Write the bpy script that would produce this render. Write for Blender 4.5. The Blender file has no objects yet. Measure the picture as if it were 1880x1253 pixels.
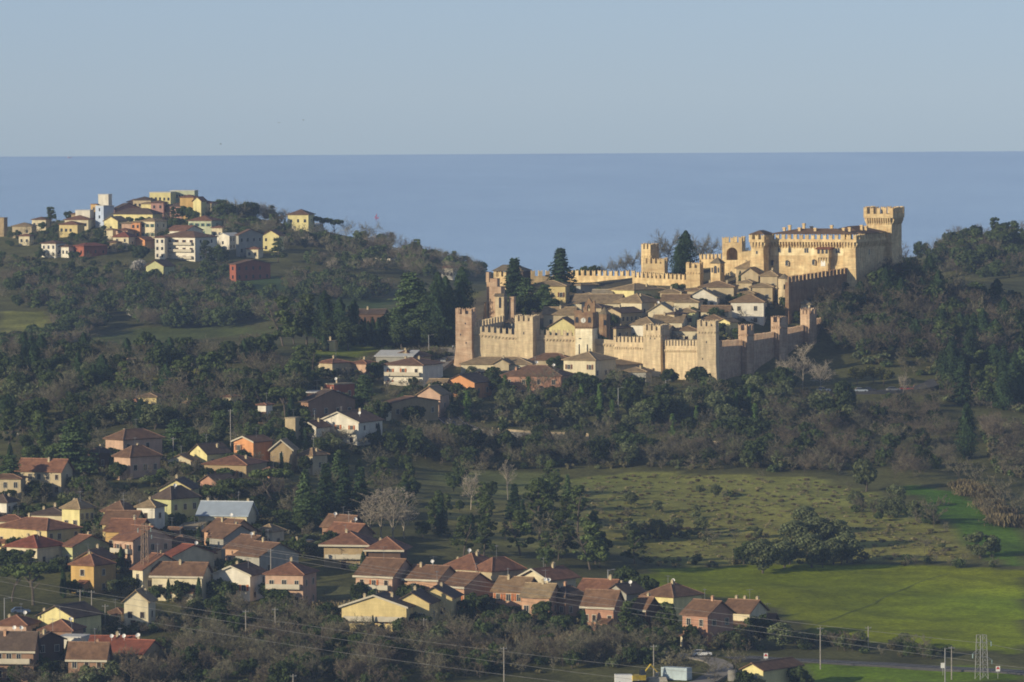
import bpy, math, random
import numpy as np
from mathutils import Vector, Matrix
random.seed(7); RNG = np.random.default_rng(7)
R = math.radians
# ------------------------------------------------------------------ camera
F = 10444.0                       # focal length in photograph pixels
CAMZ = 128.0
PITCH, ROLL = 2.495, 0.31
cam_d = bpy.data.cameras.new('camera'); cam = bpy.data.objects.new('camera', cam_d)
bpy.context.scene.collection.objects.link(cam); bpy.context.scene.camera = cam
cam_d.sensor_width = 36.0; cam_d.lens = 36.0*F/1880.0
cam_d.clip_start = 1.0; cam_d.clip_end = 60000.0
CM = Matrix.Rotation(R(90-PITCH), 3, 'X') @ Matrix.Rotation(R(-ROLL), 3, 'Z')
cam.matrix_world = Matrix.Translation((0, 0, CAMZ)) @ CM.to_4x4()
# ------------------------------------------------------------------ sky, sun, exposure
SUN_EL, SUN_AZ = 15.5, 36.0       # elevation; degrees behind the pure left direction
SUN_DIR = Vector((-math.cos(R(SUN_AZ))*math.cos(R(SUN_EL)), -math.sin(R(SUN_AZ))*math.cos(R(SUN_EL)), math.sin(R(SUN_EL))))
W = bpy.data.worlds.new('World'); bpy.context.scene.world = W; W.use_nodes = True
nt = W.node_tree; bg = nt.nodes['Background']
sky = nt.nodes.new('ShaderNodeTexSky'); sky.sky_type = 'NISHITA'; sky.sun_disc = False
sky.sun_elevation = R(SUN_EL); sky.sun_rotation = math.atan2(SUN_DIR.x, SUN_DIR.y) % (2*math.pi)
sky.air_density = 0.65; sky.dust_density = 0.0; sky.ozone_density = 5.0
hsv = nt.nodes.new('ShaderNodeHueSaturation'); hsv.inputs['Saturation'].default_value = 0.64; nt.links.new(sky.outputs[0], hsv.inputs['Color']); nt.links.new(hsv.outputs[0], bg.inputs[0]); bg.inputs[1].default_value = 0.092
sun_d = bpy.data.lights.new('sun', 'SUN'); sun = bpy.data.objects.new('sun', sun_d)
bpy.context.scene.collection.objects.link(sun)
sun_d.energy = 3.9; sun_d.angle = R(0.5); sun_d.color = (1.0, 0.87, 0.64)
sun.rotation_euler = SUN_DIR.to_track_quat('Z', 'Y').to_euler()
sc = bpy.context.scene
sc.view_settings.view_transform = 'Standard'; sc.view_settings.look = 'None'
sc.view_settings.gamma = 1.0; sc.view_settings.exposure = 0.4
sc.cycles.filter_width = 1.8; sc.render.engine = 'CYCLES'; sc.cycles.use_denoising = True
sc.cycles.max_bounces = 5; sc.cycles.diffuse_bounces = 2; sc.cycles.volume_bounces = 0
sc.cycles.transparent_max_bounces = 4
COL = sc.collection
# ------------------------------------------------------------------ pixel <-> place
CMn = np.array(CM)
def ray(px, py):
    v = CMn @ np.array([(px-940.0)/F, -(py-626.5)/F, -1.0]); return v
def at(px, py, D):
    """the place D metres away (along +Y) seen at photograph pixel px, py"""
    v = ray(px, py); v = v/v[1]*D; return np.array([v[0], v[1], v[2]+CAMZ])
def pix(p):
    q = CMn.T @ (np.array(p, float)-np.array([0, 0, CAMZ])); return 940+F*q[0]/-q[2], 626.5-F*q[1]/-q[2]
# ------------------------------------------------------------------ objects, labels
def link(o, parent=None):
    COL.objects.link(o)
    if parent is not None: o.parent = parent
    return o
def tag(o, label=None, cat=None, group=None, kind=None):
    if label: o['label'] = label
    if cat: o['category'] = cat
    if group: o['group'] = group
    if kind: o['kind'] = kind
    return o
def thing(name, label, cat, loc, rz=0.0, group=None):
    o = bpy.data.objects.new(name, None); o.empty_display_size = 0.5
    link(o); o.location = loc; o.rotation_euler = (0, 0, rz)
    return tag(o, label, cat, group)
class MB:
    """collects simple shapes into ONE mesh"""
    def __init__(s): s.v = []; s.f = []; s.m = []
    def poly(s, pts, m=0):
        n = len(s.v); s.v += [tuple(p) for p in pts]; s.f.append(tuple(range(n, n+len(pts)))); s.m.append(m)
    def prism(s, base, top, m=0, cap=True):
        n = len(s.v); k = len(base); s.v += [tuple(p) for p in base]+[tuple(p) for p in top]
        for i in range(k):
            j = (i+1) % k; s.f.append((n+i, n+j, n+k+j, n+k+i)); s.m.append(m)
        if cap:
            s.f.append(tuple(range(n+k-1, n-1, -1))); s.m.append(m)
            s.f.append(tuple(range(n+k, n+2*k))); s.m.append(m)
    def box(s, x0, x1, y0, y1, z0, z1, m=0):
        s.prism([(x0,y0,z0),(x1,y0,z0),(x1,y1,z0),(x0,y1,z0)], [(x0,y0,z1),(x1,y0,z1),(x1,y1,z1),(x0,y1,z1)], m)
    def obox(s, c, ax, ay, az, m=0):
        c = np.array(c, float); ax = np.array(ax, float); ay = np.array(ay, float); az = np.array(az, float)
        b = [c-ax-ay-az, c+ax-ay-az, c+ax+ay-az, c-ax+ay-az]; s.prism(b, [p+2*az for p in b], m)
    def tube(s, p0, p1, r0, r1=None, n=6, m=0, cap=True):
        if r1 is None: r1 = r0
        p0 = np.array(p0, float); p1 = np.array(p1, float); d = p1-p0; d = d/(np.linalg.norm(d)+1e-9)
        a = np.cross(d, [0, 0, 1.0] if abs(d[2]) < .9 else [1.0, 0, 0]); a /= np.linalg.norm(a); b = np.cross(d, a)
        q = [math.cos(2*math.pi*i/n)*a+math.sin(2*math.pi*i/n)*b for i in range(n)]
        s.prism([p0+r0*x for x in q], [p1+r1*x for x in q], m, cap)
    def lathe(s, prof, n=12, c=(0,0,0), m=0, ang=2*math.pi):
        for (ra, za), (rb, zb) in zip(prof[:-1], prof[1:]):
            for i in range(n):
                t0, t1 = ang*i/n, ang*(i+1)/n
                s.poly([(c[0]+ra*math.cos(t0), c[1]+ra*math.sin(t0), c[2]+za), (c[0]+ra*math.cos(t1), c[1]+ra*math.sin(t1), c[2]+za),
                        (c[0]+rb*math.cos(t1), c[1]+rb*math.sin(t1), c[2]+zb), (c[0]+rb*math.cos(t0), c[1]+rb*math.sin(t0), c[2]+zb)], m)
    def mesh(s, name, mats, fix=True):
        me = bpy.data.meshes.new(name); me.from_pydata([tuple(map(float, p)) for p in s.v], [], s.f)
        for m in (mats if isinstance(mats, (list, tuple)) else [mats]): me.materials.append(m)
        if max(s.m, default=0) > 0: me.polygons.foreach_set('material_index', s.m)
        if fix:
            import bmesh
            bm = bmesh.new(); bm.from_mesh(me); bmesh.ops.recalc_face_normals(bm, faces=bm.faces); bm.to_mesh(me); bm.free()
        return me
    def build(s, name, mats, parent=None, loc=None):
        o = bpy.data.objects.new(name, s.mesh(name, mats)); link(o, parent)
        if loc is not None: o.location = loc
        return o
def put(name, me, parent=None, loc=(0,0,0), rz=0.0, sc_=(1,1,1)):
    o = bpy.data.objects.new(name, me); link(o, parent); o.location = loc; o.rotation_euler = (0,0,rz); o.scale = sc_; return o
# ------------------------------------------------------------------ materials
MATS = {}
def mat(name, col, rough=0.85, var=0.18, scale=0.6, col2=None, bump=0.0, spec=0.25, metal=0.0, stretch=(1,1,1), rnd=0.0, tint=False, emit=None, stain=0.0, fine=0.0, backlit=0.0):
    """procedural surface: base colour broken by two octave groups of noise, optional second colour in patches"""
    if name in MATS: return MATS[name]
    m = bpy.data.materials.new(name); m.use_nodes = True; n = m.node_tree.nodes; L = m.node_tree.links
    b = n['Principled BSDF']; b.inputs['Roughness'].default_value = rough; b.inputs['Metallic'].default_value = metal
    b.inputs['Specular IOR Level'].default_value = spec
    tc = n.new('ShaderNodeTexCoord'); mp = n.new('ShaderNodeMapping'); mp.inputs['Scale'].default_value = stretch
    L.new(tc.outputs['Object'], mp.inputs['Vector'])
    nz = n.new('ShaderNodeTexNoise'); nz.inputs['Scale'].default_value = scale; nz.inputs['Detail'].default_value = 6; nz.inputs['Roughness'].default_value = 0.65
    L.new(mp.outputs[0], nz.inputs['Vector'])
    cr = n.new('ShaderNodeValToRGB'); cr.color_ramp.elements[0].position = 0.36; cr.color_ramp.elements[1].position = 0.64
    c2 = col2 if col2 else tuple(c*(1-2*var) for c in col)
    cr.color_ramp.elements[0].color = (*[min(1, c) for c in c2], 1); cr.color_ramp.elements[1].color = (*[min(1, c*(1+(0 if col2 else var))) for c in col], 1)
    L.new(nz.outputs['Fac'], cr.inputs['Fac']); out = cr.outputs['Color']
    def mul(out, fac_socket, lo, hi):
        mr = n.new('ShaderNodeMapRange'); mr.inputs['To Min'].default_value = lo; mr.inputs['To Max'].default_value = hi
        L.new(fac_socket, mr.inputs['Value']); mx = n.new('ShaderNodeVectorMath'); mx.operation = 'SCALE'
        L.new(out, mx.inputs[0]); L.new(mr.outputs[0], mx.inputs['Scale']); return mx.outputs[0]
    if fine:
        n2 = n.new('ShaderNodeTexNoise'); n2.inputs['Scale'].default_value = scale*7; n2.inputs['Detail'].default_value = 3
        L.new(tc.outputs['Object'], n2.inputs['Vector']); out = mul(out, n2.outputs['Fac'], 1-fine, 1+fine)
    if stain:                      # weathering: runs down the wall, patches of repair
        m3 = n.new('ShaderNodeMapping'); m3.inputs['Scale'].default_value = (1, 1, .22); L.new(tc.outputs['Object'], m3.inputs['Vector'])
        n3 = n.new('ShaderNodeTexNoise'); n3.inputs['Scale'].default_value = .9; n3.inputs['Detail'].default_value = 4; L.new(m3.outputs[0], n3.inputs['Vector']); out = mul(out, n3.outputs['Fac'], 1-2*stain, 1+2*stain)
        m4 = n.new('ShaderNodeMapping'); m4.inputs['Scale'].default_value = (.35, .35, 3.2); L.new(tc.outputs['Object'], m4.inputs['Vector'])
        n4 = n.new('ShaderNodeTexNoise'); n4.inputs['Scale'].default_value = 1.0; n4.inputs['Detail'].default_value = 2; L.new(m4.outputs[0], n4.inputs['Vector']); out = mul(out, n4.outputs['Fac'], 1-stain, 1+stain)
    if rnd:
        oi = n.new('ShaderNodeObjectInfo'); out = mul(out, oi.outputs['Random'], 1-rnd, 1+rnd)
    if tint:
        at_ = n.new('ShaderNodeAttribute'); at_.attribute_name = 'tint'; out = mul(out, at_.outputs['Fac'], 0.55, 1.5)
    L.new(out, b.inputs['Base Color'])
    if bump:
        bp = n.new('ShaderNodeBump'); bp.inputs['Strength'].default_value = bump; bp.inputs['Distance'].default_value = 0.1
        L.new(nz.outputs['Fac'], bp.inputs['Height']); L.new(bp.outputs[0], b.inputs['Normal'])
    if backlit:                    # thin leaves let some light through
        tr = n.new('ShaderNodeBsdfTranslucent'); L.new(out, tr.inputs['Color']); ms = n.new('ShaderNodeMixShader'); ms.inputs[0].default_value = backlit
        L.new(b.outputs[0], ms.inputs[1]); L.new(tr.outputs[0], ms.inputs[2]); L.new(ms.outputs[0], n['Material Output'].inputs['Surface'])
    MATS[name] = m; return m
def srgb(r, g, b, k=1.0):
    f = lambda c: (c/255/12.92 if c/255 <= .04045 else ((c/255+.055)/1.055)**2.4)
    return (f(r)*k, f(g)*k, f(b)*k)
# ------------------------------------------------------------------ terrain: photograph pixel (px, py) of bare ground, metres away
CTRL = [
 # foreground valley
 (0,1253,1180),(300,1253,1180),(600,1253,1180),(900,1253,1180),(1200,1253,1180),(1500,1253,1180),(1880,1253,1180),
 (0,1160,1240),(300,1150,1245),(600,1150,1245),(900,1145,1245),(1200,1165,1240),(1500,1180,1240),(1800,1180,1240),
 (0,1085,1300),(300,1090,1300),(600,1095,1300),(900,1085,1310),(1100,1110,1300),(1300,1080,1340),(1600,1100,1330),(1880,1075,1360),
 (0,970,1390),(250,965,1400),(450,960,1400),(650,1000,1370),(850,1010,1370),(1000,1000,1390),(1200,1030,1395),(1500,1035,1395),(1800,1045,1390),
 (0,880,1480),(300,870,1480),(500,880,1480),(700,925,1460),(850,930,1465),(1000,930,1475),(1200,960,1465),(1500,955,1470),(1750,950,1480),(1880,960,1485),
 (0,800,1570),(250,830,1520),(500,845,1520),(700,845,1560),(850,868,1562),(1000,866,1570),(1200,866,1570),(1400,872,1560),(1600,870,1570),(1750,880,1565),
 (0,740,1650),(200,750,1630),(400,755,1620),(600,790,1580),(700,770,1615),(800,770,1630),(1000,795,1628),(1200,805,1622),(1400,825,1615),(1600,800,1650),(1750,800,1650),(1880,800,1650),
 (0,690,1730),(200,700,1690),(400,700,1670),(600,700,1690),(700,705,1690),(800,690,1705),(900,728,1690),(1000,722,1700),(1075,707,1735),(1200,722,1695),(1300,712,1702),(1400,740,1690),(1500,735,1710),(1600,722,1730),(1700,720,1735),(1880,720,1750),
 (0,658,1790),(150,660,1770),(300,655,1750),(420,645,1750),(560,640,1770),(680,645,1775),(760,650,1770),(830,655,1770),
 (855,675,1756),(960,660,1762),(1075,657,1762),(1195,680,1742),(1297,706,1720),(1370,692,1752),(1430,668,1785),(1485,642,1818),(1578,562,1856),(1520,600,1835),
 (1480,507,1862),(1575,507,1852),(1620,480,1890),(1250,592,1790),(1100,602,1808),(1350,590,1800),(1150,540,1850),(1300,540,1850),(1420,540,1848),(1000,577,1850),(1060,522,1900),(1070,528,1930),(1210,535,1882),(1200,502,1912),(1343,494,1902),(910,582,1800),(1500,545,1838),(1540,562,1836),(1500,578,1832),(1560,590,1838),(930,520,1925),
 (1650,640,1790),(1750,650,1810),(1880,640,1820),(1680,560,1900),(1800,570,1930),(1880,565,1950),(1660,500,1960),
 (550,615,1850),(650,620,1850),(760,622,1850),(830,600,1860),
 # hollow behind the ridge, then the far hill
 (0,650,2000),(200,650,1990),(400,640,1990),(600,600,2030),(780,590,2030),
 (0,640,2080),(100,630,2110),(300,625,2140),(450,615,2140),(550,575,2180),(700,560,2220),(820,545,2250),
 (0,570,2230),(150,560,2260),(300,560,2250),(420,545,2270),(550,530,2300),(700,515,2340),(820,515,2380),
 (0,480,2390),(150,480,2380),(300,482,2370),(450,490,2370),(600,470,2420),(700,475,2440),(830,497,2450),
 (0,432,2500),(120,425,2490),(250,415,2480),(380,420,2470),(480,440,2460),(600,430,2500),(700,448,2540),(800,475,2540),(890,505,2540),
 (190,392,2520),(260,388,2530),(330,386,2535),(400,392,2530),(470,404,2530),(560,418,2540),(130,410,2520),
 (1000,540,2300),(1200,540,2300),(1400,540,2300),(1600,530,2280),(1000,575,2700),(1300,575,2700),
 (1700,475,2350),(1800,460,2360),(1880,450,2370),(1750,520,2230),(1880,510,2220),(1880,440,2450),(1700,480,2450),
]
P3 = [at(*c) for c in CTRL]
def flat(x, y, z): P3.append(np.array([x, y, z], float))
for x in (-380,-150,100,330): flat(x, 2760, 30); flat(x, 3150, -12)
for y, z in ((1200,8),(1400,18),(1600,32),(1800,42),(2050,25),(2400,58),(2600,66),(2850,20)): flat(-420, y, z)
for y, z in ((1200,6),(1400,10),(1600,24),(1800,46),(2050,52),(2400,60),(2600,50),(2850,15)): flat(420, y, z)
P3 = np.array(P3); _xy = P3[:, :2]/100.0
def _U(a, b):
    d2 = ((a[:, None, :]-b[None, :, :])**2).sum(-1); return 0.5*d2*np.log(d2+1e-9)
_n = len(_xy); _A = np.zeros((_n+3, _n+3)); _A[:_n, :_n] = _U(_xy, _xy)+np.eye(_n)*0.06
_A[:_n, _n] = 1; _A[:_n, _n+1:] = _xy; _A[_n, :_n] = 1; _A[_n+1:, :_n] = _xy.T
_w = np.linalg.solve(_A, np.concatenate([P3[:, 2], np.zeros(3)]))
def tps(x, y):
    q = np.stack([x, y], -1).reshape(-1, 2)/100.0; out = np.empty(len(q))
    for i in range(0, len(q), 20000):
        k = q[i:i+20000]; out[i:i+20000] = _U(k, _xy)@_w[:_n]+_w[_n]+k@_w[_n+1:]
    return out.reshape(np.shape(x))
GX = np.arange(-440, 441, 4.0); GY = np.arange(1100, 3200, 4.0)
_gx, _gy = np.meshgrid(GX, GY)
GZ = tps(_gx, _gy)
def vnoise(x, y, s, seed):
    r = np.random.default_rng(seed); T = r.random((257, 257)); u, v = np.asarray(x)/s+1000, np.asarray(y)/s+1000
    i, j = np.floor(u).astype(int), np.floor(v).astype(int); a, b = u-i, v-j; a = a*a*(3-2*a); b = b*b*(3-2*b)
    g = lambda p, q: T[p % 257, q % 257]
    return (g(i,j)*(1-a)+g(i+1,j)*a)*(1-b)+(g(i,j+1)*(1-a)+g(i+1,j+1)*a)*b
GZ = GZ+(vnoise(_gx, _gy, 22, 1)-.5)*1.2+(vnoise(_gx, _gy, 9, 2)-.5)*0.5
GZ = np.where((_gy < 2760), np.maximum(GZ, 1.5), GZ)
def hgt(x, y):
    x = np.asarray(x, float); y = np.asarray(y, float)
    u = np.clip((x-GX[0])/4.0, 0, len(GX)-1.001); v = np.clip((y-GY[0])/4.0, 0, len(GY)-1.001)
    i, j = u.astype(int), v.astype(int); a, b = u-i, v-j
    return (GZ[j,i]*(1-a)+GZ[j,i+1]*a)*(1-b)+(GZ[j+1,i]*(1-a)+GZ[j+1,i+1]*a)*b
_YS = np.arange(1105.0, 3190.0, 2.0)
def hit(px, py, H=0.0, dmin=0.0, dmax=3190.0):
    """nearest distance at which something H metres tall, standing on the ground, has its top at this pixel"""
    v = ray(px, py); ys = _YS[(_YS >= dmin) & (_YS <= dmax)]
    g = (CAMZ+v[2]/v[1]*ys)-(hgt(v[0]/v[1]*ys, ys)+H); k = np.nonzero(g <= 0)[0]
    if len(k) == 0: return None
    if k[0] == 0: return float(ys[0])
    a, b = g[k[0]-1], g[k[0]]; return float(ys[k[0]-1]+2.0*a/(a-b+1e-9))
def ground(px, py, dmin=0.0):
    D = hit(px, py, 0, dmin)
    if D is None: return None
    p = at(px, py, D); p[2] = hgt(p[0], p[1]); return p
# land cover (what grows or lies there; two far meadows darkened for shade), region by region: polygons of photograph pixels on the ground
COVER = [ # colour, polygon, distance band
 (srgb(140,154,28,.74), [(1130,1075),(1220,1045),(1480,1034),(1700,1038),(1880,1045),(1880,1203),(1700,1185),(1500,1165),(1440,1120),(1300,1090)], (1150,1450)),   # big field
 (srgb(126,148,32,.68), [(1480,1215),(1880,1232),(1880,1253),(1480,1253)], (1100,1260)),
 (srgb(146,146,76,.85), [(1000,880),(1200,866),(1480,878),(1600,905),(1720,950),(1780,1030),(1500,1034),(1200,1042),(1120,1000)], (1380,1580)),      # rough hillside
 (srgb(140,140,84,.75), [(800,870),(1000,866),(1100,900),(1120,1000),(1000,1040),(860,1000),(800,930)], (1380,1580)),
 (srgb(110,148,44,.58), [(1640,885),(1760,905),(1880,975),(1880,1040),(1800,1020),(1740,960)], (1380,1600)),       # bright strip
 (srgb(150,150,78,.7), [(0,575),(90,570),(105,600),(60,625),(0,632)], (2000,2300)),
 (srgb(128,140,76,.45), [(150,625),(260,600),(420,590),(520,615),(420,640),(200,645)], (1980,2250)),
 (srgb(108,132,76,.38), [(400,500),(520,510),(640,535),(720,552),(700,575),(560,560),(420,540)], (2150,2420)),  # this meadow and the one above darkened to stand for shade
 (srgb(150,155,62,.66), [(265,690),(340,678),(400,665),(395,684),(330,694),(270,705)], (1600,1800)),
 (srgb(150,155,62,.66), [(560,640),(640,630),(700,640),(660,658),(580,655)], (1600,1850)),
 (srgb(128,118,96,.5), [(840,610),(1500,560),(1500,490),(900,500)], (1760,1960)),
]
def inside(px, py, poly):
    c = np.zeros(np.shape(px), bool); n = len(poly)
    for i in range(n):
        (x1, y1), (x2, y2) = poly[i], poly[(i+1) % n]
        if y1 == y2: continue
        c ^= ((y1 > py) != (y2 > py)) & (px < (x2-x1)*(py-y1)/(y2-y1)+x1)
    return c
def pixgrid(x, y, z):
    q = np.stack([x, y, z-CAMZ], -1)@CMn; return 940+F*q[...,0]/-q[...,2], 626.5-F*q[...,1]/-q[...,2]
_px, _py = pixgrid(_gx, _gy, GZ)
_w1 = (vnoise(_gx, _gy, 14, 11)-.5)*14; _w2 = (vnoise(_gx, _gy, 14, 12)-.5)*8
base = np.array(srgb(108,108,66,.66))
gc = np.ones(_gx.shape+(3,))*base*(0.75+0.5*vnoise(_gx, _gy, 25, 5))[..., None]
for c, poly, (d0, d1) in COVER:
    k = inside(_px+_w1, _py+_w2, poly) & (_gy > d0) & (_gy < d1)
    v = (0.82+0.36*vnoise(_gx, _gy, 38, 21))[..., None]*np.stack([0.85+0.3*vnoise(_gx, _gy, 60, 22), np.ones(_gx.shape), np.ones(_gx.shape)], -1)
    gc[k] = (np.array(c)*v)[k]
def grid_mesh(name, xs, ys, Z, colr=None):
    nx, ny = len(xs), len(ys); X, Y = np.meshgrid(xs, ys); V = np.stack([X, Y, Z], -1).reshape(-1, 3)
    a = (np.arange(ny-1)[:, None]*nx+np.arange(nx-1)[None, :]).reshape(-1); Q = np.stack([a, a+1, a+nx+1, a+nx], -1)
    me = bpy.data.meshes.new(name); me.vertices.add(len(V)); me.vertices.foreach_set('co', V.reshape(-1))
    me.loops.add(Q.size); me.loops.foreach_set('vertex_index', Q.reshape(-1).astype(np.int32)); me.polygons.add(len(Q))
    me.polygons.foreach_set('loop_start', np.arange(0, Q.size, 4, dtype=np.int32)); me.update(calc_edges=True)
    me.polygons.foreach_set('use_smooth', np.ones(len(Q), bool))
    if colr is not None:
        at_ = me.color_attributes.new('cover', 'FLOAT_COLOR', 'POINT'); at_.data.foreach_set('color', np.concatenate([colr.reshape(-1, 3), np.ones((len(V), 1))], 1).reshape(-1).astype(np.float32))
    return me
def ground_mat():
    m = bpy.data.materials.new('ground_cover'); m.use_nodes = True; n = m.node_tree.nodes; L = m.node_tree.links; b = n['Principled BSDF']
    b.inputs['Roughness'].default_value = 0.95; b.inputs['Specular IOR Level'].default_value = 0.1
    a = n.new('ShaderNodeAttribute'); a.attribute_name = 'cover'; tc = n.new('ShaderNodeTexCoord'); out = a.outputs['Color']
    for sc_, lo, hi in ((0.09, .7, 1.3), (0.7, .72, 1.28), (2.6, .7, 1.3)):
        nz = n.new('ShaderNodeTexNoise'); nz.inputs['Scale'].default_value = sc_; nz.inputs['Detail'].default_value = 5; L.new(tc.outputs['Object'], nz.inputs['Vector'])
        mr = n.new('ShaderNodeMapRange'); mr.inputs['From Min'].default_value = .3; mr.inputs['From Max'].default_value = .7; mr.inputs['To Min'].default_value = lo; mr.inputs['To Max'].default_value = hi; L.new(nz.outputs['Fac'], mr.inputs['Value'])
        mx = n.new('ShaderNodeVectorMath'); mx.operation = 'SCALE'; L.new(out, mx.inputs[0]); L.new(mr.outputs[0], mx.inputs['Scale']); out = mx.outputs[0]
    L.new(out, b.inputs['Base Color'])
    bp = n.new('ShaderNodeBump'); bp.inputs['Strength'].default_value = 0.5; bp.inputs['Distance'].default_value = 0.25; L.new(nz.outputs['Fac'], bp.inputs['Height']); L.new(bp.outputs[0], b.inputs['Normal'])
    return m
gm = ground_mat()
me = grid_mesh('ground', GX, GY, GZ, gc); me.materials.append(gm)
g = put('ground', me); tag(g, kind='structure')
# sea: one sheet out to the horizon
seam = bpy.data.materials.new('sea_water'); seam.use_nodes = True; _n2 = seam.node_tree.nodes; _L2 = seam.node_tree.links; _b = _n2['Principled BSDF']
_b.inputs['Base Color'].default_value = (0.035, 0.095, 0.215, 1); _b.inputs['Roughness'].default_value = 0.3; _b.inputs['IOR'].default_value = 1.33
_tc = _n2.new('ShaderNodeTexCoord'); _nz = _n2.new('ShaderNodeTexNoise'); _nz.inputs['Scale'].default_value = 0.004; _nz.inputs['Detail'].default_value = 5
_mp = _n2.new('ShaderNodeMapping'); _mp.inputs['Scale'].default_value = (1, 0.35, 1); _L2.new(_tc.outputs['Object'], _mp.inputs[0]); _L2.new(_mp.outputs[0], _nz.inputs['Vector'])
_cr = _n2.new('ShaderNodeValToRGB'); _cr.color_ramp.elements[0].position = .3; _cr.color_ramp.elements[1].position = .7
_cr.color_ramp.elements[0].color = (0.06, 0.165, 0.34, 1); _cr.color_ramp.elements[1].color = (0.075, 0.19, 0.38, 1)
_L2.new(_nz.outputs['Fac'], _cr.inputs[0]); _L2.new(_cr.outputs[0], _b.inputs['Base Color'])
_n9 = _n2.new('ShaderNodeTexNoise'); _n9.inputs['Scale'].default_value = 0.0016; _n9.inputs['Detail'].default_value = 6; _n9.inputs['Roughness'].default_value = .7   # wind ruffled streaks
_m9 = _n2.new('ShaderNodeMapping'); _m9.inputs['Scale'].default_value = (1.6, .3, 1); _m9.inputs['Rotation'].default_value = (0, 0, .25); _L2.new(_tc.outputs['Object'], _m9.inputs[0]); _L2.new(_m9.outputs[0], _n9.inputs['Vector'])
_r9 = _n2.new('ShaderNodeMapRange'); _r9.inputs['From Min'].default_value = .3; _r9.inputs['From Max'].default_value = .7; _r9.inputs['To Min'].default_value = .135; _r9.inputs['To Max'].default_value = .175; _L2.new(_n9.outputs['Fac'], _r9.inputs['Value']); _L2.new(_r9.outputs[0], _b.inputs['Roughness'])
SEA = 12000.0
xs = np.linspace(-3000, 3000, 31); ys = np.linspace(-100, SEA, 61)
me = grid_mesh('sea', xs, ys, np.zeros((61, 31))); me.materials.append(seam)
tag(put('sea', me), kind='structure')
# ------------------------------------------------------------------ castle: materials
M_ST = mat('pale_brick', stain=.3, col=srgb(216,196,156,.84), scale=0.35, var=.10, col2=srgb(206,182,146,.80), fine=.16, bump=.3, stretch=(1,1,2.2))
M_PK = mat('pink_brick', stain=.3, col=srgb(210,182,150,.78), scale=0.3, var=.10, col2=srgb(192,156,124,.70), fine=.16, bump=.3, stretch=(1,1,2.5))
M_GD = mat('golden_brick', stain=.3, col=srgb(224,200,150,.86), scale=0.25, var=.1, col2=srgb(206,174,126,.80), fine=.15, bump=.3, stretch=(1,1,2.0))
M_CR = mat('cream_plaster', stain=.3, col=srgb(242,232,200,.92), scale=0.3, var=.06, col2=srgb(228,212,174,.88), fine=.06)
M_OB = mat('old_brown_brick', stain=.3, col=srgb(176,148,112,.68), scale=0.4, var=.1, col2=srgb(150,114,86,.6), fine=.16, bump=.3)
M_TILE = mat('grey_brown_tiles', srgb(164,150,122,.58), scale=0.8, col2=srgb(134,118,96,.52), fine=.28, bump=.4)
M_TERRA = mat('terracotta_tiles', srgb(176,112,84,.62), scale=0.8, col2=srgb(138,86,66,.55), fine=.25, bump=.4)
M_DKW = mat('glass_and_slit_shade', (0.018,0.02,0.026), rough=.25, var=.1, spec=.5)  # dark glass, also the painted shade inside slits and bell openings
M_DOORW = mat('dark_wood', srgb(70,50,36,.8))
def world_loc(px, py, D):
    p = at(px, py, D); return p
def merlons(mb, p0, p1, h=1.9, w=1.0, gap=.72, t=.5, nrm=None, notch=.45, m=0):
    p0 = np.array(p0, float); p1 = np.array(p1, float); L = np.linalg.norm((p1-p0)[:2]); u = (p1-p0)/max(L, 1e-6)
    if nrm is None: nrm = np.array([u[1], -u[0], 0])
    nrm = np.array(nrm, float); nrm /= np.linalg.norm(nrm); n = max(1, int(round((L+gap)/(w+gap)))); pitch = (L-w)/(n-1) if n > 1 else 0
    up = np.array([0, 0, 1.0])
    for i in range(n):
        a = p0+u*(pitch*i) if n > 1 else p0+u*(L-w)/2
        jit = 1+random.uniform(-.06, .06)
        prof = [a, a+u*w, a+u*w+up*h*jit, a+u*w*.5+up*(h*jit-notch), a+up*h*jit]
        mb.prism([q for q in prof], [q-nrm*t for q in prof], m)
def corbels(mb, p0, p1, z, out, h, pitch=1.0, w=.4, nrm=None, m=0):
    """row of small tapering brackets under a projecting parapet; nrm points outwards"""
    p0 = np.array([p0[0], p0[1], 0.0]); p1 = np.array([p1[0], p1[1], 0.0]); L = np.linalg.norm(p1-p0); u = (p1-p0)/L; nrm = np.array(nrm, float)
    n = max(2, int(round(L/pitch))); up = np.array([0, 0, 1.0])
    for i in range(n):
        a = p0+u*(L*(i+.5)/n-w/2); z1 = up*z
        prof = [a+z1, a+nrm*out+z1, a+nrm*out+z1-up*h*.35, a+z1-up*h]
        mb.prism(prof, [q+u*w for q in prof], m)
def slit(parent, face, W, L, x, z, w=.5, h=1.3, arch=False, frame=None, name='window', depth=.06):
    """a dark panel standing for glass and the shade inside openings, with a raised surround on face F (front) or R (right) of a box W x L centred on the parent's origin"""
    mb = MB(); d = depth
    mb.box(-w/2, w/2, -d, .02, 0, h, 0)
    if arch:
        k = 6; pts = [(w/2*math.cos(math.pi*i/k), -d, h+w/2*math.sin(math.pi*i/k)) for i in range(k+1)]
        mb.prism(pts, [(p[0], .02, p[2]) for p in pts], 0)
    mats = [M_DKW]
    if frame is not None:
        mats.append(frame); e = .1
        mb.box(-w/2-e, -w/2, -d-.05, .02, -e, h, 1); mb.box(w/2, w/2+e, -d-.05, .02, -e, h, 1); mb.box(-w/2, w/2, -d-.08, .02, -e, 0, 1)
    o = mb.build(name, mats, parent)
    if face == 'F': o.location = (x, -L/2, z)
    else: o.location = (W/2, x, z); o.rotation_euler = (0, 0, math.pi/2)
    return o
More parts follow.
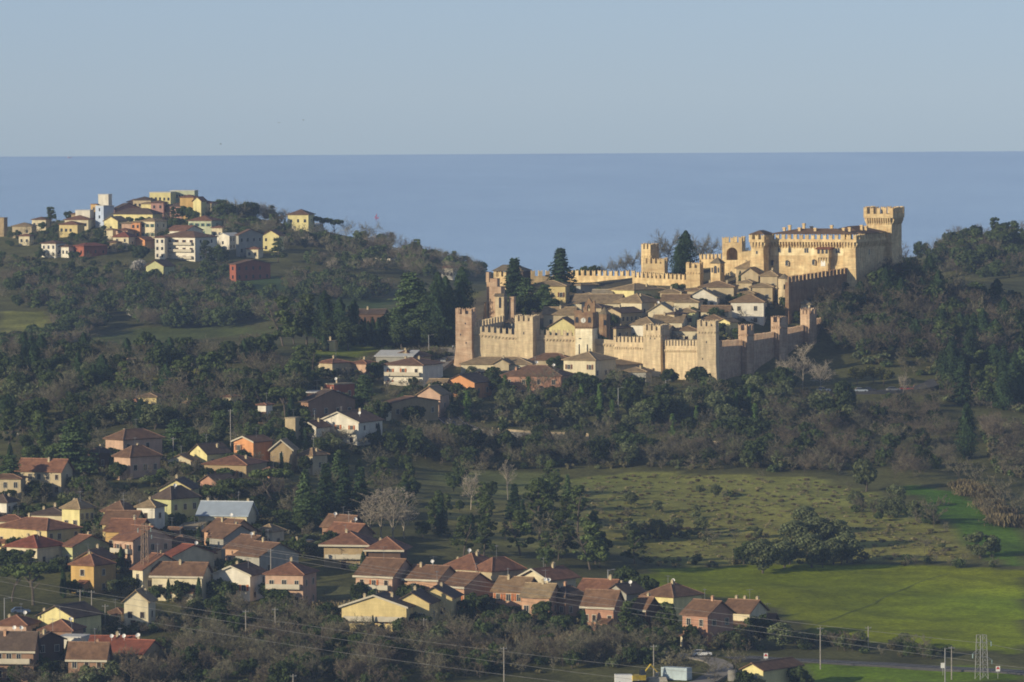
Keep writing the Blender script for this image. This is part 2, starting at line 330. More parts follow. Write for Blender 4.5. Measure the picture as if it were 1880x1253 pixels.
def tower(label, x0, x1, x2, ytop, D, m, group='battlemented towers along the town walls', name='wall_tower', Hm=1.9, flare=.0, corb=None, batter=0.0, batz=6.0, fixW=None, theta=None, drop=4.0, slits=(), cat='tower', notch=.45, mw=1.0, gap=.75):
    s = F/D; wl, wr = x1-x0, max(x2-x1, 2)
    th = math.atan2(wr, wl) if theta is None else R(theta)
    Wd = wl/(s*math.cos(th)); Ld = wr/(s*math.sin(th)) if theta is not None and fixW is None else (fixW or Wd)
    c = at(x1, ytop, D); gz = float(min(hgt(c[0], c[1]), hgt(c[0]-Wd, c[1]), hgt(c[0], c[1]+Ld)))
    cx = c[0]-math.cos(th)*Wd/2+math.sin(th)*Ld/2; cy = c[1]+math.sin(th)*Wd/2+math.cos(th)*Ld/2
    t = thing(name, label, cat, (cx, cy, gz), -th, group); H = c[2]-gz; a, b = Wd/2, Ld/2
    zb = H-Hm                                     # foot of the merlons
    mb = MB(); a0, b0 = a-flare, b-flare; zf = zb-1.6 if flare else zb-.003
    mb.prism([(-a0,-b0,-drop),(a0,-b0,-drop),(a0,b0,-drop),(-a0,b0,-drop)], [(-a0,-b0,zf),(a0,-b0,zf),(a0,b0,zf),(-a0,b0,zf)])
    if batter:
        k = batter; q = 1.02; mb.prism([(-a0-k,-b0-k,-drop),(a0+k,-b0-k,-drop),(a0+k,b0+k,-drop),(-a0-k,b0+k,-drop)], [(-a0-.03,-b0-.03,batz),(a0+.03,-b0-.03,batz),(a0+.03,b0+.03,batz),(-a0-.03,b0+.03,batz)])
    mb.build('wall', m, t)
    mb = MB()
    if flare: mb.box(-a, a, -b, b, zf+.004, zb)
    for p0, p1, nn in (((-a,-b,zb),(a,-b,zb),(0,-1,0)), ((a,b,zb),(-a,b,zb),(0,1,0))): merlons(mb, p0, p1, Hm, mw, gap, nrm=nn, notch=notch)
    for p0, p1, nn in (((a,-b+1.0,zb),(a,b-1.0,zb),(1,0,0)), ((-a,b-1.0,zb),(-a,-b+1.0,zb),(-1,0,0))): merlons(mb, p0, p1, Hm, mw, gap, nrm=nn, notch=notch)
    mb.build('battlement', m, t)
    if flare or corb:
        mb = MB(); o = flare if flare else .22; z = zf if flare else zb-corb; ch = 1.0 if flare else .8; pt = .95
        for p0, p1, nn in (((-a0,-b0),(a0,-b0),(0,-1,0)), ((a0,-b0),(a0,b0),(1,0,0)), ((-a0,b0),(-a0,-b0),(-1,0,0))): corbels(mb, p0, p1, z, o, ch, pt, nrm=nn)
        mb.build('machicolation', m, t)
    for f, x, z, w, h in slits: slit(t, f, 2*a0, 2*b0, x, H-z, w, h)
    t['dims'] = (Wd, Ld, H); return t
def wall_run(label, A, B, m, t=1.4, Hm=1.9, corb=0.0, drop=5.0, mer=True, pitch=1.0, mw=1.0, gap=.75, name='town_wall', group='lengths of the battlemented town wall', notch=.45, low=None):
    a, b = at(*A), at(*B); L = math.hypot(b[0]-a[0], b[1]-a[1]); rz = math.atan2(b[1]-a[1], b[0]-a[0])
    g0, g1 = float(hgt(a[0], a[1])), float(hgt(b[0], b[1])); th = thing(name, label, 'wall', (a[0], a[1], g0), rz, group)
    za, zb = a[2]-g0-(Hm if mer else 0), b[2]-g0-(Hm if mer else 0)
    dz = min(0, g1-g0); mb = MB(); lo = -drop+dz if low is None else low
    mb.prism([(0,0,lo),(L,0,lo),(L,t,lo),(0,t,lo)], [(0,0,za),(L,0,zb),(L,t,zb),(0,t,za)]); mb.build('wall', m, th)
    if mer:
        mb = MB(); merlons(mb, (0,-.02,za), (L,-.02,zb), Hm, mw, gap, .5, nrm=(0,-1,0), notch=notch); mb.build('battlement', m, th)
    if corb:
        mb = MB(); n = int(L/pitch)
        for i in range(n):
            x = L*(i+.5)/n; z = za+(zb-za)*x/L-corb
            mb.prism([(x-.2,0,z),(x-.2,-.3,z),(x-.2,-.3,z-.3),(x-.2,0,z-.8)], [(x+.2,0,z),(x+.2,-.3,z),(x+.2,-.3,z-.3),(x+.2,0,z-.8)])
        mb.prism([(0,-.32,za-corb+.01),(L,-.32,zb-corb+.01),(L,.1,zb-corb+.01),(0,.1,za-corb+.01)], [(0,-.32,za-corb+.3),(L,-.32,zb-corb+.3),(L,.1,zb-corb+.3),(0,.1,za-corb+.3)])
        mb.build('machicolation', m, th)
    return th
# ---- front of the town wall, left to right
tower('tall pinkish brick corner tower at the left end of the town wall', 836, 865.5, 874, 566, 1754.5, M_PK, batter=.9, batz=5.5, drop=3, slits=[('F',.6,5,.35,.5),('F',-1,8.5,.35,.5),('F',.8,11,.35,.5)])
wall_run('plain pale wall stretch with battlements joining the left corner tower to the next tower', (868,597,1756.8), (950,604,1754.6), M_ST, corb=1.0)
tower('pale square wall tower between the left corner tower and the clock gate', 945, 978, 991, 579, 1752.5, M_ST, slits=[('F',0,6,.3,.8)])
wall_run('short pale wall stretch with battlements left of the clock gate', (982,604,1755.6), (1060,606,1754), M_ST, corb=1.2)
wall_run('pale wall stretch right of the clock gate, battlemented on its right half only', (1127,617,1752.4), (1186,618,1742), M_ST, corb=1.6)
wall_run('low lean-to topped wall piece directly right of the clock gate, without battlements', (1088,622,1754.6), (1128,625,1752.4), M_ST, mer=False, corb=1.5, Hm=0)
tower('broad pale wall tower right of the clock gate beside a long shadow', 1181, 1212.5, 1229, 596, 1738, M_ST, corb=1.4, batter=.5, batz=4, slits=[('F',-.5,4.6,.3,.5),('F',1,4.6,.3,.5)])
wall_run('reddish topped wall stretch joining the two big front towers above the bushes', (1214,624,1741), (1285,624,1722), M_ST, corb=1.4)
tower('tallest front wall tower at the right corner, sunlit left and shaded right', 1280, 1314, 1321, 588, 1716, M_ST, corb=1.6, batter=.9, batz=6, slits=[('F',0,7,.3,.6),('F',-1.2,12,.3,.5)], drop=6)
# ---- right flank climbing away
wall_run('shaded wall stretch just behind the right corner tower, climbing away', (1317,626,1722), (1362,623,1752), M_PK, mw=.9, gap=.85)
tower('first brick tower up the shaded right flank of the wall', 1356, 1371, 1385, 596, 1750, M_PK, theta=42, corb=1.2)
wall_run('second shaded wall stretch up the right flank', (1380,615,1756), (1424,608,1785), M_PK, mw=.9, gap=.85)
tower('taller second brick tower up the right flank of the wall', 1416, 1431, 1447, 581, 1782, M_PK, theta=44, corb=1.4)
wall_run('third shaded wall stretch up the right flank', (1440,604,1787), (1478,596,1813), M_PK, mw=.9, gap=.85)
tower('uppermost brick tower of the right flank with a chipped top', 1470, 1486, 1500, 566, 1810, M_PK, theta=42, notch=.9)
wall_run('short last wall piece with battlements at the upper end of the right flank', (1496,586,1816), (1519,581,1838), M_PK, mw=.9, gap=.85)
# ---- left flank and ruined tower group
wall_run('left flank wall running from the corner tower back to the ruined tower, merlons sunlit', (872,590,1758), (926,579,1786), M_ST, mw=1.5, gap=1.3)
def ruined_tower():
    D = 1790; s = F/D; c = at(912, 582, D); gz = float(hgt(c[0], c[1])); th = R(12); m = lambda px: (px-912)/s
    t = thing('ruined_tower', 'broken topped tall brown tower with arched bell opening behind the left corner tower', 'tower', (c[0], c[1], gz), -th)
    z = lambda py: float(at(912, py, D)[2]-gz)
    mb = MB(); mb.box(m(898), m(920), .1, 6, -4, z(527)); mb.box(m(898), m(912), .9, 5, z(527)+.003, z(512))
    mb.box(m(890.5), m(899), 2.2, 5.5, -4, z(519)); mb.box(m(889.5), m(895), 2, 5.7, z(519)+.003, z(500.5)); mb.build('wall', M_PK, t)
    mb = MB(); mb.box(m(913), m(929), -3, 2.5, -4, z(544)); mb.build('belfry', M_ST, t)
    mb = MB(); mb.box(m(920), m(924), -.08, .1, 0, 3.0); k = 8; w = m(924)-m(920)
    pts = [(m(922)+w/2*math.cos(math.pi*i/k), -.08, 3+w/2*math.sin(math.pi*i/k)) for i in range(k+1)]; mb.prism(pts, [(p[0], .1, p[2]) for p in pts])
    mb.build('window', M_DKW, t, loc=(0,-3.0,z(565)))
    mb = MB(); a, b = m(912)-.3, m(930); mb.prism([(a,-3.4,z(544)+.01),(b,-3.4,z(544)+.01),(b,3,z(544)+.01),(a,3,z(544)+.01)], [(a,-1,z(539)),(a+3,-1,z(539)),(a+3,1,z(539)),(a,1,z(539))]); mb.build('roof', M_TILE, t)
    mb = MB(); mb.box(m(936), m(945.5), -1, 2, -4, z(545)); mb.build('wall', M_PK, t)
    mb = MB(); mb.prism([(m(884),-1,-4),(m(892),-1,-4),(m(892),.5,-4),(m(884),.5,-4)], [(m(890),-1,z(555)),(m(891.5),-1,z(555)),(m(891.5),.5,z(555)),(m(890),.5,z(555))]); mb.build('spur', M_OB, t)
    return t
ruined_tower()
t = tower('pale battlemented round-cornered bastion under a low tiled roof behind the fir tree', 906, 929, 936, 498, 1905, M_GD, theta=20, fixW=8, drop=6)
Wd, Ld, H = t['dims']; mb = MB(); a, b = Wd/2+.6, Ld/2+.6
mb.prism([(-a,-b,H+.01),(a+6,-b,H+.01),(a+6,b,H+.01),(-a,b,H+.01)], [(-.3,-.3,H+2.0),(a+2,-.3,H+2.0),(a+2,.3,H+2.0),(-.3,.3,H+2.0)]); mb.build('roof', M_TILE, t)
mb = MB(); mb.box(a, a+5.4, -b+.8, b-.8, -4, H-.1); mb.build('loggia', mat('dark_timber', srgb(104,88,76,.5)), t)  # loggia block in one even dark brown
# ---- back walls
wall_run('rear wall behind the yellow house, battlements silhouetted against the sea', (975,497,1932), (1050,497,1936), M_GD, corb=2.2, pitch=1.4, mw=1.4, gap=1.1)
wall_run('long rear wall with deep brackets under its battlements, seen over the tiled roofs', (1046,496,1934), (1165,497,1915), M_GD, corb=2.4, pitch=1.3, mw=1.35, gap=1.05)
wall_run('sunlit upper wall with close merlons between the rear wall and the square tower', (1161,499,1890), (1264,504,1876), M_GD, mw=1.0, gap=.75)
t = tower('small two-stage golden tower standing on the upper wall before the bare trees', 1180, 1220, 1226, 474, 1905, M_GD, theta=14, fixW=5, corb=0)
tower('slim upper stage turret with open sunlit top on the golden two-stage tower', 1177.5, 1194, 1212, 447.5, 1908, M_GD, theta=44, fixW=4.2, corb=2.2)
tower('square golden tower between the upper wall and the belfry', 1259.5, 1285, 1292, 482, 1868, M_GD, corb=1.4)
wall_run('distant wall stretch with low merlons linking the round cypress to the arched gate tower', (1284,466,1915), (1330,466,1908), M_GD)
wall_run('short battlemented wall joining the arched gate tower to the fortress', (1356,463,1895), (1384,460,1872), M_GD)
wall_run('lower golden wall under the arched gate tower, behind the belfry', (1325,478,1885), (1384,478,1866), M_GD, mer=False, Hm=0)
def belfry():
    t = tower('low golden belfry with three arched bell openings under a pyramid roof', 1305, 1322, 1331, 484, 1862, M_GD, theta=26, name='bell_tower', group=None, Hm=.02, notch=0)
    Wd, Ld, H = t['dims']
    for ch in list(t.children):
        if ch.name.startswith('battlement'): bpy.data.objects.remove(ch)
    mb = MB(); a, b = Wd/2+.4, Ld/2+.4; mb.prism([(-a,-b,H),(a,-b,H),(a,b,H),(-a,b,H)], [(-.05,-.05,H+2.0),(.05,-.05,H+2.0),(.05,.05,H+2.0),(-.05,.05,H+2.0)]); mb.build('roof', M_TILE, t)
    slit(t, 'F', Wd, Ld, 0, H-3.2, .9, 2.0, True, M_OB); slit(t, 'F', Wd, Ld, -1.15, H-3, .5, 1.4, True); slit(t, 'F', Wd, Ld, 1.15, H-3, .5, 1.4, True); slit(t, 'R', Wd, Ld, 0, H-3, .8, 1.8, True)
belfry()
def arch_tower():
    D = 1892; s = F/D; th = R(14); c = at(1344, 492, D); gz = float(hgt(c[0], c[1])); m = lambda px: (px-1344)/s/math.cos(th); z = lambda py: float(at(1344, py, D)[2]-gz)
    t = thing('gate_tower', 'golden gate tower pierced by one large open round arch beside the fortress', 'tower', (c[0], c[1], gz), -th)
    x0, x1, hw = m(1326), m(1362), m(1354)-m(1344); zs, r = z(465), m(1354)-m(1344); d = 6; mb = MB()
    mb.box(x0, -hw, 0, d, -4, z(446)); mb.box(hw, x1, 0, d, -4, z(446)); k = 10
    top = z(446)
    for i in range(k):
        a0, a1 = math.pi*i/k, math.pi*(i+1)/k; p = [(r*math.cos(a0), zs+r*math.sin(a0)), (r*math.cos(a1), zs+r*math.sin(a1))]
        q = [(p[0][0], 0, p[0][1]), (p[0][0], 0, top), (p[1][0], 0, top), (p[1][0], 0, p[1][1])]; mb.prism(q, [(v[0], d, v[2]) for v in q])
    mb.box(-hw, hw, .5, d, -4, z(478)); mb.box(-hw, hw, d-.5, d-.1, z(478), z(454))
    mb.build('wall', M_GD, t); mb = MB(); zb = top+.003
    for p0, p1, nn in (((x0,0,zb),(x1,0,zb),(0,-1,0)), ((x1,d,zb),(x0,d,zb),(0,1,0)), ((x1,1,zb),(x1,d-1,zb),(1,0,0))): merlons(mb, p0, p1, 2.0, 1.1, 1.4, nrm=nn)
    mb.build('battlement', M_GD, t)
arch_tower()
# ---- clock gate
def clock_gate():
    D = 1751.5; s = F/D; th = R(15); c = at(1072, 655, D); gz = float(hgt(c[0], c[1])); z = lambda py: float(at(1072, py, D)[2]-gz); k = 1/s/math.cos(th)
    W2 = 17*k; t = thing('clock_tower', 'cream lower and brown upper gate tower carrying the town clock and a bell gable', 'tower', (c[0], c[1], gz), -th)
    Ld = 6.6; mb = MB(); mb.box(-W2+.25, W2-.25, 0, Ld, -3, z(604)); mb.build('wall', M_CR, t)
    mb = MB(); mb.box(-W2, W2, -.25, Ld+.2, z(600), z(574)); mb.build('clock_storey', M_OB, t)
    mb = MB(); mb.box(-W2+.26, W2-.26, .02, Ld, z(604)+.002, z(600)-.002)
    for i in range(9):
        x = -W2+.35+(2*W2-.7)*i/8; mb.prism([(x-.2,.0,z(604)),(x-.2,-.24,z(601)),(x-.2,-.24,z(600)-.003),(x-.2,.0,z(600)-.003)], [(x+.2,.0,z(604)),(x+.2,-.24,z(601)),(x+.2,-.24,z(600)-.003),(x+.2,.0,z(600)-.003)])
    for i in range(9):
        y = .4+(Ld-.8)*i/8; mb.prism([(W2-.25,y-.2,z(604)),(W2,y-.2,z(601)),(W2,y-.2,z(600)-.003),(W2-.25,y-.2,z(600)-.003)], [(W2-.25,y+.2,z(604)),(W2,y+.2,z(601)),(W2,y+.2,z(600)-.003),(W2-.25,y+.2,z(600)-.003)])
    mb.build('machicolation', M_OB, t)
    # clock
    n = 24; rad = 4.6*k; mb = MB(); pts = [(rad*math.cos(2*math.pi*i/n), 0, rad*math.sin(2*math.pi*i/n)) for i in range(n)]; mb.prism(pts, [(p[0], -.12, p[2]) for p in pts])
    cl = mb.build('clock_face', mat('white_enamel', (.78,.76,.68), var=.03), t, loc=(-.3*k, -.25, z(588.5)))
    mb = MB()
    for i in range(12):
        a = 2*math.pi*i/12; q = np.array([math.sin(a), 0, math.cos(a)]); r_ = np.array([math.cos(a), 0, -math.sin(a)]); c1 = q*rad*.82
        mb.prism([c1-q*.1-r_*.04, c1-q*.1+r_*.04, c1+q*.1+r_*.04, c1+q*.1-r_*.04], [p+np.array([0,-.03,0]) for p in (c1-q*.1-r_*.04, c1-q*.1+r_*.04, c1+q*.1+r_*.04, c1+q*.1-r_*.04)])
    mb.build('hour_marks', M_DKW, cl, loc=(0,-.12,0))
    for nm, a, l, w in (('hour_hand', R(172), .5, .07), ('minute_hand', R(8), .72, .05)):
        mb = MB(); mb.box(-w, w, -.04, 0, -.1, rad*l); o = mb.build(nm, M_DKW, cl, loc=(0,-.16 if l < .6 else -.2,0)); o.rotation_euler = (0, a, 0)
    for x in (1060, 1083):
        slit(t, 'F', 2*W2, 0, (x-1072)*k, z(593), 1.0, 1.3, True, M_OB).location.y = -.25
    for x in (1063.5, 1078.5):
        slit(t, 'F', 2*W2, 0, (x-1072)*k, z(654), .34, 3.6, False)
    slit(t, 'F', 2*W2, 0, -1.2, z(623), .8, .3)
    # bell gable
    mb = MB(); g = lambda px: (px-1072)*k; y0, y1 = .4, 1.5
    prof = [(g(1070),z(574)),(g(1092.5),z(574)),(g(1091.5),z(552)),(g(1089),z(552)),(g(1088),z(558)),(g(1081),z(547)),(g(1077),z(555)),(g(1074),z(556)),(g(1073),z(564)),(g(1070),z(566))]
    op = [(g(1078),z(572)),(g(1083),z(572)),(g(1083),z(562)),(g(1080.5),z(559)),(g(1078),z(562))]
    L_ = [prof[0],(g(1078),z(574)),op[0],op[4],op[3],prof[5],prof[6],prof[7],prof[8],prof[9]]; R_ = [(g(1078),z(574)),prof[1],prof[2],prof[3],prof[4],prof[5],op[3],op[2],op[1],op[0]]
    for pr in (L_, R_): mb.prism([(x,y0,zz) for x,zz in pr], [(x,y1,zz) for x,zz in pr])
    mb.build('bell_gable', M_OB, t)
    mb = MB(); mb.lathe([(0,.75),(.2,.72),(.27,.4),(.4,.05),(.42,0)], 12); mb.build('bell', mat('bronze', (.09,.075,.04), rough=.45, metal=.8), t, loc=(g(1080.5), .95, z(567)))
    mb = MB()
    for x in (1056.5, 1061, 1066): mb.box((x-1072)*k-.45, (x-1072)*k+.45, -.24, .3, z(574)+.003, z(570))
    mb.build('battlement', M_OB, t)
clock_gate()
# ---- small wall bits by the fortress, upper right
t = tower('ruined pointed wall tower on the right shoulder below the fortress', 1564, 1580, 1591, 513, 1850, M_GD, theta=34, notch=.2, corb=1.6, batter=.6, batz=3)
Wd, Ld, H = t['dims']; mb = MB(); mb.prism([(-Wd/2+.3,-Ld/2+.02,H-2),(.6,-Ld/2+.02,H-2),(.6,-Ld/2+1,H-2),(-Wd/2+.3,-Ld/2+1,H-2)], [(-.9,-Ld/2+.02,H+2.2),(-.3,-Ld/2+.02,H+2.2),(-.3,-Ld/2+1,H+2.2),(-.9,-Ld/2+1,H+2.2)]); mb.build('gable', M_GD, t)
wall_run('shaded battlemented terrace wall at the foot of the fortress', (1448,508,1824), (1556,491,1850), M_OB, mw=1.1, gap=1.0, Hm=2.0)  # darker brick puts this wall's shade into its colour
wall_run('sloping sunlit wall fragment leading down left from the pointed wall tower', (1508,540,1842), (1548,540,1846), M_GD, mer=False, Hm=0)
wall_run('stepped lower end of the golden wall beside the pointed tower', (1544,541,1848), (1570,556,1850), M_GD, mer=False, Hm=0)
# ---- the fortress
def fortress():
    D = 1850; s = F/D; th = R(24); ct, st = math.cos(th), math.sin(th); c = at(1566, 432, D); gz = float(hgt(c[0], c[1]))
    t = thing('fortress', 'large golden medieval fortress with corner towers and a tall keep above the walled village', 'castle', (c[0], c[1], gz), -th)
    Zp = lambda py, y=0.0: float(at(1566, py, D+y*ct)[2]-gz)
    top = Zp(430.5); hm = 1.7; zb = top-hm; kx = lambda px: ray(px, 432)[0]/ray(px, 432)[1]; X = lambda px, y=0.0: (kx(px)*(D+y*ct)-c[0]-y*st)/(ct+kx(px)*st)
    # main block: x from Xf to 0, y from 0 to 31; lower battered skirt
    Xf = X(1414); Yb = 31.0; mb = MB(); fl = .8; ch = 2.2
    mb.box(Xf, 0, 0, Yb, -5, zb-.9); mb.prism([(Xf,-1.1,-5),(0,-1.1,-5),(0,.05,-5),(Xf,.05,-5)], [(Xf,-.03,Zp(470)),(0,-.03,Zp(470)),(0,.05,Zp(470)),(Xf,.05,Zp(470))]); mb.build('wall', M_GD, t)
    mb = MB()
    mb.box(Xf, -.2, -fl, .4, zb-.9, zb); mb.box(-.5, .55, 6.9, Yb, zb-.9, zb)
    merlons(mb, (Xf+.2,-fl,zb), (-.8,-fl,zb), hm, 1.15, .85, .55, nrm=(0,-1,0)); merlons(mb, (.55,7.6,zb), (.55,Yb-.4,zb), hm, 1.15, .85, .55, nrm=(1,0,0)); mb.build('battlement', M_GD, t)
    mb = MB(); corbels(mb, (Xf,0), (-.2,0), zb-.9, fl, ch, 1.0, .42, (0,-1,0)); corbels(mb, (0,7.2), (0,Yb), zb-.9, .55, 2.0, 1.0, .42, (1,0,0)); mb.build('machicolation', M_GD, t)
    mb = MB(); mb.box(Xf+.05, -3.05, -.02, .0, Zp(472.5), zb-.9-1.9); mb.build('plaster', mat('worn_plaster', srgb(240,224,180,.92), scale=.3, col2=srgb(222,194,142,.84), fine=.12, stain=.2), t)
    # right corner tower (near corner) and left corner tower
    def corner(xa, xb, ya, yb, b1, up=0.0):
        o = MB(); k = b1; o.box(xa, xb, ya, yb, -5, zb-.9+up)
        o.prism([(xa-k,ya-k,-6),(xb+k,ya-k,-6),(xb+k,yb,-6),(xa-k,yb,-6)], [(xa-.03,ya-.03,Zp(466)),(xb+.03,ya-.03,Zp(466)),(xb+.03,yb,Zp(466)),(xa-.03,yb,Zp(466))])
        p = o.build('corner_tower', M_GD, t); o = MB(); f = .5
        o.box(xa-f, xb+f, ya-f, yb+f, zb-.9+up+.003, zb+up); z_ = zb+up
        merlons(o, (xa-f,ya-f,z_), (xb+f,ya-f,z_), hm, 1.1, .8, .5, nrm=(0,-1,0)); merlons(o, (xb+f,ya-f+1.2,z_), (xb+f,yb+f,z_), hm, 1.1, .8, .5, nrm=(1,0,0)); merlons(o, (xa-f,yb+f,z_), (xa-f,ya-f+1.2,z_), hm, 1.1, .8, .5, nrm=(-1,0,0)); o.build('battlement', M_GD, p)
        o = MB(); corbels(o, (xa,ya), (xb,ya), zb-.9+up, f, 2.1, 1.0, .42, (0,-1,0)); corbels(o, (xb,ya), (xb,yb), zb-.9+up, f, 2.1, 1.0, .42, (1,0,0)); corbels(o, (xa,yb), (xa,ya), zb-.9+up, f, 2.1, 1.0, .42, (-1,0,0)); o.build('machicolation', M_GD, p)
        return p
    corner(-3.0, 1.1, -.7, 6.6, .9); wl = X(1401, -5.7); lt = corner(wl-4.3, wl+.05, -5.7, 2.5, 1.0)
    # roofs
    o = MB(); z0 = top-.35
    def hip(o, x0, x1, y0, y1, z, h, ins=None):
        i = ins or min((x1-x0), (y1-y0))/2
        if (x1-x0) >= (y1-y0): a, b = (x0+i, (y0+y1)/2), (x1-i, (y0+y1)/2)
        else: a, b = ((x0+x1)/2, y0+i), ((x0+x1)/2, y1-i)
        P = [(x0,y0,z),(x1,y0,z),(x1,y1,z),(x0,y1,z)]; A = (*a, z+h); B = (*b, z+h)
        if (x1-x0) >= (y1-y0): fs = [(P[0],P[1],B,A),(P[1],P[2],B),(P[2],P[3],A,B),(P[3],P[0],A)]
        else: fs = [(P[0],P[1],A),(P[1],P[2],B,A),(P[2],P[3],B),(P[3],P[0],A,B)]
        for f in fs: o.poly(f)
        o.poly(P[::-1])
    hip(o, Xf-.6, .9, -1.1, 13, z0+.3, 1.75, 9); hip(o, -14, .95, 5.5, Yb-.8, z0+.45, 2.2); rf = o.build('roof', mat('fortress_tiles', srgb(158,128,98,.6), scale=.7, col2=srgb(128,100,76,.5), fine=.25, bump=.3), t)
    o = MB(); hip(o, wl-5, wl+.8, -6.5, 3.2, z0+.3, 1.3); o.build('roof', mat('fortress_tiles', None), lt)
    for px, yy, h in ((1450,6,2.0),(1468,3,1.3),(1476,6,2.6),(1490,9,1.6),(1497,3,1.2),(1527,7,2.0),(1549,4,1.2),(1560,5,1.4),(1582,14,2.0),(1590,17,1.6),(1440,8,1.2)):
        o = MB(); o.box(-.4,.4,-.4,.4,0,h); o.box(-.55,.55,-.55,.55,h-.35,h-.1); o.build('chimney', M_GD, rf, loc=(X(px, yy), yy, z0+1.1))
    # windows
    wht = mat('pale_stone', srgb(230,214,178,.85), var=.05)
    for px, py, w, h in ((1431,465,1.0,1.5),(1450,465,1.0,1.6),(1478.5,465,.62,1.5),(1482.5,465,.62,1.5),(1536,465,.62,1.5),(1540,465,.62,1.5)):
        slit(t, 'F', 0, 0, X(px), Zp(py), w, h, True, wht)
    for px, py in ((1419.5,489),(1446,489),(1495,487)): slit(t, 'F', 0, 0, X(px), Zp(py), .95, 1.3, True, wht, depth=.9)
    slit(lt, 'F', 0, 0, wl-2.2, Zp(467), .6, 1.0, False, wht).location.y = -5.7
    slit(t, 'R', 0, 0, 9, Zp(470), .8, 1.4, True, wht); slit(t, 'R', 0, 0, 15, Zp(470), .8, 1.4, True, wht)
    # hanging loggia
    xa, xb = X(1506), X(1528); d = 3.4; o = MB(); o.box(xa, xb, -d, .02, Zp(473), Zp(458))
    o.box(xa+.4, xb-.4, -d+.5, 0, -2, Zp(473)-.002)
    for i in range(5):
        x = xa+.3+(xb-xa-.6)*i/4; o.prism([(x-.2,-d+.5,Zp(477)-1.2),(x+.2,-d+.5,Zp(477)-1.2),(x+.2,-d+.49,Zp(473)-.01),(x-.2,-d+.49,Zp(473)-.01)], [(x-.2,-d+.45,Zp(477)-1.2),(x+.2,-d+.45,Zp(477)-1.2),(x+.2,-d,Zp(473)-.01),(x-.2,-d,Zp(473)-.01)])
    lg = o.build('loggia', M_GD, t); o = MB(); o.prism([(xa-.6,-d-.7,Zp(458)+.01),(xb+.6,-d-.7,Zp(458)+.01),(xb+.6,.0,Zp(458)+.01),(xa-.6,.0,Zp(458)+.01)], [(xa-.6,-d-.7,Zp(457.4)),(xb+.6,-d-.7,Zp(457.4)),(xb+.6,.0,Zp(454)),(xa-.6,.0,Zp(454))]); o.build('roof', M_TERRA, lg)
    for i in range(3):
        x = xa+(xb-xa)*(i+.5)/3; slit(lg, 'F', 0, 0, x, Zp(466), .8, 1.0, True).location.y = -d
    o = MB(); o.box(X(1513), X(1521), -d+.36, -d+.5, Zp(489), Zp(479)); o.build('white_panel', mat('white_board', (.75,.73,.66), var=.04), lg)
    # tall keep
    xk1 = X(1637, 31.0); a = 9.6; ka, kb = xk1-a, xk1; ya, yb = 31.0, 31.0+a; ztop = Zp(380.5, 31.0); f = .75; zt = ztop-2.3; zc = Zp(401, 31.0)
    o = MB(); o.box(ka+f, kb, ya, yb, -8, zc); o.prism([(ka+f,ya,-9),(kb+1.6,ya,-9),(kb+1.6,yb,-9),(ka+f,yb,-9)], [(ka+f+.02,ya+.02,Zp(460)),(kb+.03,ya+.02,Zp(460)),(kb+.03,yb-.02,Zp(460)),(ka+f+.02,yb-.02,Zp(460))]); kp = o.build('keep', M_GD, t)
    o = MB(); o.box(ka, kb+f, ya-f, yb+f, zc+.003, zt)
    for p0, p1, nn in (((ka,ya-f,zt),(kb+f,ya-f,zt),(0,-1,0)), ((kb+f,ya-f+1.3,zt),(kb+f,yb+f-1.3,zt),(1,0,0)), ((kb+f,yb+f,zt),(ka,yb+f,zt),(0,1,0)), ((ka,yb+f-1.3,zt),(ka,ya-f+1.3,zt),(-1,0,0))): merlons(o, p0, p1, 2.3, 1.2, .85, .6, nrm=nn)
    o.build('battlement', M_GD, kp); o = MB()
    for p0, p1, nn in (((ka+f,ya),(kb,ya),(0,-1,0)), ((kb,ya),(kb,yb),(1,0,0)), ((ka+f,yb),(ka+f,ya),(-1,0,0))): corbels(o, p0, p1, zc, f, 2.3, .78, .36, nn)
    o.build('machicolation', M_GD, kp)
fortress()
# ------------------------------------------------------------------ houses: builder
WALLC = {
 'cream': srgb(230,216,180,0.78), 'white': srgb(236,228,208,0.82), 'yellow': srgb(228,206,146,.78), 'lemon': srgb(236,222,158,.8), 'ochre': srgb(216,178,112,0.72),
 'beige': srgb(206,188,152,.75), 'tan': srgb(188,164,124,.7), 'pink': srgb(216,180,152,0.74), 'rose': srgb(196,152,138,0.68), 'orange': srgb(230,164,112,0.78),
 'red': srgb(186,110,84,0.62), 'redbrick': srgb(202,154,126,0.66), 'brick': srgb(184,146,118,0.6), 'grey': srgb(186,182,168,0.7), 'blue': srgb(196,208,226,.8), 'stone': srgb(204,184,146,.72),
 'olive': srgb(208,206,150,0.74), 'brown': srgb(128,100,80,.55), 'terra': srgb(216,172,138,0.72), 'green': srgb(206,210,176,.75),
}
ROOFC = {'terra': (srgb(176,126,96,.56), srgb(140,98,76,.5)), 'red': (srgb(178,106,80,.54), srgb(142,84,66,.5)), 'brown': (srgb(160,124,96,.55), srgb(126,96,74,.5)),
 'dark': (srgb(134,114,98,.5), srgb(108,90,78,.45)), 'grey': (srgb(192,166,126,.62), srgb(158,136,104,.55)), 'tan': (srgb(178,148,112,.6), srgb(146,118,88,.55)), 'metal': (srgb(190,202,212,.8), srgb(170,184,198,.75)),
 'white': (srgb(224,222,214,.8), srgb(206,204,196,.8)), 'pale': (srgb(196,180,150,.66), srgb(166,150,122,.6))}
def wallm(k): return mat('wall_'+k, WALLC[k], scale=.5, var=.07, fine=.06, bump=.15, stretch=(1,1,.5), stain=.12)
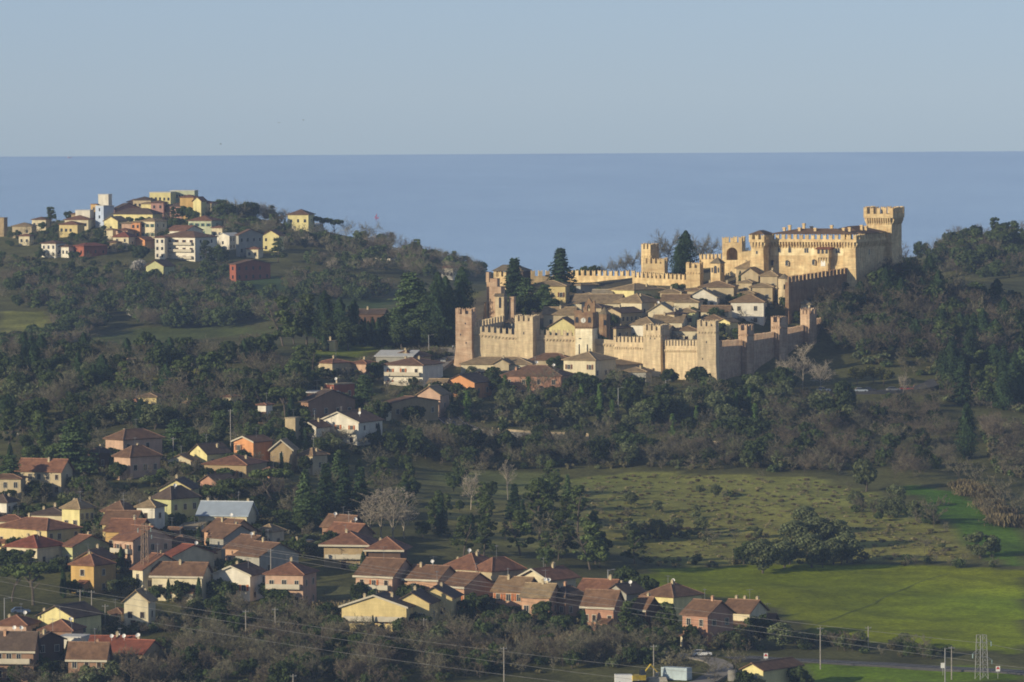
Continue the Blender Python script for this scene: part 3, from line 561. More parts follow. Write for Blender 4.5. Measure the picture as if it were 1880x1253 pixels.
def roofm(k):
    if k == 'metal': return mat('roof_metal', *ROOFC['metal'][:1], rough=.45, scale=.6, var=.05, metal=.3)
    return mat('roof_'+k, ROOFC[k][0], scale=.7, col2=ROOFC[k][1], fine=.3, bump=.5)
M_SH = {'b': mat('shutter_brown', srgb(132,84,58,.6)), 'g': mat('shutter_green', srgb(96,140,120,.7)), 'd': mat('shutter_dark', srgb(70,58,52,.6)), 'o': mat('shutter_orange', srgb(206,122,72,.7))}
M_TRIM = mat('pale_trim', srgb(216,206,182,.74), var=.06); M_CONC = mat('concrete', srgb(168,164,154,.65)); M_ANT = mat('aerial_metal', srgb(190,190,190,.6), rough=.4, metal=.5)
M_DISH = mat('dish_white', srgb(236,234,228,.9), var=.03, rough=.5)
_WIN = {}
def window_mesh(kind, near):
    """frame mesh, pane mesh, shutter mesh (shared by all windows of one kind)"""
    k = (kind, near)
    if k in _WIN: return _WIN[k]
    if not near:
        mb = MB(); mb.box(-.5,.5,-.05,.02,0,1.4,0)
        if kind in 'bgo': mb.box(-1.0,-.52,-.08,.02,0,1.4,1); mb.box(.52,1.0,-.08,.02,0,1.4,1)
        _WIN[k] = (mb.mesh('window', [M_DKW, M_SH.get(kind, M_SH['d'])]), None, None); return _WIN[k]
    mb = MB(); mb.box(-.62,-.5,-.09,.02,-.06,1.46); mb.box(.5,.62,-.09,.02,-.06,1.46); mb.box(-.5,.5,-.09,.02,1.34,1.46); mb.box(-.7,.7,-.16,.02,-.16,-.06); mb.box(-.03,.03,-.07,.02,0,1.34)
    fr = mb.mesh('window', M_TRIM); mb = MB(); mb.box(-.5,.5,-.04,.02,-.06,1.34); pn = mb.mesh('pane', M_DKW); sh = None
    if kind in 'bgod':
        mb = MB()
        if kind == 'd': mb.box(-.49,.49,-.08,-.041,.3,1.34)
        else: mb.box(-1.14,-.64,-.12,-.02,-.04,1.44); mb.box(.64,1.14,-.12,-.02,-.04,1.44)
        sh = mb.mesh('shutter', M_SH[kind])
    _WIN[k] = (fr, pn, sh); return _WIN[k]
def put_window(t, kind, near, loc, rz, sx=1.0, sz=1.0):
    fr, pn, sh = window_mesh(kind, near); o = put('window', fr, t, loc, rz, (sx, 1, sz))
    if pn: put('pane', pn, o)
    if sh: put('shutter', sh, o)
    return o
def slab(mb, quad, th, m=0):
    """roof plane: quad or triangle of top points, th thick, vertical edges"""
    mb.prism([(p[0], p[1], p[2]-th) for p in quad], list(quad), m)
HOUSES = []; PLOTS = []
_CH = {}
def chimney_mesh(k):
    if k not in _CH:
        mb = MB(); mb.box(-.26,.26,-.26,.26,-1.0,.85); mb.box(-.36,.36,-.36,.36,.85,.95); mb.box(-.2,.2,-.2,.2,.95,1.15); mb.prism([(-.38,-.38,1.15),(.38,-.38,1.15),(.38,.38,1.15),(-.38,.38,1.15)], [(-.05,-.05,1.32),(.05,-.05,1.32),(.05,.05,1.32),(-.05,.05,1.32)]); _CH[k] = mb.mesh('chimney', [wallm(k)])
    return _CH[k]
def aerial_mesh():
    if 'a' not in _CH:
        mb = MB(); mb.tube((0,0,-.5),(0,0,3.2),.04,n=5); mb.tube((-.9,0,3.0),(.9,0,3.0),.03,n=4)
        for x in (-.8,-.4,0,.4,.8): mb.tube((x,-.35,3.0),(x,.35,3.0),.025,n=4)
        mb.tube((-.5,0,2.3),(.5,0,2.3),.03,n=4); _CH['a'] = mb.mesh('aerial', M_ANT)
    return _CH['a']
def dish_mesh():
    if 'd' not in _CH:
        mb = MB(); mb.lathe([(.0,0),(.2,.03),(.34,.1),(.42,.16)], 14); mb.lathe([(.42,.16),(.43,.14),(.22,.0),(.0,-.04)], 14); mb.tube((0,-.5,.02),(0,0,.5),.02,n=4)
        me = mb.mesh('satellite_dish', M_DISH); me.transform(Matrix.Rotation(R(70), 4, 'X')); mb2 = MB(); mb2.tube((0,.1,-1.2),(0,.1,.1),.04,n=5); m2 = mb2.mesh('x', M_DISH)
        import bmesh; bm = bmesh.new(); bm.from_mesh(me); bm.from_mesh(m2); bm.to_mesh(me); bm.free(); bpy.data.meshes.remove(m2); _CH['d'] = me
    return _CH['d']
def house(label, x0, x1, x2, ye, H, roof='h', wc='cream', rc='terra', rise=None, win='', chim=(), aer=0, dish=0, dmin=0, D=None, asp=1.15, th=None, ov=.55, group=None, balc='', cat='house', name='house', fascia=False, wc2=None, drop=4.0, trimc=None, door=None, pitch=.33):
    """x0 x1 x2: photograph columns of the front face's left edge, the near corner, the side face's right edge; ye: row of the eave at the near corner; H wall height.
    roof: f ridge running away (gable on the front) / e ridge along the front / h hip / t flat / s single slope rising to the back.
    win: 'cols x rows kind | cols x rows kind' for front and side"""
    if D is None: D = hit(x1, ye, H, dmin)
    if D is None: print('NO GROUND', label); return
    s = F/D; wl, wr = max(x1-x0, 4), max(x2-x1, 3)
    tt = math.atan2(wr, wl*asp) if th is None else R(th); tt = min(max(tt, R(9)), R(47))
    Wd, Ld = wl/(s*math.cos(tt)), wr/(s*math.sin(tt)); Ld = max(Ld, .45*Wd, 4.0)
    c = at(x1, ye, D); cx = c[0]-math.cos(tt)*Wd/2+math.sin(tt)*Ld/2; cy = c[1]+math.sin(tt)*Wd/2+math.cos(tt)*Ld/2; gz = float(c[2]-H)
    a, b = Wd/2, Ld/2; near = s > 5.0
    t = thing(name, label, cat, (cx, cy, gz), -tt, group); HOUSES.append((cx, cy, max(a, b))); PLOTS.append((cx, cy, a, b, tt, s, gz))
    g4 = [float(hgt(cx+math.cos(tt)*u+math.sin(tt)*v, cy-math.sin(tt)*u+math.cos(tt)*v))-gz for u in (-a, a) for v in (-b, b)]
    dr = max(2.0, 1.0-min(g4)); wm = wallm(wc); rm = roofm(rc); mb = MB()
    span = Wd if roof == 'f' else Ld if roof == 'e' else min(Wd, Ld)
    rz = rise if rise is not None else span/2*pitch
    if roof in 'fe':
        if roof == 'f': base = [(-a,-b,-dr),(a,-b,-dr),(a,-b,H),(0,-b,H+rz),(-a,-b,H)]; ex = (0, Ld, 0)
        else: base = [(a,-b,-dr),(a,b,-dr),(a,b,H),(a,0,H+rz),(a,-b,H)]; ex = (-Wd, 0, 0)
        mb.prism(base, [(p[0]+ex[0], p[1]+ex[1], p[2]) for p in base])
    elif roof == 's':
        base = [(a,-b,-dr),(a,b,-dr),(a,b,H+rz),(a,-b,H)]; mb.prism(base, [(p[0]-Wd, p[1], p[2]) for p in base])
    else: mb.box(-a, a, -b, b, -dr, H)
    mb.build('wall', wm, t)
    if wc2:                                                  # the lower storey or end in another colour
        mb = MB(); mb.box(-a-.03, a+.03, -b-.03, b+.03, -dr-.1, H*.42); mb.build('plinth', wallm(wc2), t)
    th_ = .2; e = ov; mb = MB(); k = .03
    if roof == 'f':
        q = rz/a; z0 = H-q*e+k+th_; zt = H+rz+k+th_
        slab(mb, [(-a-e,-b-e,z0),(0,-b-e,zt),(0,b+e,zt),(-a-e,b+e,z0)], th_); slab(mb, [(0,-b-e,zt),(a+e,-b-e,z0),(a+e,b+e,z0),(0,b+e,zt)], th_)
    elif roof == 'e':
        q = rz/b; z0 = H-q*e+k+th_; zt = H+rz+k+th_
        slab(mb, [(-a-e,-b-e,z0),(a+e,-b-e,z0),(a+e,0,zt),(-a-e,0,zt)], th_); slab(mb, [(-a-e,0,zt),(a+e,0,zt),(a+e,b+e,z0),(-a-e,b+e,z0)], th_)
    elif roof == 's':
        q = rz/Ld; slab(mb, [(-a-e,-b-e,H-q*e+k+th_),(a+e,-b-e,H-q*e+k+th_),(a+e,b+e,H+rz+q*e+k+th_),(-a-e,b+e,H+rz+q*e+k+th_)], th_)
    elif roof == 't':
        mb.box(-a-.12, a+.12, -b-.12, b+.12, H+.004, H+.3)
    else:
        i = min(a, b)+e; z0 = H+k; zt = z0+th_+rz; P = [(-a-e,-b-e,z0+th_),(a+e,-b-e,z0+th_),(a+e,b+e,z0+th_),(-a-e,b+e,z0+th_)]
        if Wd >= Ld: A, B = (-a-e+i,0,zt), (a+e-i,0,zt); fs = [(P[0],P[1],B,A),(P[1],P[2],B),(P[2],P[3],A,B),(P[3],P[0],A)]
        else: A, B = (0,-b-e+i,zt), (0,b+e-i,zt); fs = [(P[0],P[1],A),(P[1],P[2],B,A),(P[2],P[3],B),(P[3],P[0],A,B)]
        for f in fs: mb.poly(f)
        for j in range(4):
            p, q_ = P[j], P[(j+1) % 4]; mb.poly([(p[0],p[1],z0),(q_[0],q_[1],z0),q_,p])
        mb.poly([(p[0],p[1],z0) for p in P][::-1])
    M_RG = mat('ridge_'+rc, tuple(min(.6, c*1.35+.02) for c in ROOFC[rc][0]), scale=3, fine=.15)
    if near:                                   # rounded ridge tiles along ridge and hips
        if roof == 'f': mb.tube((0,-b-e,zt),(0,b+e,zt),.13,n=6,m=1)
        elif roof == 'e': mb.tube((-a-e,0,zt),(a+e,0,zt),.13,n=6,m=1)
        elif roof == 'h':
            mb.tube(A, B, .13, n=6, m=1)
            for p_, q_ in ((P[0], A), (P[3], A if Wd >= Ld else B), (P[1], B if Wd >= Ld else A), (P[2], B)): mb.tube(p_, q_, .12, n=6, m=1)
    rf = mb.build('roof', [rm, M_RG], t)
    def rtop(x, y):
        if roof == 'f': return H+rz*(1-abs(x)/a)
        if roof == 'e': return H+rz*(1-abs(y)/b)
        if roof == 's': return H+rz*(y+b)/Ld
        if roof == 't': return H+.3
        return H+rz*min(1, min((a-abs(x))/min(a, b), (b-abs(y))/min(a, b)))
    if fascia:
        mb = MB(); z = H-(rz/(a if roof == 'f' else b if roof == 'e' else min(a, b)))*e*(1 if roof in 'fe' else 0)
        if roof == 'f':
            for sgn in (-1, 1):
                q = [(sgn*(a+e),-b-e-.06,z-.04),(0,-b-e-.06,H+rz-.04),(0,-b-e-.06,H+rz+.36),(sgn*(a+e),-b-e-.06,z+.36)]; mb.prism(q, [(p[0],p[1]+.05,p[2]) for p in q])
        else: mb.box(-a-e, a+e, -b-e-.07, -b-e-.005, z-.12, z+.32)
        mb.build('fascia', M_TRIM, t)
    rr = random.Random(label+'x')
    if s > 5.4 and not chim and rr.random() < .6: chim = [(rr.uniform(-.6,.6), rr.uniform(-.3,.4))]
    if s > 6.3 and not aer: aer = int(rr.random() < .55)
    if s > 6.3 and cat == 'house' and not balc and rr.random() < .45:      # low lean-to against the front or the side
        pw, pd, ph = rr.uniform(.3,.5)*Wd, rr.uniform(1.8,2.8), rr.uniform(2.2,2.7); px_ = rr.uniform(-.5,.5)*(Wd-pw); mb = MB(); y0 = -b-.005
        mb.prism([(px_-pw/2,y0-pd,-dr),(px_+pw/2,y0-pd,-dr),(px_+pw/2,y0,-dr),(px_-pw/2,y0,-dr)], [(px_-pw/2,y0-pd,ph),(px_+pw/2,y0-pd,ph),(px_+pw/2,y0,ph+.7),(px_-pw/2,y0,ph+.7)]); lt_ = mb.build('lean_to', wallm(rr.choice(['cream','beige','tan',wc])), t)
        mb = MB(); slab(mb, [(px_-pw/2-.25,y0-pd-.3,ph+.1),(px_+pw/2+.25,y0-pd-.3,ph+.1),(px_+pw/2+.25,y0,ph+.95),(px_-pw/2-.25,y0,ph+.95)], .15); mb.build('roof', rm, lt_)
        mb = MB(); mb.box(px_-.9,px_+.9,y0-pd-.05,y0-pd+.02,0,1.9); mb.build('door', mat('garage_door', srgb(126,104,84,.7)), lt_)
    for (u, v) in chim: put('chimney', chimney_mesh('terra' if wc in ('redbrick','brick') else 'beige'), rf, (u*a, v*b, rtop(u*a, v*b)))
    rr = random.Random(label)
    for _ in range(aer):
        u, v = rr.uniform(-.5,.5)*a, rr.uniform(-.3,.3)*b; o = put('aerial', aerial_mesh(), rf, (u, v, rtop(u, v)), rr.uniform(0, 3)); o.scale = (1,1,rr.uniform(.7,1.1))
    for _ in range(dish):
        u, v = rr.uniform(-.6,.6)*a, rr.uniform(-.4,.4)*b; put('satellite_dish', dish_mesh(), rf, (u, v, rtop(u, v)+1.2), tt+rr.uniform(-.4,.4))
    if win:
        for face, spec in zip('FR', win.split('|')):
            spec = spec.strip()
            if not spec or spec == '-': continue
            nc, nr, kd = int(spec[0]), int(spec[2]), spec[3] if len(spec) > 3 else 'n'
            wid = Wd if face == 'F' else Ld; fl = H/nr if nr else 3
            for r_ in range(nr):
                for i in range(nc):
                    x = -wid/2+wid*(i+.5)/nc; z = H-fl*(r_+1)+max(.5, (fl-1.45)*.55); szz = min(1.0, (fl-.7)/1.45)
                    loc, rot = ((x, -b, z), 0) if face == 'F' else ((a, x, z), math.pi/2)
                    if rr.random() < .08: continue
                    put_window(t, 'd' if kd in 'nbo' and near and rr.random() < .22 else kd, near, loc, rot, min(1.0, wid/nc/2.0)*rr.uniform(.85, 1.08), szz*rr.uniform(.9, 1.04))
    if near and (door if door is not None else H < 9):
        mb = MB(); mb.box(-.55,.55,-.07,.02,0,2.2); d_ = mb.build('door', mat('door_wood', srgb(96,66,46,.7)), t, loc=(rr.uniform(-.3,.3)*a, -b, .05))
        if wc2: d_.location.y -= .035
    for lv in balc:
        z = H-2.9*int(lv); mb = MB(); mb.box(-a*.9, a*.9, -b-1.3, -b-.002, z-.18, z); mb.box(-a*.9, a*.9, -b-1.36, -b-1.24, z+.004, z+.95); mb.box(-a*.9, -a*.9+.1, -b-1.24, -b-.004, z+.004, z+.9); mb.box(a*.9-.1, a*.9, -b-1.24, -b-.004, z+.004, z+.9); mb.build('balcony', M_TRIM, t)
    return t
# ------------------------------------------------------------------ houses inside the town walls (nearest distance 1765)
IN = dict(dmin=1768, group='houses inside the town walls')
h = house
h('yellow house under a hipped grey roof below the rear wall, half behind trees', 975,1038,1046,526,6,'h','yellow','grey',win='4x1b|1x1', **{**IN,'dmin':1850})
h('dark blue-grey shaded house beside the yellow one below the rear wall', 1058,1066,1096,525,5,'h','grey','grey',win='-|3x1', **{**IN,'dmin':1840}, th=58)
h('house with lemon yellow front under a broad hipped roof, highest of the middle village', 1122,1164,1219,534,6,'h','lemon','grey',win='4x1|4x1',chim=[(.6,.2)], **{**IN,'dmin':1830})
h('small tiled roof leaning beside the lemon yellow house, mostly roof', 1088,1122,1128,540,4,'e','beige','pale',**{**IN,'dmin':1830})
h('long cream strip house under a wide low roof behind the clock gable', 1052,1136,1150,557,4.5,'e','cream','grey',win='6x1|1x1', **{**IN,'dmin':1815}, rise=2.4, chim=[(.3,.3)])
h('house with large twin-slope dark hip roof right of the long cream strip house', 1130,1178,1216,557,5.5,'h','cream','grey',win='4x1|4x1', **{**IN,'dmin':1810}, rise=2.6)
h('gabled house with long shaded windowed side behind the brick apse', 1107,1140,1180,575,8,'f','stone','dark',win='1x1|5x2', **{**IN,'dmin':1798}, th=50)
h('long low chapel-like house with small roof turret left of the clock gate', 998,1054,1060,577,5,'e','beige','grey',win='2x1|-', **{**IN,'dmin':1780}, rise=1.9)
h('bright yellow gabled house just behind the battlements left of the clock gate', 1008,1056,1066,600,5.5,'f','lemon','tan', **{**IN,'dmin':1768}, rise=2.6, win='2x1b|-')
h('broad low grey roofed house with plain white wall behind the right front wall', 1152,1200,1228,598,6.5,'h','white','grey',win='2x1|2x1',aer=1, **{**IN,'dmin':1768}, rise=2.2)
h('gabled cream house with open side yard in the village centre', 1190,1234,1244,572,6,'f','cream','pale',win='2x1|1x1',dish=1, **{**IN,'dmin':1780}, rise=2.4)
h('dark-roofed shaded house in the village centre below the hedge', 1224,1238,1262,578,6,'h','beige','dark',win='1x1|3x1',dish=1, **{**IN,'dmin':1780}, th=48)
h('low house with long tan roof ridge up behind the village centre', 1215,1262,1272,552,5,'e','stone','tan',win='3x1|-', **{**IN,'dmin':1800})
h('pale gable house with white roof edge below the belfry', 1262,1316,1324,546,5,'f','white','pale',win='3x1|1x1', **{**IN,'dmin':1800}, rise=2.6, chim=[(.3,-.4)])
h('tan house with many windows and hipped roof under the square golden tower', 1284,1347,1356,528,6,'h','beige','tan',win='4x1b|1x1', chim=[(-.5,0),(.5,0)], **{**IN,'dmin':1825})
h('small hip roofed house left of the big white house and below the belfry', 1238,1282,1292,556,5,'h','cream','grey',win='2x1|1x1', **{**IN,'dmin':1795})
h('low cream house with pale tiled roof left of the big white house', 1287,1338,1346,572,4.5,'e','cream','tan',win='4x1|-', **{**IN,'dmin':1785}, rise=1.5)
h('big plain white hip roofed house standing free in the right of the village', 1342,1402,1410,556,7.5,'h','white','tan',win='2x2|1x2', **{**IN,'dmin':1790}, rise=2.2)
h('narrow gabled stone house below the arched gate tower', 1361,1392,1402,504,6,'f','stone','grey',win='1x1|2x1', **{**IN,'dmin':1835}, rise=2.0)
h('stone house with dark hip roof standing behind the narrow gabled stone house', 1352,1392,1406,494,5,'h','stone','grey', **{**IN,'dmin':1848}, rise=2.4)
h('hip roofed stone house directly below the left corner tower of the fortress', 1396,1427,1438,508,6,'h','stone','grey',win='2x1|1x1', **{**IN,'dmin':1835}, rise=1.6)
h('stone house with pyramid roof in the row under the fortress', 1378,1418,1424,528,6,'h','stone','grey',win='2x1|1x1', **{**IN,'dmin':1822})
h('small cream house with hipped roof and pale extension behind the uppermost flank tower', 1444,1487,1498,560,5.5,'h','cream','pale',win='1x1|1x1', **{**IN,'dmin':1818}, rise=2.2)
h('flat pale-roofed annexe just above the uppermost flank tower', 1456,1500,1508,568,3.5,'s','beige','pale', **{**IN,'dmin':1812}, rise=.8)
h('yellow house with one dark window behind the right corner tower', 1319,1340,1356,592,5.5,'f','lemon','grey',win='1x1|2x1', **{**IN,'dmin':1745}, rise=1.0)
h('low tiled house with cream strip under the eaves left of the right corner tower', 1236,1282,1290,608,4,'h','cream','tan', **{**IN,'dmin':1745}, chim=[(.2,0)])
h('yellowish house half hidden below the hip roof left of the big white house', 1240,1276,1284,574,5,'h','olive','grey',win='2x1|-', **{**IN,'dmin':1780})
h('grey roofed house in the shade behind the left front tower', 918,944,960,594,4,'h','grey','grey', **{**IN,'dmin':1766}, th=40)
h('tan roofed house in the dip behind the battlements right of the clock gate', 1196,1226,1240,606,4.5,'e','stone','grey', **{**IN,'dmin':1752})
h('long dark roofed stone house lining the lane above the dark village centre house', 1150,1178,1214,545,5,'e','stone','dark',win='2x1|3x1',th=44, **{**IN,'dmin':1835})
h('small low house roof between the white house and the stone houses', 1356,1384,1394,540,4.5,'h','stone','grey',win='2x1|1x1', **{**IN,'dmin':1810})
h('cream house with plain grey roof among the trees left of the castle houses', 1060,1094,1104,545,4,'h','cream','grey', **{**IN,'dmin':1825})
h('tall shaded house in the lane behind the lean-to wall right of the clock gate',1118,1131,1184,604,8,'h','stone','dark',win='-|4x2',th=46, **{**IN,'dmin':1770})
h('cream strip house with long grey roof above the battlements right of the broad wall tower',1198,1252,1264,592,5,'e','cream','grey',win='4x1|-', **{**IN,'dmin':1755}, rise=1.9)
h('small tan roofed house squeezed above the yellow one-window house',1288,1326,1336,588,4.5,'h','beige','tan',win='2x1|-', **{**IN,'dmin':1765}, rise=1.4)
h('narrow dark roofed house between the long cream strip house and the apse',1072,1104,1122,566,5,'h','beige','dark',win='2x1|1x1', **{**IN,'dmin':1795})
h('grey roofed house beside the hedge under the sunlit upper wall',1212,1248,1258,538,4.5,'h','stone','grey',win='2x1|1x1', **{**IN,'dmin':1835})
h('low stone house under the square golden tower, left of the tan many-windowed house',1262,1288,1298,535,4.5,'h','stone','tan',win='2x1|1x1', **{**IN,'dmin':1825})
h('small stone house in the dip right of the tan many-windowed house',1356,1380,1392,520,4.5,'h','stone','grey',win='1x1|1x1', **{**IN,'dmin':1825})
# brick apse beside the clock gate, round turret of the fortress terrace
def apse(label, px, ptop, pbase, D, rpx, m, rm, rise, n=10, name='chapel', cat='chapel'):
    c = at(px, ptop, D); g0 = float(hgt(c[0], c[1])); r = rpx*D/F; t = thing(name, label, cat, (c[0], c[1], g0)); H = c[2]-g0
    mb = MB(); P = [(r*math.cos(2*math.pi*i/n), r*math.sin(2*math.pi*i/n)) for i in range(n)]; mb.prism([(x,y,-4) for x,y in P], [(x,y,H) for x,y in P]); mb.build('wall', m, t)
    mb = MB(); e = 1.12; mb.prism([(x*e,y*e,H+.02) for x,y in P], [(x*.05,y*.05,H+rise) for x,y in P]); mb.build('roof', rm, t)
    mb = MB(); mb.box(-.35,.35,-r*1.02-.02,-r*.9,H-3.4,H-1.8); mb.build('window', M_DKW, t)
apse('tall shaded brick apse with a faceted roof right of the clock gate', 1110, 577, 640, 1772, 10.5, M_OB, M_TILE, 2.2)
apse('small round pale turret house with conical roof at the end of the terrace wall', 1440, 512, 535, 1838, 11.5, M_ST, M_TILE, 1.6, 12, 'round_house', 'house')
# ------------------------------------------------------------------ houses just outside the front wall
OUT = dict(group='houses below the castle front')
h('long low beige house with grey roof under the left front wall', 846,975,982,670,6.0,'h','cream','grey',win='5x1b|1x1', **OUT, dmin=1690, rise=1.9, asp=.35)
h('small gabled bay in the middle of the long beige house', 906,934,940,668,5.8,'f','beige','grey',win='1x1b|-', **OUT, dmin=1680, rise=1.3)
h('red brick villa with large hip roof and grey shutters below the long beige house', 920,1030,1052,692,6.5,'h','redbrick','brown',win='4x2n|2x2', **OUT, dmin=1640, rise=2.8, chim=[(-.6,-.5)], aer=2, dish=2, asp=.7)
h('plain beige house with three shuttered windows under the clock gate', 1035,1093,1132,663,8,'h','cream','grey',win='3x2b|5x1', **OUT, dmin=1680, rise=2.2)
h('low brown-red roof between the long beige house and the clock gate', 972,1046,1054,662,4.5,'h','beige','brown', **OUT, dmin=1715, rise=1.8)
h('low grey lean-to shed in the shade right of the three-window beige house', 1094,1128,1176,672,4,'h','grey','grey',win='-|5x1', **OUT, dmin=1690, th=45)
h('flat grey garage block at the end of the shed row below the broad wall tower', 1140,1186,1198,684,4,'h','grey','grey',win='1x1|1x1', **OUT, dmin=1670, rise=1.2)
h('red hip roofed cottage among bushes left of the white modern house', 583,610,641,668,4.5,'h','beige','terra',win='2x1|2x1', **OUT, dmin=1620, chim=[(0,0)], aer=1)
h('pink cottage with red hip roof next to the white modern house', 643,672,690,669,4.5,'h','pink','terra',win='3x1|1x1', **OUT, dmin=1620, chim=[(0,.2)])
h('long grey-white hall behind the white modern house', 690,756,766,655,5.5,'s','grey','white', **OUT, dmin=1660, rise=1.2)
h('brown gabled house end between the grey hall and the white modern house', 713,768,790,656,5,'f','tan','brown', **OUT, dmin=1650, rise=1.6)
h('white modern house with stepped balconies and wide brown roof', 704,776,812,672,7,'h','white','brown',win='3x2o|1x2', balc='12', **OUT, dmin=1600, chim=[(-.4,0),(.3,0)], rise=1.9)
h('bright orange gabled house with brick side beside the white modern house', 816,871,902,703,5,'f','orange','dark',win='-|2x1', **OUT, dmin=1600, rise=2.2, wc2=None)
h('small cream outbuilding left of the bright orange house', 786,817,826,704,4,'e','cream','grey',win='1x1|-', **OUT, dmin=1600)
h('pale orange gabled house with shaded side below the bright orange one', 766,808,824,725,6.5,'f','pink','grey',win='1x1|1x1', **OUT, dmin=1580, rise=2.2)
h('red flat-roofed little house with white dish above the dark tree', 595,613,650,707,5.5,'t','red','pale',win='1x1|2x1', **OUT, dmin=1560, dish=1)
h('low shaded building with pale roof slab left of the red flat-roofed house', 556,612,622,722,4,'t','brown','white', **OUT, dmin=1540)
h('long dark brick building in the shade below the red flat-roofed house', 552,566,650,738,6,'e','brick','dark',win='1x1|4x1', **OUT, dmin=1540, th=55)
h('long brown roofed house with small lit gable in the trees below the pale orange house', 701,719,804,741,5,'e','tan','brown',win='1x1|4x1', **OUT, dmin=1560, th=52, rise=1.4)
h('white chalet with big gable and wooden balcony', 582,658,700,776,6.5,'f','white','brown',win='3x2o|2x2', balc='1', **OUT, rise=2.6, dish=1, chim=[(.2,.5)], fascia=True)
h('small white gabled annexe left of the white chalet', 546,580,604,785,4.2,'f','white','brown',win='1x1|1x1', **OUT, rise=1.5, fascia=True)
h('tan square tower-like block beside the small white annexe', 523,542,550,769,8,'t','stone','pale', **OUT, win='-|-', door=False)
h('pale cream house sliver among the cypresses uphill of the tan block', 473,488,496,745,5,'h','white','terra',win='1x1|-', **OUT)
h('yellow house half hidden in bare trees on the wooded slope', 252,287,296,730,4.5,'h','yellow','tan',win='3x1|-', group='houses in the left wood')
h('cream house with pale roof peeping between dark trees on the wooded slope', 408,424,434,730,4.5,'h','cream','terra',win='1x1|-', group='houses in the left wood')
h('tiny lit cabin at the upper edge of the left wood', 226,237,241,662,3,'h','lemon','tan', group='houses in the left wood')
h('faintly visible cottage roof near the left edge of the left wood', 18,28,34,672,3.5,'h','beige','terra', group='houses in the left wood')
h('small low white hut near the left edge of the left wood', 44,52,56,674,3,'e','white','white', group='houses in the left wood')
# ------------------------------------------------------------------ middle left
MID = dict(group='houses at mid distance on the left')
h('pink two-storey house with brown-red hip roof, highest at the left', 191,226,294,809,6.5,'h','pink','brown',win='2x1d|4x2d', **MID, rise=2.4, aer=1, chim=[(-.4,-.3)])
h('pink cottage with pyramid roof in front of the highest pink house', 207,239,291,841,5.5,'h','pink','brown',win='2x1|3x1', **MID, rise=2.6, aer=1)
h('lemon gabled cottage with dark roof left of the orange house', 347,380,420,833,4.5,'f','lemon','dark',win='1x1|2x1', **MID, rise=2.2, chim=[(.5,.3)])
h('two-storey orange house with white eaves and brown roof', 428,465,498,812,6.6,'f','orange','brown',win='2x2b|-', **MID, rise=1.2, fascia=True)
h('tall tan gabled house with white verge and one light strip right of the orange house', 496,536,544,826,6,'f','tan','grey',win='1x2|-', **MID, rise=2.4, fascia=True)
h('small cream flat cottage uphill of the orange house', 431,463,470,795,3.5,'s','cream','pale',win='1x1|-', **MID, rise=.6)
h('low cream gable peeping above the pink cottage garden', 308,350,358,846,3.5,'f','cream','tan', **MID, rise=1.4)
h('long terracotta hip roofed house below the orange house', 373,452,486,855,5,'h','tan','terra',win='4x1|2x1', **MID, rise=2.0, chim=[(.5,0)])
h('small brick gable with dark roof beside the big umbrella pines', 366,398,432,886,4,'f','redbrick','dark', **MID, rise=1.6)
h('long shaded beige house with terracotta roof at the far left edge', 28,112,130,865,6.5,'e','beige','terra',win='5x2|1x2', **MID, rise=2.6, dmin=1380, asp=.5)
h('lower shaded beige house in front of the far left long roof', -20,38,44,880,6,'h','beige','brown',win='3x2|-', **MID)
h('dark roofed house with pale yellow front and shaded balconied side', 279,314,362,918,8,'h','olive','dark',win='1x1|3x2', **MID, rise=2.8, dish=1, th=40)
h('yellow gable behind the dark roofed balconied house', 292,350,362,898,6,'f','lemon','dark', **MID, rise=2.2, chim=[(0,-.6)])
h('white house with large pale metal roof', 362,453,468,946,5.5,'e','cream','metal',win='3x1d|1x1', **MID, rise=2.8, chim=[(-.8,.1),(.85,.1)], asp=.6)
h('white two-storey house with grey hip roof left of the dark balconied house', 250,284,300,933,8,'h','white','grey',win='1x2d|1x2', **MID, rise=1.6)
h('pale yellow hip roofed house left of the white two-storey house', 185,228,254,942,6,'h','lemon','brown',win='2x1|1x1', **MID, rise=2.4, chim=[(-.6,.2)], aer=1)
h('first of the stepped brown roofs below the pale yellow house', 187,246,262,962,6,'e','yellow','brown',win='3x1|-', **MID, rise=2.6)
h('second lower stepped roof with yellow lit end below the pale yellow house', 192,252,276,976,6,'e','ochre','terra',win='3x1|1x1', **MID, rise=2.4)
h('pink two-storey house with dark gable and balconies at the left', 205,244,312,993,7.5,'e','pink','terra',win='2x2b|3x2', **MID, rise=2.8, th=50, balc='1', chim=[(.4,.2)], aer=1)
h('long yellow house with red-brown roof at the left edge', -15,86,142,975,6,'h','yellow','terra',win='5x1|4x2', **MID, rise=2.2, asp=.6)
h('cream flat-topped house behind the long yellow house', 53,120,140,947,5,'h','cream','dark',win='3x1|1x1', **MID, rise=1.4, chim=[(-.6,0),(0,.1)])
h('yellow house with dark hip roof behind the cream flat-topped house', 112,146,170,936,7,'h','lemon','grey',win='2x1|3x2', **MID, rise=2.2, aer=1)
h('house with bright red hip roof behind the roundest dark pine', 9,68,112,1007,6,'h','cream','red',win='3x1|2x1', **MID, rise=2.4, chim=[(.1,.2),(-.3,-.2)])
h('pale green gabled house right of the bright red hip roof', 112,133,196,1004,5.5,'e','olive','terra',win='1x1|2x1', **MID, th=52, rise=2.2)
h('ochre house with red hip roof and one shuttered window', 128,172,204,1040,6.5,'h','ochre','terra',win='1x2d|1x2', **MID, rise=2.2, chim=[(-.2,0)])
h('ochre gable rising behind the ochre one-window house', 138,190,208,1028,6,'f','ochre','brown', **MID, rise=2.0)
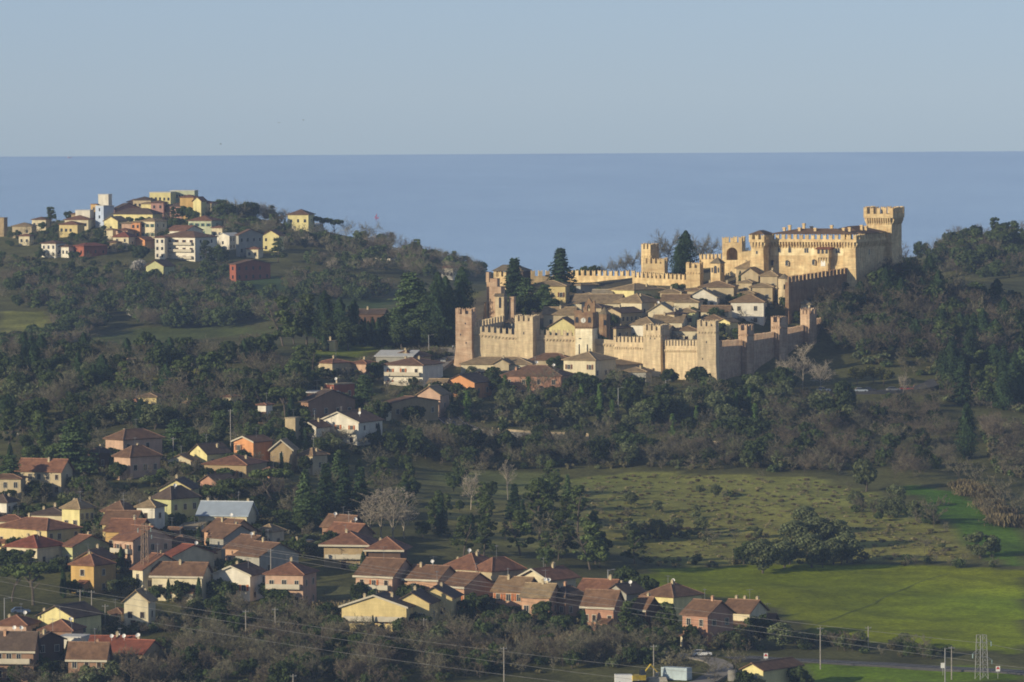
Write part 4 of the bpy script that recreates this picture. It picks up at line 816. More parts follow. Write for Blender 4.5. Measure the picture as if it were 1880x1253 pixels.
h('cream house with bright side and wide gable facing front, lattice mast before it', 242,262,334,1046,7,'e','cream','terra',win='1x2|3x1', **MID, th=58, rise=3.0, chim=[(.2,.1)])
h('house with wide red-brown roof and cream gable right of the lattice mast', 297,316,390,1022,5.5,'e','cream','red',win='1x1|3x1', **MID, th=56, rise=2.2, dish=1)
h('cream house with broad brown roof and dark veranda in the left foreground', 277,370,386,1058,6,'e','cream','brown',win='3x1d|1x1', **MID, rise=2.6, fascia=True, asp=.6)
h('white gabled house with wooden garage doors in the left foreground', 389,459,488,1057,6,'f','white','brown',win='3x1o|2x2', **MID, rise=1.9, fascia=True)
h('pink house with three tall front windows and terracotta hip roof', 486,556,578,1057,7.5,'h','pink','terra',win='3x2n|2x2', balc='1', **MID, rise=2.4, chim=[(0,.1)])
h('cream gabled cottage behind bare trees in the left foreground', 227,272,282,1104,6.5,'f','cream','grey',win='2x1d|1x1', **MID, rise=2.2)
h('yellow gabled house with shaded windowed side in the left foreground', 66,135,180,1134,6,'f','lemon','dark',win='2x1d|4x1', **MID, rise=2.2, chim=[(-.85,-.7)])
h('white house with dark roof at the left edge behind the long yellow house',-20,12,28,924,6,'h','white','dark',win='1x1|2x2', **MID, rise=1.8)
h('low brick-red roof strip behind the long yellow house at the left edge',-10,42,48,958,5,'h','cream','terra', **MID, rise=1.2)
h('low white carport roof left of the white house with the metal roof',330,362,372,970,3,'s','white','pale', **MID, rise=.8)
h('small brown shed between the pink gabled house and the carport',306,326,334,980,3.5,'e','tan','brown', **MID, rise=1.2)
h('shaded dark house half hidden left of the highest pink house',160,182,204,834,5,'h','brown','dark',win='1x1|2x1', **MID, rise=1.6)
h('small red roofed cottage below the big dark cedar',84,116,128,828,4.5,'h','beige','red', **MID, rise=1.6)
h('tiny white cottage among bare trees above the lemon cottage',338,352,358,742,4,'h','white','tan', **MID, rise=1.2)
h('cream cottage wall sliver below the half hidden yellow house',236,252,260,744,4.5,'h','cream','terra', **MID, rise=1.4)
h('low cream outhouse right of the yellow left-foreground house',198,222,232,1128,3,'h','cream','brown', **MID, rise=1.0)
h('brown roofed bungalow between the pink gabled house and the red-brown wide roof',306,340,362,1000,4.5,'h','tan','brown',win='2x1|2x1', **MID, rise=1.8)
h('pale bungalow with grey roof between the white metal roofed house and the terraces',470,500,520,978,4.5,'h','cream','grey',win='2x1|1x1', **MID, rise=1.6)
h('tan roofed house in the trees right of the tall tan gabled house',548,574,600,838,5,'h','beige','tan',win='2x1|1x1', **MID, rise=1.8)
h('brick cottage with brown roof in the shade above the umbrella pines',470,500,520,872,4.5,'h','redbrick','brown',win='2x1|1x1', **MID, rise=1.6)
h('yellow cottage squeezed between the first stepped roof and the white two-storey house',236,258,270,952,5,'h','lemon','brown',win='1x1|1x1', **MID, rise=1.6)
BL = dict(group='houses at the bottom left corner')
h('brown modern house with long white balcony at the bottom left corner', -30,61,66,1192,7,'e','brick','dark',win='5x2|-', balc='1', **BL, rise=3.2, asp=.4, fascia=True, dish=2)
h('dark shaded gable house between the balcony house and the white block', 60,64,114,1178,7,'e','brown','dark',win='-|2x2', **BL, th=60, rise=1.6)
h('white flat block behind the dark shaded gable', 103,148,162,1172,6,'t','white','white',win='2x1|-', **BL)
h('brown roofed house with white eaves board at the bottom left', 124,193,200,1208,6,'e','brick','brown',win='3x2|-', **BL, rise=2.8, fascia=True, asp=.5)
h('red hip roofed house above the white flat block', 72,132,148,1160,5,'h','brick','terra',win='2x1|1x1', **BL, rise=2.0, aer=1, dish=1)
h('red roofed house with pink wall at the left edge near the bottom', -10,48,66,1150,5,'h','pink','terra',win='2x1|1x1', **BL, rise=1.8, dish=1)
h('orange-red roof with white dishes half hidden by bare trees', 160,238,250,1196,4.5,'e','tan','red',win='3x1|-', **BL, rise=2.6, dish=3, aer=1)
h('smaller orange-red roof right of the dish roof, half hidden by bare trees', 205,262,296,1200,4.5,'e','tan','red', **BL, rise=2.2, dish=2)
# ------------------------------------------------------------------ terraces in the middle foreground
TR = dict(group='terraced houses in the foreground')
h('grey gable ended terrace with stepped brown roofs, uppermost unit', 372,420,470,978,6,'e','terra','brown',win='2x1|2x1', **TR, th=52, rise=2.6, dish=1)
h('second unit of the stepped brown terrace, with grey gable', 383,410,470,988,6,'e','grey','brown',win='1x1|2x1', **TR, th=56, rise=2.6, chim=[(0,.2)])
h('third lower unit of the stepped brown terrace', 412,446,506,1008,6,'e','terra','brown',win='2x1|1x1', **TR, th=54, rise=2.6, dish=1, chim=[(.2,.1)])
h('lowest unit of the stepped brown terrace with green-grey gable', 430,476,546,1022,6,'e','grey','brown',win='2x1|2x1', **TR, th=52, rise=2.6, aer=1)
h('low pale garage with flat roof right of the stepped brown terrace', 500,556,574,1000,3,'t','cream','grey', **TR)
h('uppermost stepped red roof of the villa group under the bare poplars', 590,640,668,968,5,'e','brick','brown',win='1x1|1x1', **TR, th=42, rise=2.4, dish=1)
h('second stepped roof of the villa group under the bare poplars', 598,652,684,982,5,'e','brick','terra',win='2x1|1x1', **TR, th=42, rise=2.2, dish=1, chim=[(0,.2)])
h('big red hip roof villa with deep eaves and palm in front', 594,672,690,1003,5.5,'h','tan','terra',win='3x1|1x1', **TR, rise=2.8, ov=1.1, fascia=True, balc='1')
h('right wing of the red hip roof villa with white eaves and shaded porch', 676,735,746,1012,5,'h','brown','terra',win='3x1|-', **TR, rise=2.8, ov=1.1, fascia=True, chim=[(-.5,.2)])
h('brown roofed house with white balcony, leftmost of the long terrace row', 652,720,764,1059,6.5,'e','pink','brown',win='3x2o|2x1', balc='1', **TR, rise=3.4, fascia=True, chim=[(.2,.3)])
h('brown roofed terrace house with white eaves, right of the balconied brown one', 742,803,842,1065,6,'e','terra','brown',win='3x1o|2x1', **TR, rise=2.6, fascia=True, dish=1)
h('brown roofed terrace house with deep white eaves behind the bare trees', 815,852,906,1078,6,'e','terra','brown',win='2x1o|2x1', **TR, rise=2.6, th=40, fascia=True)
h('large villa with red hip roofs and many chimneys in the middle foreground', 808,875,930,1048,6,'h','cream','terra',win='3x1o|2x1', **TR, rise=3.2, chim=[(-.6,-.3),(.1,.2),(.2,.0)], dish=1)
h('right hip roofed wing of the many-chimneyed villa', 868,903,962,1051,6,'h','beige','terra',win='2x1o|3x1', **TR, rise=2.8)
h('cream gabled house with deep verges and red-brown roof right of the large villa', 953,1006,1058,1064,5.5,'f','cream','terra',win='2x1o|3x1', **TR, rise=2.0, ov=.9, chim=[(.1,.3),(.0,.45)], aer=1, fascia=True)
h('yellow broad gable house with brown shutters in the centre foreground', 626,746,764,1116,6,'f','yellow','dark',win='4x1o|2x1', balc='1', **TR, rise=2.4, chim=[(-.45,.0),(.35,.3)], fascia=True, asp=.6)
h('yellow gable, first stepped unit right of the broad yellow gable house', 722,788,804,1108,6,'f','yellow','dark',win='2x1|1x1', **TR, rise=2.2, chim=[(.0,-.2)])
h('yellow gable, second stepped unit right of the broad yellow gable house', 762,830,846,1098,6,'f','yellow','dark',win='2x1|1x1', **TR, rise=2.2, chim=[(.2,-.1)])
h('tan terrace house veiled by bare branches in the centre foreground', 905,962,992,1086,6,'e','terra','tan',win='3x2o|1x1', **TR, rise=2.6, chim=[(-.4,-.2)])
h('tan terrace house with white dish behind the veiling bare branches', 958,1008,1030,1096,6,'e','terra','grey',win='3x1|1x1', **TR, rise=2.4, dish=2)
h('dark roofed brick house right of the veiled tan terrace', 1010,1038,1076,1098,5.5,'h','brick','dark',win='2x1|2x1', **TR, rise=2.2)
h('red roofed house with skylights and white chimney block on the right terrace', 1058,1118,1150,1092,5,'e','terra','terra',win='3x1|1x1', **TR, rise=2.8, chim=[(.5,.1),(.6,.0)], aer=1)
h('dark gabled wing with white dish beside the skylight roof', 1112,1150,1184,1090,5.5,'f','grey','dark',win='1x1|1x1', **TR, rise=1.8, dish=1, chim=[(-.3,0)])
h('brick terrace house with wide brown roof below the skylight roof', 1070,1126,1146,1113,6,'e','redbrick','brown',win='4x1d|1x1', **TR, rise=3.0, fascia=True, asp=.7)
h('cream walled house with brown hip roof in the middle of the right terrace', 1183,1236,1290,1098,5.5,'h','lemon','brown',win='2x1|2x1', **TR, rise=2.6, chim=[(.1,-.1)], aer=1, dish=1)
h('small brown roofed house with white eaves under the cream hip roof house', 1164,1186,1212,1118,5,'e','brown','brown',win='1x1|1x1', **TR, rise=2.2, fascia=True, chim=[(.2,.1)])
h('shaded brick gable house with a lit edge, right terrace', 1254,1299,1348,1130,7,'e','redbrick','brown',win='2x2|2x2', **TR, rise=2.6, chim=[(.4,0)], aer=1)
h('cream house with three fancy chimneys at the right end of the terrace', 1326,1376,1410,1125,5.5,'e','cream','brown',win='2x1|2x1', **TR, rise=2.2, chim=[(-.6,.1),(0,.1),(.9,.1)], aer=1)
h('low brown lean-to in front of the house with three fancy chimneys', 1336,1372,1384,1146,3,'s','brown','brown', **TR, rise=1.0)
h('low brown-roofed garage at the far right end of the terrace', 1376,1416,1430,1144,3,'e','brown','brown', **TR, rise=1.6)
t = h('bright yellow shed with brown gable roof and big grey door at the bottom right', 1364,1401,1476,1231,4.6,'f','lemon','brown', rise=1.2, th=38, cat='shed', name='shed', door=False)
mb = MB(); mb.box(-1.5,1.5,-.08,.02,0,3.4); mb.build('door', mat('grey_metal_door', srgb(170,176,180,.7), rough=.5), t, loc=(0, -t.children[0].dimensions.y/2, .02))
# ------------------------------------------------------------------ far village on the left hill
FV = dict(dmin=2300, group='houses of the far hilltop village')
h('white two-storey house at the left end of the lower far row', 75,102,118,448,6,'h','white','brown',win='3x2|2x2', **FV)
h('smaller white house second in the lower far row', 105,126,140,454,4.6,'h','white','brown',win='3x1|2x1', **FV)
h('red brick house with porch third in the lower far row', 132,154,194,453,5,'h','red','red',win='2x1|3x1', **FV)
h('pale blue tower block with curved roof top at the left of the far summit', 174,190,208,379,9.5,'t','blue','white',win='1x3|-', **FV)
h('slim orange house behind the pale blue tower block', 166,178,184,376,8,'t','ochre','terra',win='1x2|-', **{**FV,'dmin':2420})
h('white block with chimney at the skyline behind the pale blue tower block', 180,199,204,358,8,'t','white','white', D=2500, **FV)
h('long dark red shaded house right of the pale blue tower block', 206,214,256,384,6,'e','rose','dark',win='-|4x1', **FV, th=55)
h('pink gabled house below the far summit', 233,260,268,371,6,'f','pink','terra',win='2x1|-', **FV)
h('lemon coloured narrow house between two pink far houses', 259,277,282,375,6,'h','lemon','grey',win='2x1|-', **FV)
h('salmon pink flat fronted house in the middle of the far summit', 277,300,306,373,7,'h','rose','brown',win='2x2|1x1', **FV)
h('flat pale yellow hall with glazed terrace on the far summit', 274,313,320,354,6,'t','lemon','white',win='5x1|-', D=2515, **FV)
h('long glazed low building at the very top of the far summit', 312,357,362,351,5,'t','green','white',win='9x1|-', D=2525, **FV)
h('yellow flat fronted house below the glazed summit building', 330,355,362,363,3.5,'h','ochre','terra', D=2490, **FV)
h('small yellow gable at the right of the far summit', 354,369,378,369,3.5,'f','lemon','terra', D=2480, **FV, rise=1.6)
h('rose red house with shaded blue side, right of the salmon house', 301,333,362,380,5.5,'h','rose','dark',win='3x1|3x1', **FV)
h('long yellow house with dark roof and trees before it under the far summit', 206,280,296,394,5,'h','lemon','dark',win='6x1|1x1', **FV, rise=2.4, asp=.5)
h('yellow gabled house with three rows of openings left in the middle far row', 190,216,232,406,6.5,'f','lemon','grey',win='1x1|2x2', **FV, rise=1.8)
h('pink fronted house in the middle far block', 223,240,244,411,6.5,'h','pink','grey',win='2x1|-', **FV)
h('orange fronted narrow house in the middle far block', 240,257,262,409,7,'h','orange','grey',win='2x2|-', **FV)
h('tall cream palazzo with green shutters and cornice in the middle far block', 256,284,304,407,7.5,'h','cream','grey',win='3x2g|2x2', **FV)
h('broad house with green shutters and red roof on the right of the far village', 345,388,406,406,7,'h','green','terra',win='4x2g|1x2', **FV, rise=2.0)
h('white house with red roof above the balconied apartment block', 304,340,370,424,5,'e','white','terra',win='2x1|1x1', **FV, rise=2.0)
t = h('large white apartment block with tiers of balconies and red-brown panels', 288,358,396,437,10,'h','white','brown',win='5x3b|2x3', balc='123', **FV, rise=2.4, asp=.7, cat='apartment block', name='apartment_block')
h('white wing at the left of the large apartment block', 284,302,308,437,9,'h','white','terra',win='2x3|-', **FV)
h('hip roofed cream house left of the apartment block', 207,236,248,436,5.5,'h','cream','red',win='2x2|1x1', **FV, rise=2.2)
h('orange-pink low house between the hip roofed cream house and the apartment block', 246,266,282,441,4,'f','orange','terra', **FV, th=48)
h('isolated pale olive gabled house on the wooded slope below the far village', 267,300,318,489,6.5,'f','olive','brown',win='3x1|1x1', **FV, rise=2.2)
h('grey white house with pale roof and glazed side right of the apartment block', 396,421,442,434,6,'f','white','white',win='1x1|4x2', **FV)
h('shaded blue-grey house with brown roof right of the glazed one', 433,438,481,432,9,'e','grey','brown',win='-|4x2', **FV, th=55)
h('yellow gabled house with two windows at the right end of the far village', 480,512,520,433,7,'f','lemon','terra',win='2x2|-', **FV, rise=2.2)
h('yellow villa with hip roof on the skyline beside the umbrella pines', 528,566,576,395,5.5,'h','lemon','brown',win='3x1|1x1', D=2480, **FV, rise=2.2)
h('long low cream strip building below the skyline villa', 486,542,550,418,3.5,'t','cream','white',win='6x1|-', **FV)
h('low house with long pale roof edge right of the cream strip building', 545,578,592,415,4,'s','cream','white',win='3x1|-', **FV, rise=.8)
h('large red house with orange lit end on the bare slope', 421,433,494,486,7,'e','red','brown',win='1x2|5x2', **FV, th=60, rise=1.6)
h('yellow house with brown roof left of the large dark far pine', 108,142,152,413,5,'h','yellow','terra',win='4x1|-', **FV)
h('beige house at the left of the far village', 22,58,64,416,4.5,'h','beige','grey',win='2x1|-', **FV)
h('low brown roofed house at the left skyline of the far village', 58,84,92,404,4.5,'h','cream','brown',win='3x1|-', **FV)
h('pale terraced house under the pale blue tower block', 118,162,172,404,4.5,'h','cream','terra',win='4x1|-', **FV)
h('long roofed house on the left skyline next to the dark far pine', 130,164,176,394,4.5,'h','tan','brown', **FV)
h('small cream cottage low in the far village beside the yellow gabled house', 192,207,214,423,4,'h','cream','grey', **FV)
h('dark roofed long house behind the pink gabled far house',244,277,284,368,4.5,'h','beige','dark',win='4x1|-',D=2505,**FV)
h('shaded blue-grey house right of the rose red far house',333,341,363,376,6,'h','blue','dark',win='1x1|3x1',th=45,**FV)
h('low flat white house on the far left skyline',138,165,170,387,3.5,'t','white','white',D=2490,**FV)
h('pale pink low house in front of the tall cream palazzo',212,234,244,424,4.5,'h','pink','terra',win='2x1|-',**FV)
h('cream house behind trees at the right of the far summit',364,388,397,374,5,'h','cream','terra',win='3x1|-',D=2495,**FV)
h('cream house with terracotta roof left of the glazed pale house',388,408,416,419,5.5,'h','cream','terra',win='2x1|1x1',**FV)
h('small tan house with brown roof right of the third lower row house',196,214,222,446,4,'h','tan','brown',win='2x1|-',**FV)
h('cream cottage with red roof under the beige left house of the far village',34,54,60,434,4,'h','cream','terra',win='2x1|-',**FV)
h('low cream farmhouse at the right end of the far village below the yellow gable',452,474,482,458,4,'h','cream','terra',win='2x1|-',**FV)
h('white low house in the bare trees of the far ridge', 683,716,736,462,4,'h','white','white',win='5x1|-', **{**FV,'group':'houses along the far ridge'})
h('red pyramid roofed cottage on the far ridge', 740,756,768,472,4,'h','cream','red', **{**FV,'group':'houses along the far ridge'})
h('tiny lit yellow cottage on the far ridge', 781,793,797,487,3.5,'h','yellow','tan', **{**FV,'group':'houses along the far ridge'})
h('pale shaded house at the end of the far ridge by the castle', 805,832,842,493,5,'h','white','terra',win='4x1|-', **{**FV,'group':'houses along the far ridge'})
h('orange-red cottage at the end of the far ridge by the castle', 833,843,848,490,4,'h','terra','terra', **{**FV,'group':'houses along the far ridge'})
h('long low building with dark roof behind the cypress row', 658,704,710,576,3.2,'e','brown','dark', dmin=1800, group='houses below the castle front')
h('low yellow lit wall-like house under the cypress row', 588,614,620,628,3,'t','yellow','pale', dmin=1700, group='houses below the castle front')
h('small dark tower at the left edge of the far village', -6,7,12,401,8,'t','tan','grey', dmin=2300, cat='tower', name='house_tower')
# ------------------------------------------------------------------ trees: materials and species
def leafm(name, c, c2=None, rnd=.22): return mat(name, c, rough=.8, var=.2, scale=.5, col2=c2, spec=.12, rnd=rnd, tint=True, backlit=.25)
L_CYP = leafm('cypress_foliage', (0.045,0.077,0.030)); L_PINE = leafm('pine_foliage', (.092,.122,.04), None, .3); L_HOLM = leafm('evergreen_foliage', (.082,.112,.036), (.052,.075,.028), .35)
L_OLV = leafm('olive_foliage', (0.14,0.16,0.074), (0.095,0.115,0.052)); L_CED = leafm('cedar_foliage', (0.096,0.144,0.052)); L_IVY = leafm('ivy_foliage', (0.096,0.158,0.038))
L_BUSH = leafm('shrub_foliage', (0.15,0.135,0.065), (0.11,0.10,0.05)); L_YEL = leafm('yellow_green_foliage', (0.13,0.135,0.035)); L_BLOS = leafm('blossom', (.50,.47,.42), (.33,.31,.26), .1); L_REED = leafm('reed_straw', (.17,.14,.075), (.115,.09,.05))
L_PALM = leafm('palm_fronds', (.045,.07,.025))
B_BRK = mat('tree_bark', (.105,.085,.065), scale=2, fine=.2); B_GRY = mat('grey_twigs', (.178,.162,.104), scale=1.0, var=.15, rnd=.2, tint=True); B_RED = mat('brown_twigs', (.15,.122,.085), scale=1.0, var=.15, rnd=.2, tint=True); B_PAL = mat('pale_twigs', (.36,.31,.235), scale=1.0, var=.1, rnd=.15, tint=True)
def quads_mesh(name, P, N, size, m, rng, tint=None, aspect=1.0, up=None):
    """one small leaf-clump face per point: centre P, facing N"""
    n = len(P); N = N/np.linalg.norm(N, axis=1, keepdims=True).clip(1e-6)
    if up is None:
        r = rng.normal(size=(n, 3))
    else: r = np.tile(np.array(up, float), (n, 1))+rng.normal(size=(n, 3))*.25
    A = np.cross(N, r); A /= np.linalg.norm(A, axis=1, keepdims=True).clip(1e-6); B = np.cross(N, A)
    s = (size*rng.uniform(.6, 1.35, n))[:, None]/2; k = rng.uniform(.7, 1.0, (n, 1))
    V = np.stack([P-A*s*k-B*s*aspect, P+A*s-B*s*k*aspect, P+A*s*k+B*s*aspect, P-A*s+B*s*k*aspect], 1).reshape(-1, 3)
    me = bpy.data.meshes.new(name); me.vertices.add(4*n); me.vertices.foreach_set('co', V.reshape(-1).astype(np.float32))
    me.loops.add(4*n); me.loops.foreach_set('vertex_index', np.arange(4*n, dtype=np.int32)); me.polygons.add(n); me.polygons.foreach_set('loop_start', np.arange(0, 4*n, 4, dtype=np.int32)); me.update(calc_edges=True)
    t = rng.random(n) if tint is None else tint
    a = me.attributes.new('tint', 'FLOAT', 'FACE'); a.data.foreach_set('value', t.astype(np.float32)); me.materials.append(m); return me
def clumps(rng, cs, rs, per, flat=1.0, out=.6, cen=None):
    """points on the outer shells of a set of clumps"""
    P, N, T = [], [], []
    for c, r in zip(cs, rs):
        n = max(6, int(per*r*r)); d = rng.normal(size=(n, 3)); d /= np.linalg.norm(d, axis=1, keepdims=True); rad = r*rng.uniform(.55, 1.05, (n, 1))**.6
        p = d*rad*np.array([1, 1, flat]); P.append(c+p); N.append(d*1.0+rng.normal(size=(n, 3))*out+np.array([0, 0, .25])); T.append(np.clip(rng.normal(.5+rng.uniform(-.25,.25), .17, n), 0, 1))
    return np.concatenate(P), np.concatenate(N), np.concatenate(T)
def seg_mesh(name, segs, m, tint=None):
    """branches: three sided tapering prisms from a list of (p0, p1, r0, r1)"""
    S = np.array([np.concatenate([a, b, [ra, rb]]) for a, b, ra, rb in segs]); p0, p1, r0, r1 = S[:, :3], S[:, 3:6], S[:, 6:7], S[:, 7:8]
    d = p1-p0; d /= np.linalg.norm(d, axis=1, keepdims=True).clip(1e-6); ref = np.where(np.abs(d[:, 2:3]) < .9, [[0, 0, 1.0]], [[1.0, 0, 0]]); A = np.cross(d, ref); A /= np.linalg.norm(A, axis=1, keepdims=True); B = np.cross(d, A); V = []
    for p, r in ((p0, r0), (p1, r1)):
        for k in range(3): V.append(p+r*(math.cos(2.094*k)*A+math.sin(2.094*k)*B))
    V = np.stack(V, 1).reshape(-1, 3); n = len(S); b = (np.arange(n)*6)[:, None]; Q = np.concatenate([b+np.array([[k, (k+1) % 3, 3+(k+1) % 3, 3+k]]) for k in range(3)], 1).reshape(-1)
    me = bpy.data.meshes.new(name); me.vertices.add(len(V)); me.vertices.foreach_set('co', V.reshape(-1).astype(np.float32)); me.loops.add(len(Q)); me.loops.foreach_set('vertex_index', Q.astype(np.int32))
    me.polygons.add(3*n); me.polygons.foreach_set('loop_start', np.arange(0, 12*n, 4, dtype=np.int32)); me.update(calc_edges=True)
    t = np.random.default_rng(len(S)).random(n) if tint is None else tint
    a = me.attributes.new('tint', 'FLOAT', 'FACE'); a.data.foreach_set('value', np.repeat(t, 3).astype(np.float32)); me.materials.append(m); return me
def limb_path(rng, p, d, L, n, wob, lift):
    out = [np.array(p, float)]; d = np.array(d, float); d /= np.linalg.norm(d)
    for i in range(n):
        d = d+rng.normal(size=3)*wob+np.array([0, 0, lift]); d /= np.linalg.norm(d); out.append(out[-1]+d*L/n)
    return out, d
def trunk_mesh(name, H, r, rng, lean=.05, m=None, forks=0):
    segs = []; pts, d = limb_path(rng, (0, 0, -.6), (0, 0, 1), H+.6, 4, lean, 0)
    mb = MB()
    for i in range(4): mb.tube(pts[i], pts[i+1], r*(1-.17*i), r*(1-.17*(i+1)), n=7, cap=(i in (0, 3)))
    for _ in range(forks):
        a = rng.uniform(0, 6.28); k = pts[2]+(pts[3]-pts[2])*rng.random(); mb.tube(k, k+np.array([math.cos(a)*H*.25, math.sin(a)*H*.25, H*.22]), r*.5, r*.25, n=5)
    return mb.mesh(name, m or B_BRK)
SP = {}          # species -> list of (trunk mesh, crown mesh, height)
def add_species(k, H, tm, cm): SP.setdefault(k, []).append((tm, cm, H))
def bare(rng, H, spread, form, m, twig=.028, nl=9, nb=6, nt=6, tr=None):
    """leafless tree: trunk and limbs in one mesh, branches and twigs (the crown) in another"""
    tr = tr or H*.017; hi = []; lo = []; pts, _ = limb_path(rng, (0, 0, -.5), (rng.normal()*.05, rng.normal()*.05, 1), H*(.8 if form != 'round' else .55), 5, .06, .02)
    for i in range(5): lo.append((pts[i], pts[i+1], tr*(1-.16*i), tr*(1-.16*(i+1))))
    for l in range(nl):
        f = rng.uniform(.35, 1.0) if form == 'round' else rng.uniform(.22, 1.0)
        x = f*5; i = min(4, int(x)); p = pts[i]+(pts[i+1]-pts[i])*(x-i); az = 6.283*(l/nl)+rng.uniform(-.4, .4)
        if form == 'round': d = (math.cos(az), math.sin(az), rng.uniform(.35, 1.3)); Ll = H*rng.uniform(.36, .52)*(1.15-.35*f)
        elif form == 'poplar': d = (math.cos(az)*.45, math.sin(az)*.45, 1.0); Ll = H*rng.uniform(.22, .36)*(1.3-.6*f)
        else: d = (math.cos(az), math.sin(az), rng.uniform(.5, 1.6)); Ll = H*rng.uniform(.35, .6)
        d = np.array(d)*np.array([spread, spread, 1]); q, dd = limb_path(rng, p, d, Ll, 4, .13, .07)
        for j in range(4): lo.append((q[j], q[j+1], tr*.42*(1-.2*j), tr*.42*(1-.2*(j+1))))
        for b in range(nb):
            g = rng.uniform(.25, 1.0)*4; j = min(3, int(g)); pp = q[j]+(q[j+1]-q[j])*(g-j); e = (q[j+1]-q[j]); e = e/np.linalg.norm(e)+rng.normal(size=3)*.65*np.array([1, 1, .7])+np.array([0, 0, .18])
            w, we = limb_path(rng, pp, e, Ll*rng.uniform(.32, .55), 2, .18, .05)
            for j2 in range(2): hi.append((w[j2], w[j2+1], tr*.15*(1-.3*j2), tr*.15*(1-.3*(j2+1))))
            for t in range(nt):
                g = rng.uniform(.2, 1.0)*2; j2 = min(1, int(g)); p2 = w[j2]+(w[j2+1]-w[j2])*(g-j2); e2 = we+rng.normal(size=3)*.75+np.array([0, 0, .15]); e2 /= np.linalg.norm(e2); Lt = Ll*rng.uniform(.14, .3)
                p3 = p2+e2*Lt*.5; e3 = e2+rng.normal(size=3)*.35; hi.append((p2, p3, twig*1.1, twig*.8)); hi.append((p3, p3+e3/np.linalg.norm(e3)*Lt*.5, twig*.8, twig*.45))
    return lo, hi
_r = np.random.default_rng(11)
for v in range(4):
    lo, hi = bare(_r, 10, 1.0, 'round', B_GRY, nl=11, nb=7, nt=7, twig=.034); add_species('bare_grey', 10, seg_mesh('trunk', lo, B_BRK), seg_mesh('crown', hi, B_GRY))
for v in range(3):
    lo, hi = bare(_r, 9, 1.1, 'round', B_RED, nl=12, nb=7, nt=7, twig=.04); add_species('bare_brown', 9, seg_mesh('trunk', lo, B_BRK), seg_mesh('crown', hi, B_RED))
for v in range(3):
    lo, hi = bare(_r, 14, 1.0, 'poplar', B_PAL, nl=16, nb=5, nt=6, twig=.035, tr=.2); add_species('bare_poplar', 14, seg_mesh('trunk', lo, B_PAL), seg_mesh('crown', hi, B_PAL))
for v in range(3):
    lo, hi = bare(_r, 4.5, 1.2, 'bush', B_GRY, nl=12, nb=5, nt=5, twig=.035, tr=.07); add_species('bare_shrub', 4.5, seg_mesh('stem', lo, B_BRK), seg_mesh('crown', hi, B_GRY if v else B_RED))
for v in range(3):           # low scrub for the undergrowth
    lo, hi = bare(_r, 3, 1.5, 'bush', B_GRY, nl=8, nb=4, nt=3, twig=.05, tr=.06); add_species('low_scrub', 3, None, seg_mesh('crown', lo+hi, B_RED if v == 1 else B_GRY))
for v in range(2):           # winter plane with a dense round head of fine twigs
    lo, hi = bare(_r, 10, .9, 'round', B_PAL, nl=14, nb=8, nt=7, twig=.03); add_species('bare_pale', 10, seg_mesh('trunk', lo, B_PAL), seg_mesh('crown', hi, B_PAL))
def spindle(rng, H, R_, n, prof, size, m, lump=.25):
    t = rng.random(n)**.85; az = rng.uniform(0, 6.283, n); lob = 1+lump*np.sin(az*3+t*9+rng.random()*6)*.5+lump*(rng.random(n)-.5)
    r = R_*np.array([prof(x) for x in t])*lob*rng.uniform(.72, 1.05, n); P = np.stack([r*np.cos(az), r*np.sin(az), t*H], 1); N = np.stack([np.cos(az), np.sin(az), .35+.4*t], 1)+rng.normal(size=(n, 3))*.5
    T = np.clip(.5+.3*np.sin(az*4+t*14)+rng.normal(size=n)*.15, 0, 1); return quads_mesh('crown', P, N, size, m, rng, T)
for v in range(3):
    add_species('cypress', 14, trunk_mesh('trunk', 3, .22, _r), spindle(_r, 14, 1.25+.2*v, 1700, lambda x: (min(1, x*7))**.6*(1-x**2.2)**.7+.02, .42, L_CYP))
for v in range(3):
    add_species('broad_cypress', 15, trunk_mesh('trunk', 3.5, .35, _r), spindle(_r, 15, 3.0+.3*v, 5200, lambda x: (min(1, x*4))**.6*(1-x**1.9)**.7*(.82+.3*math.sin(x*23+v)**2)+.03, .38, L_CYP, .8))
def lumps_in(rng, n, fn, rr): return [np.array(fn(rng)) for _ in range(n)], [rng.uniform(*rr) for _ in range(n)]
def round_fn(R_, z0, zr):
    def f(g):
        d = g.normal(size=3); d /= np.linalg.norm(d); k = g.uniform(.45, 1)**.5; return (d[0]*R_*k, d[1]*R_*k, z0+d[2]*zr*k)
    return f
def leafy(k, H, th, tr, cs, rs, per, flat, size, m, forks=2):
    P, N, T = clumps(_r, cs, rs, per, flat); add_species(k, H, trunk_mesh('trunk', th, tr, _r, .08, forks=forks), quads_mesh('crown', P, N, size, m, _r, T))
for v in range(4):
    cs, rs = lumps_in(_r, 34, round_fn(2.8, 4.6, 2.6), (.55, 1.25)); leafy('evergreen', 8, 4, .25, cs, rs, 95, .85, .38, L_HOLM)
for v in range(3):
    cs, rs = lumps_in(_r, 30, round_fn(2.2, 2.9, 2.0), (.4, .95)); leafy('olive', 5.4, 2.6, .2, cs, rs, 120, .85, .27, L_OLV)
for v in range(3):                                   # Aleppo-like pine, ragged
    cs, rs = lumps_in(_r, 44, lambda g: (lambda z, a, q: (math.cos(a)*q*(3.9-(z-2.5)*.29), math.sin(a)*q*(3.9-(z-2.5)*.29), z))(g.uniform(2.5, 12.3), g.uniform(0, 6.28), g.uniform(.3, 1.1)), (.5, 1.25)); leafy('pine', 13, 11, .3, cs, rs, 95, .6, .38, L_PINE, 4)
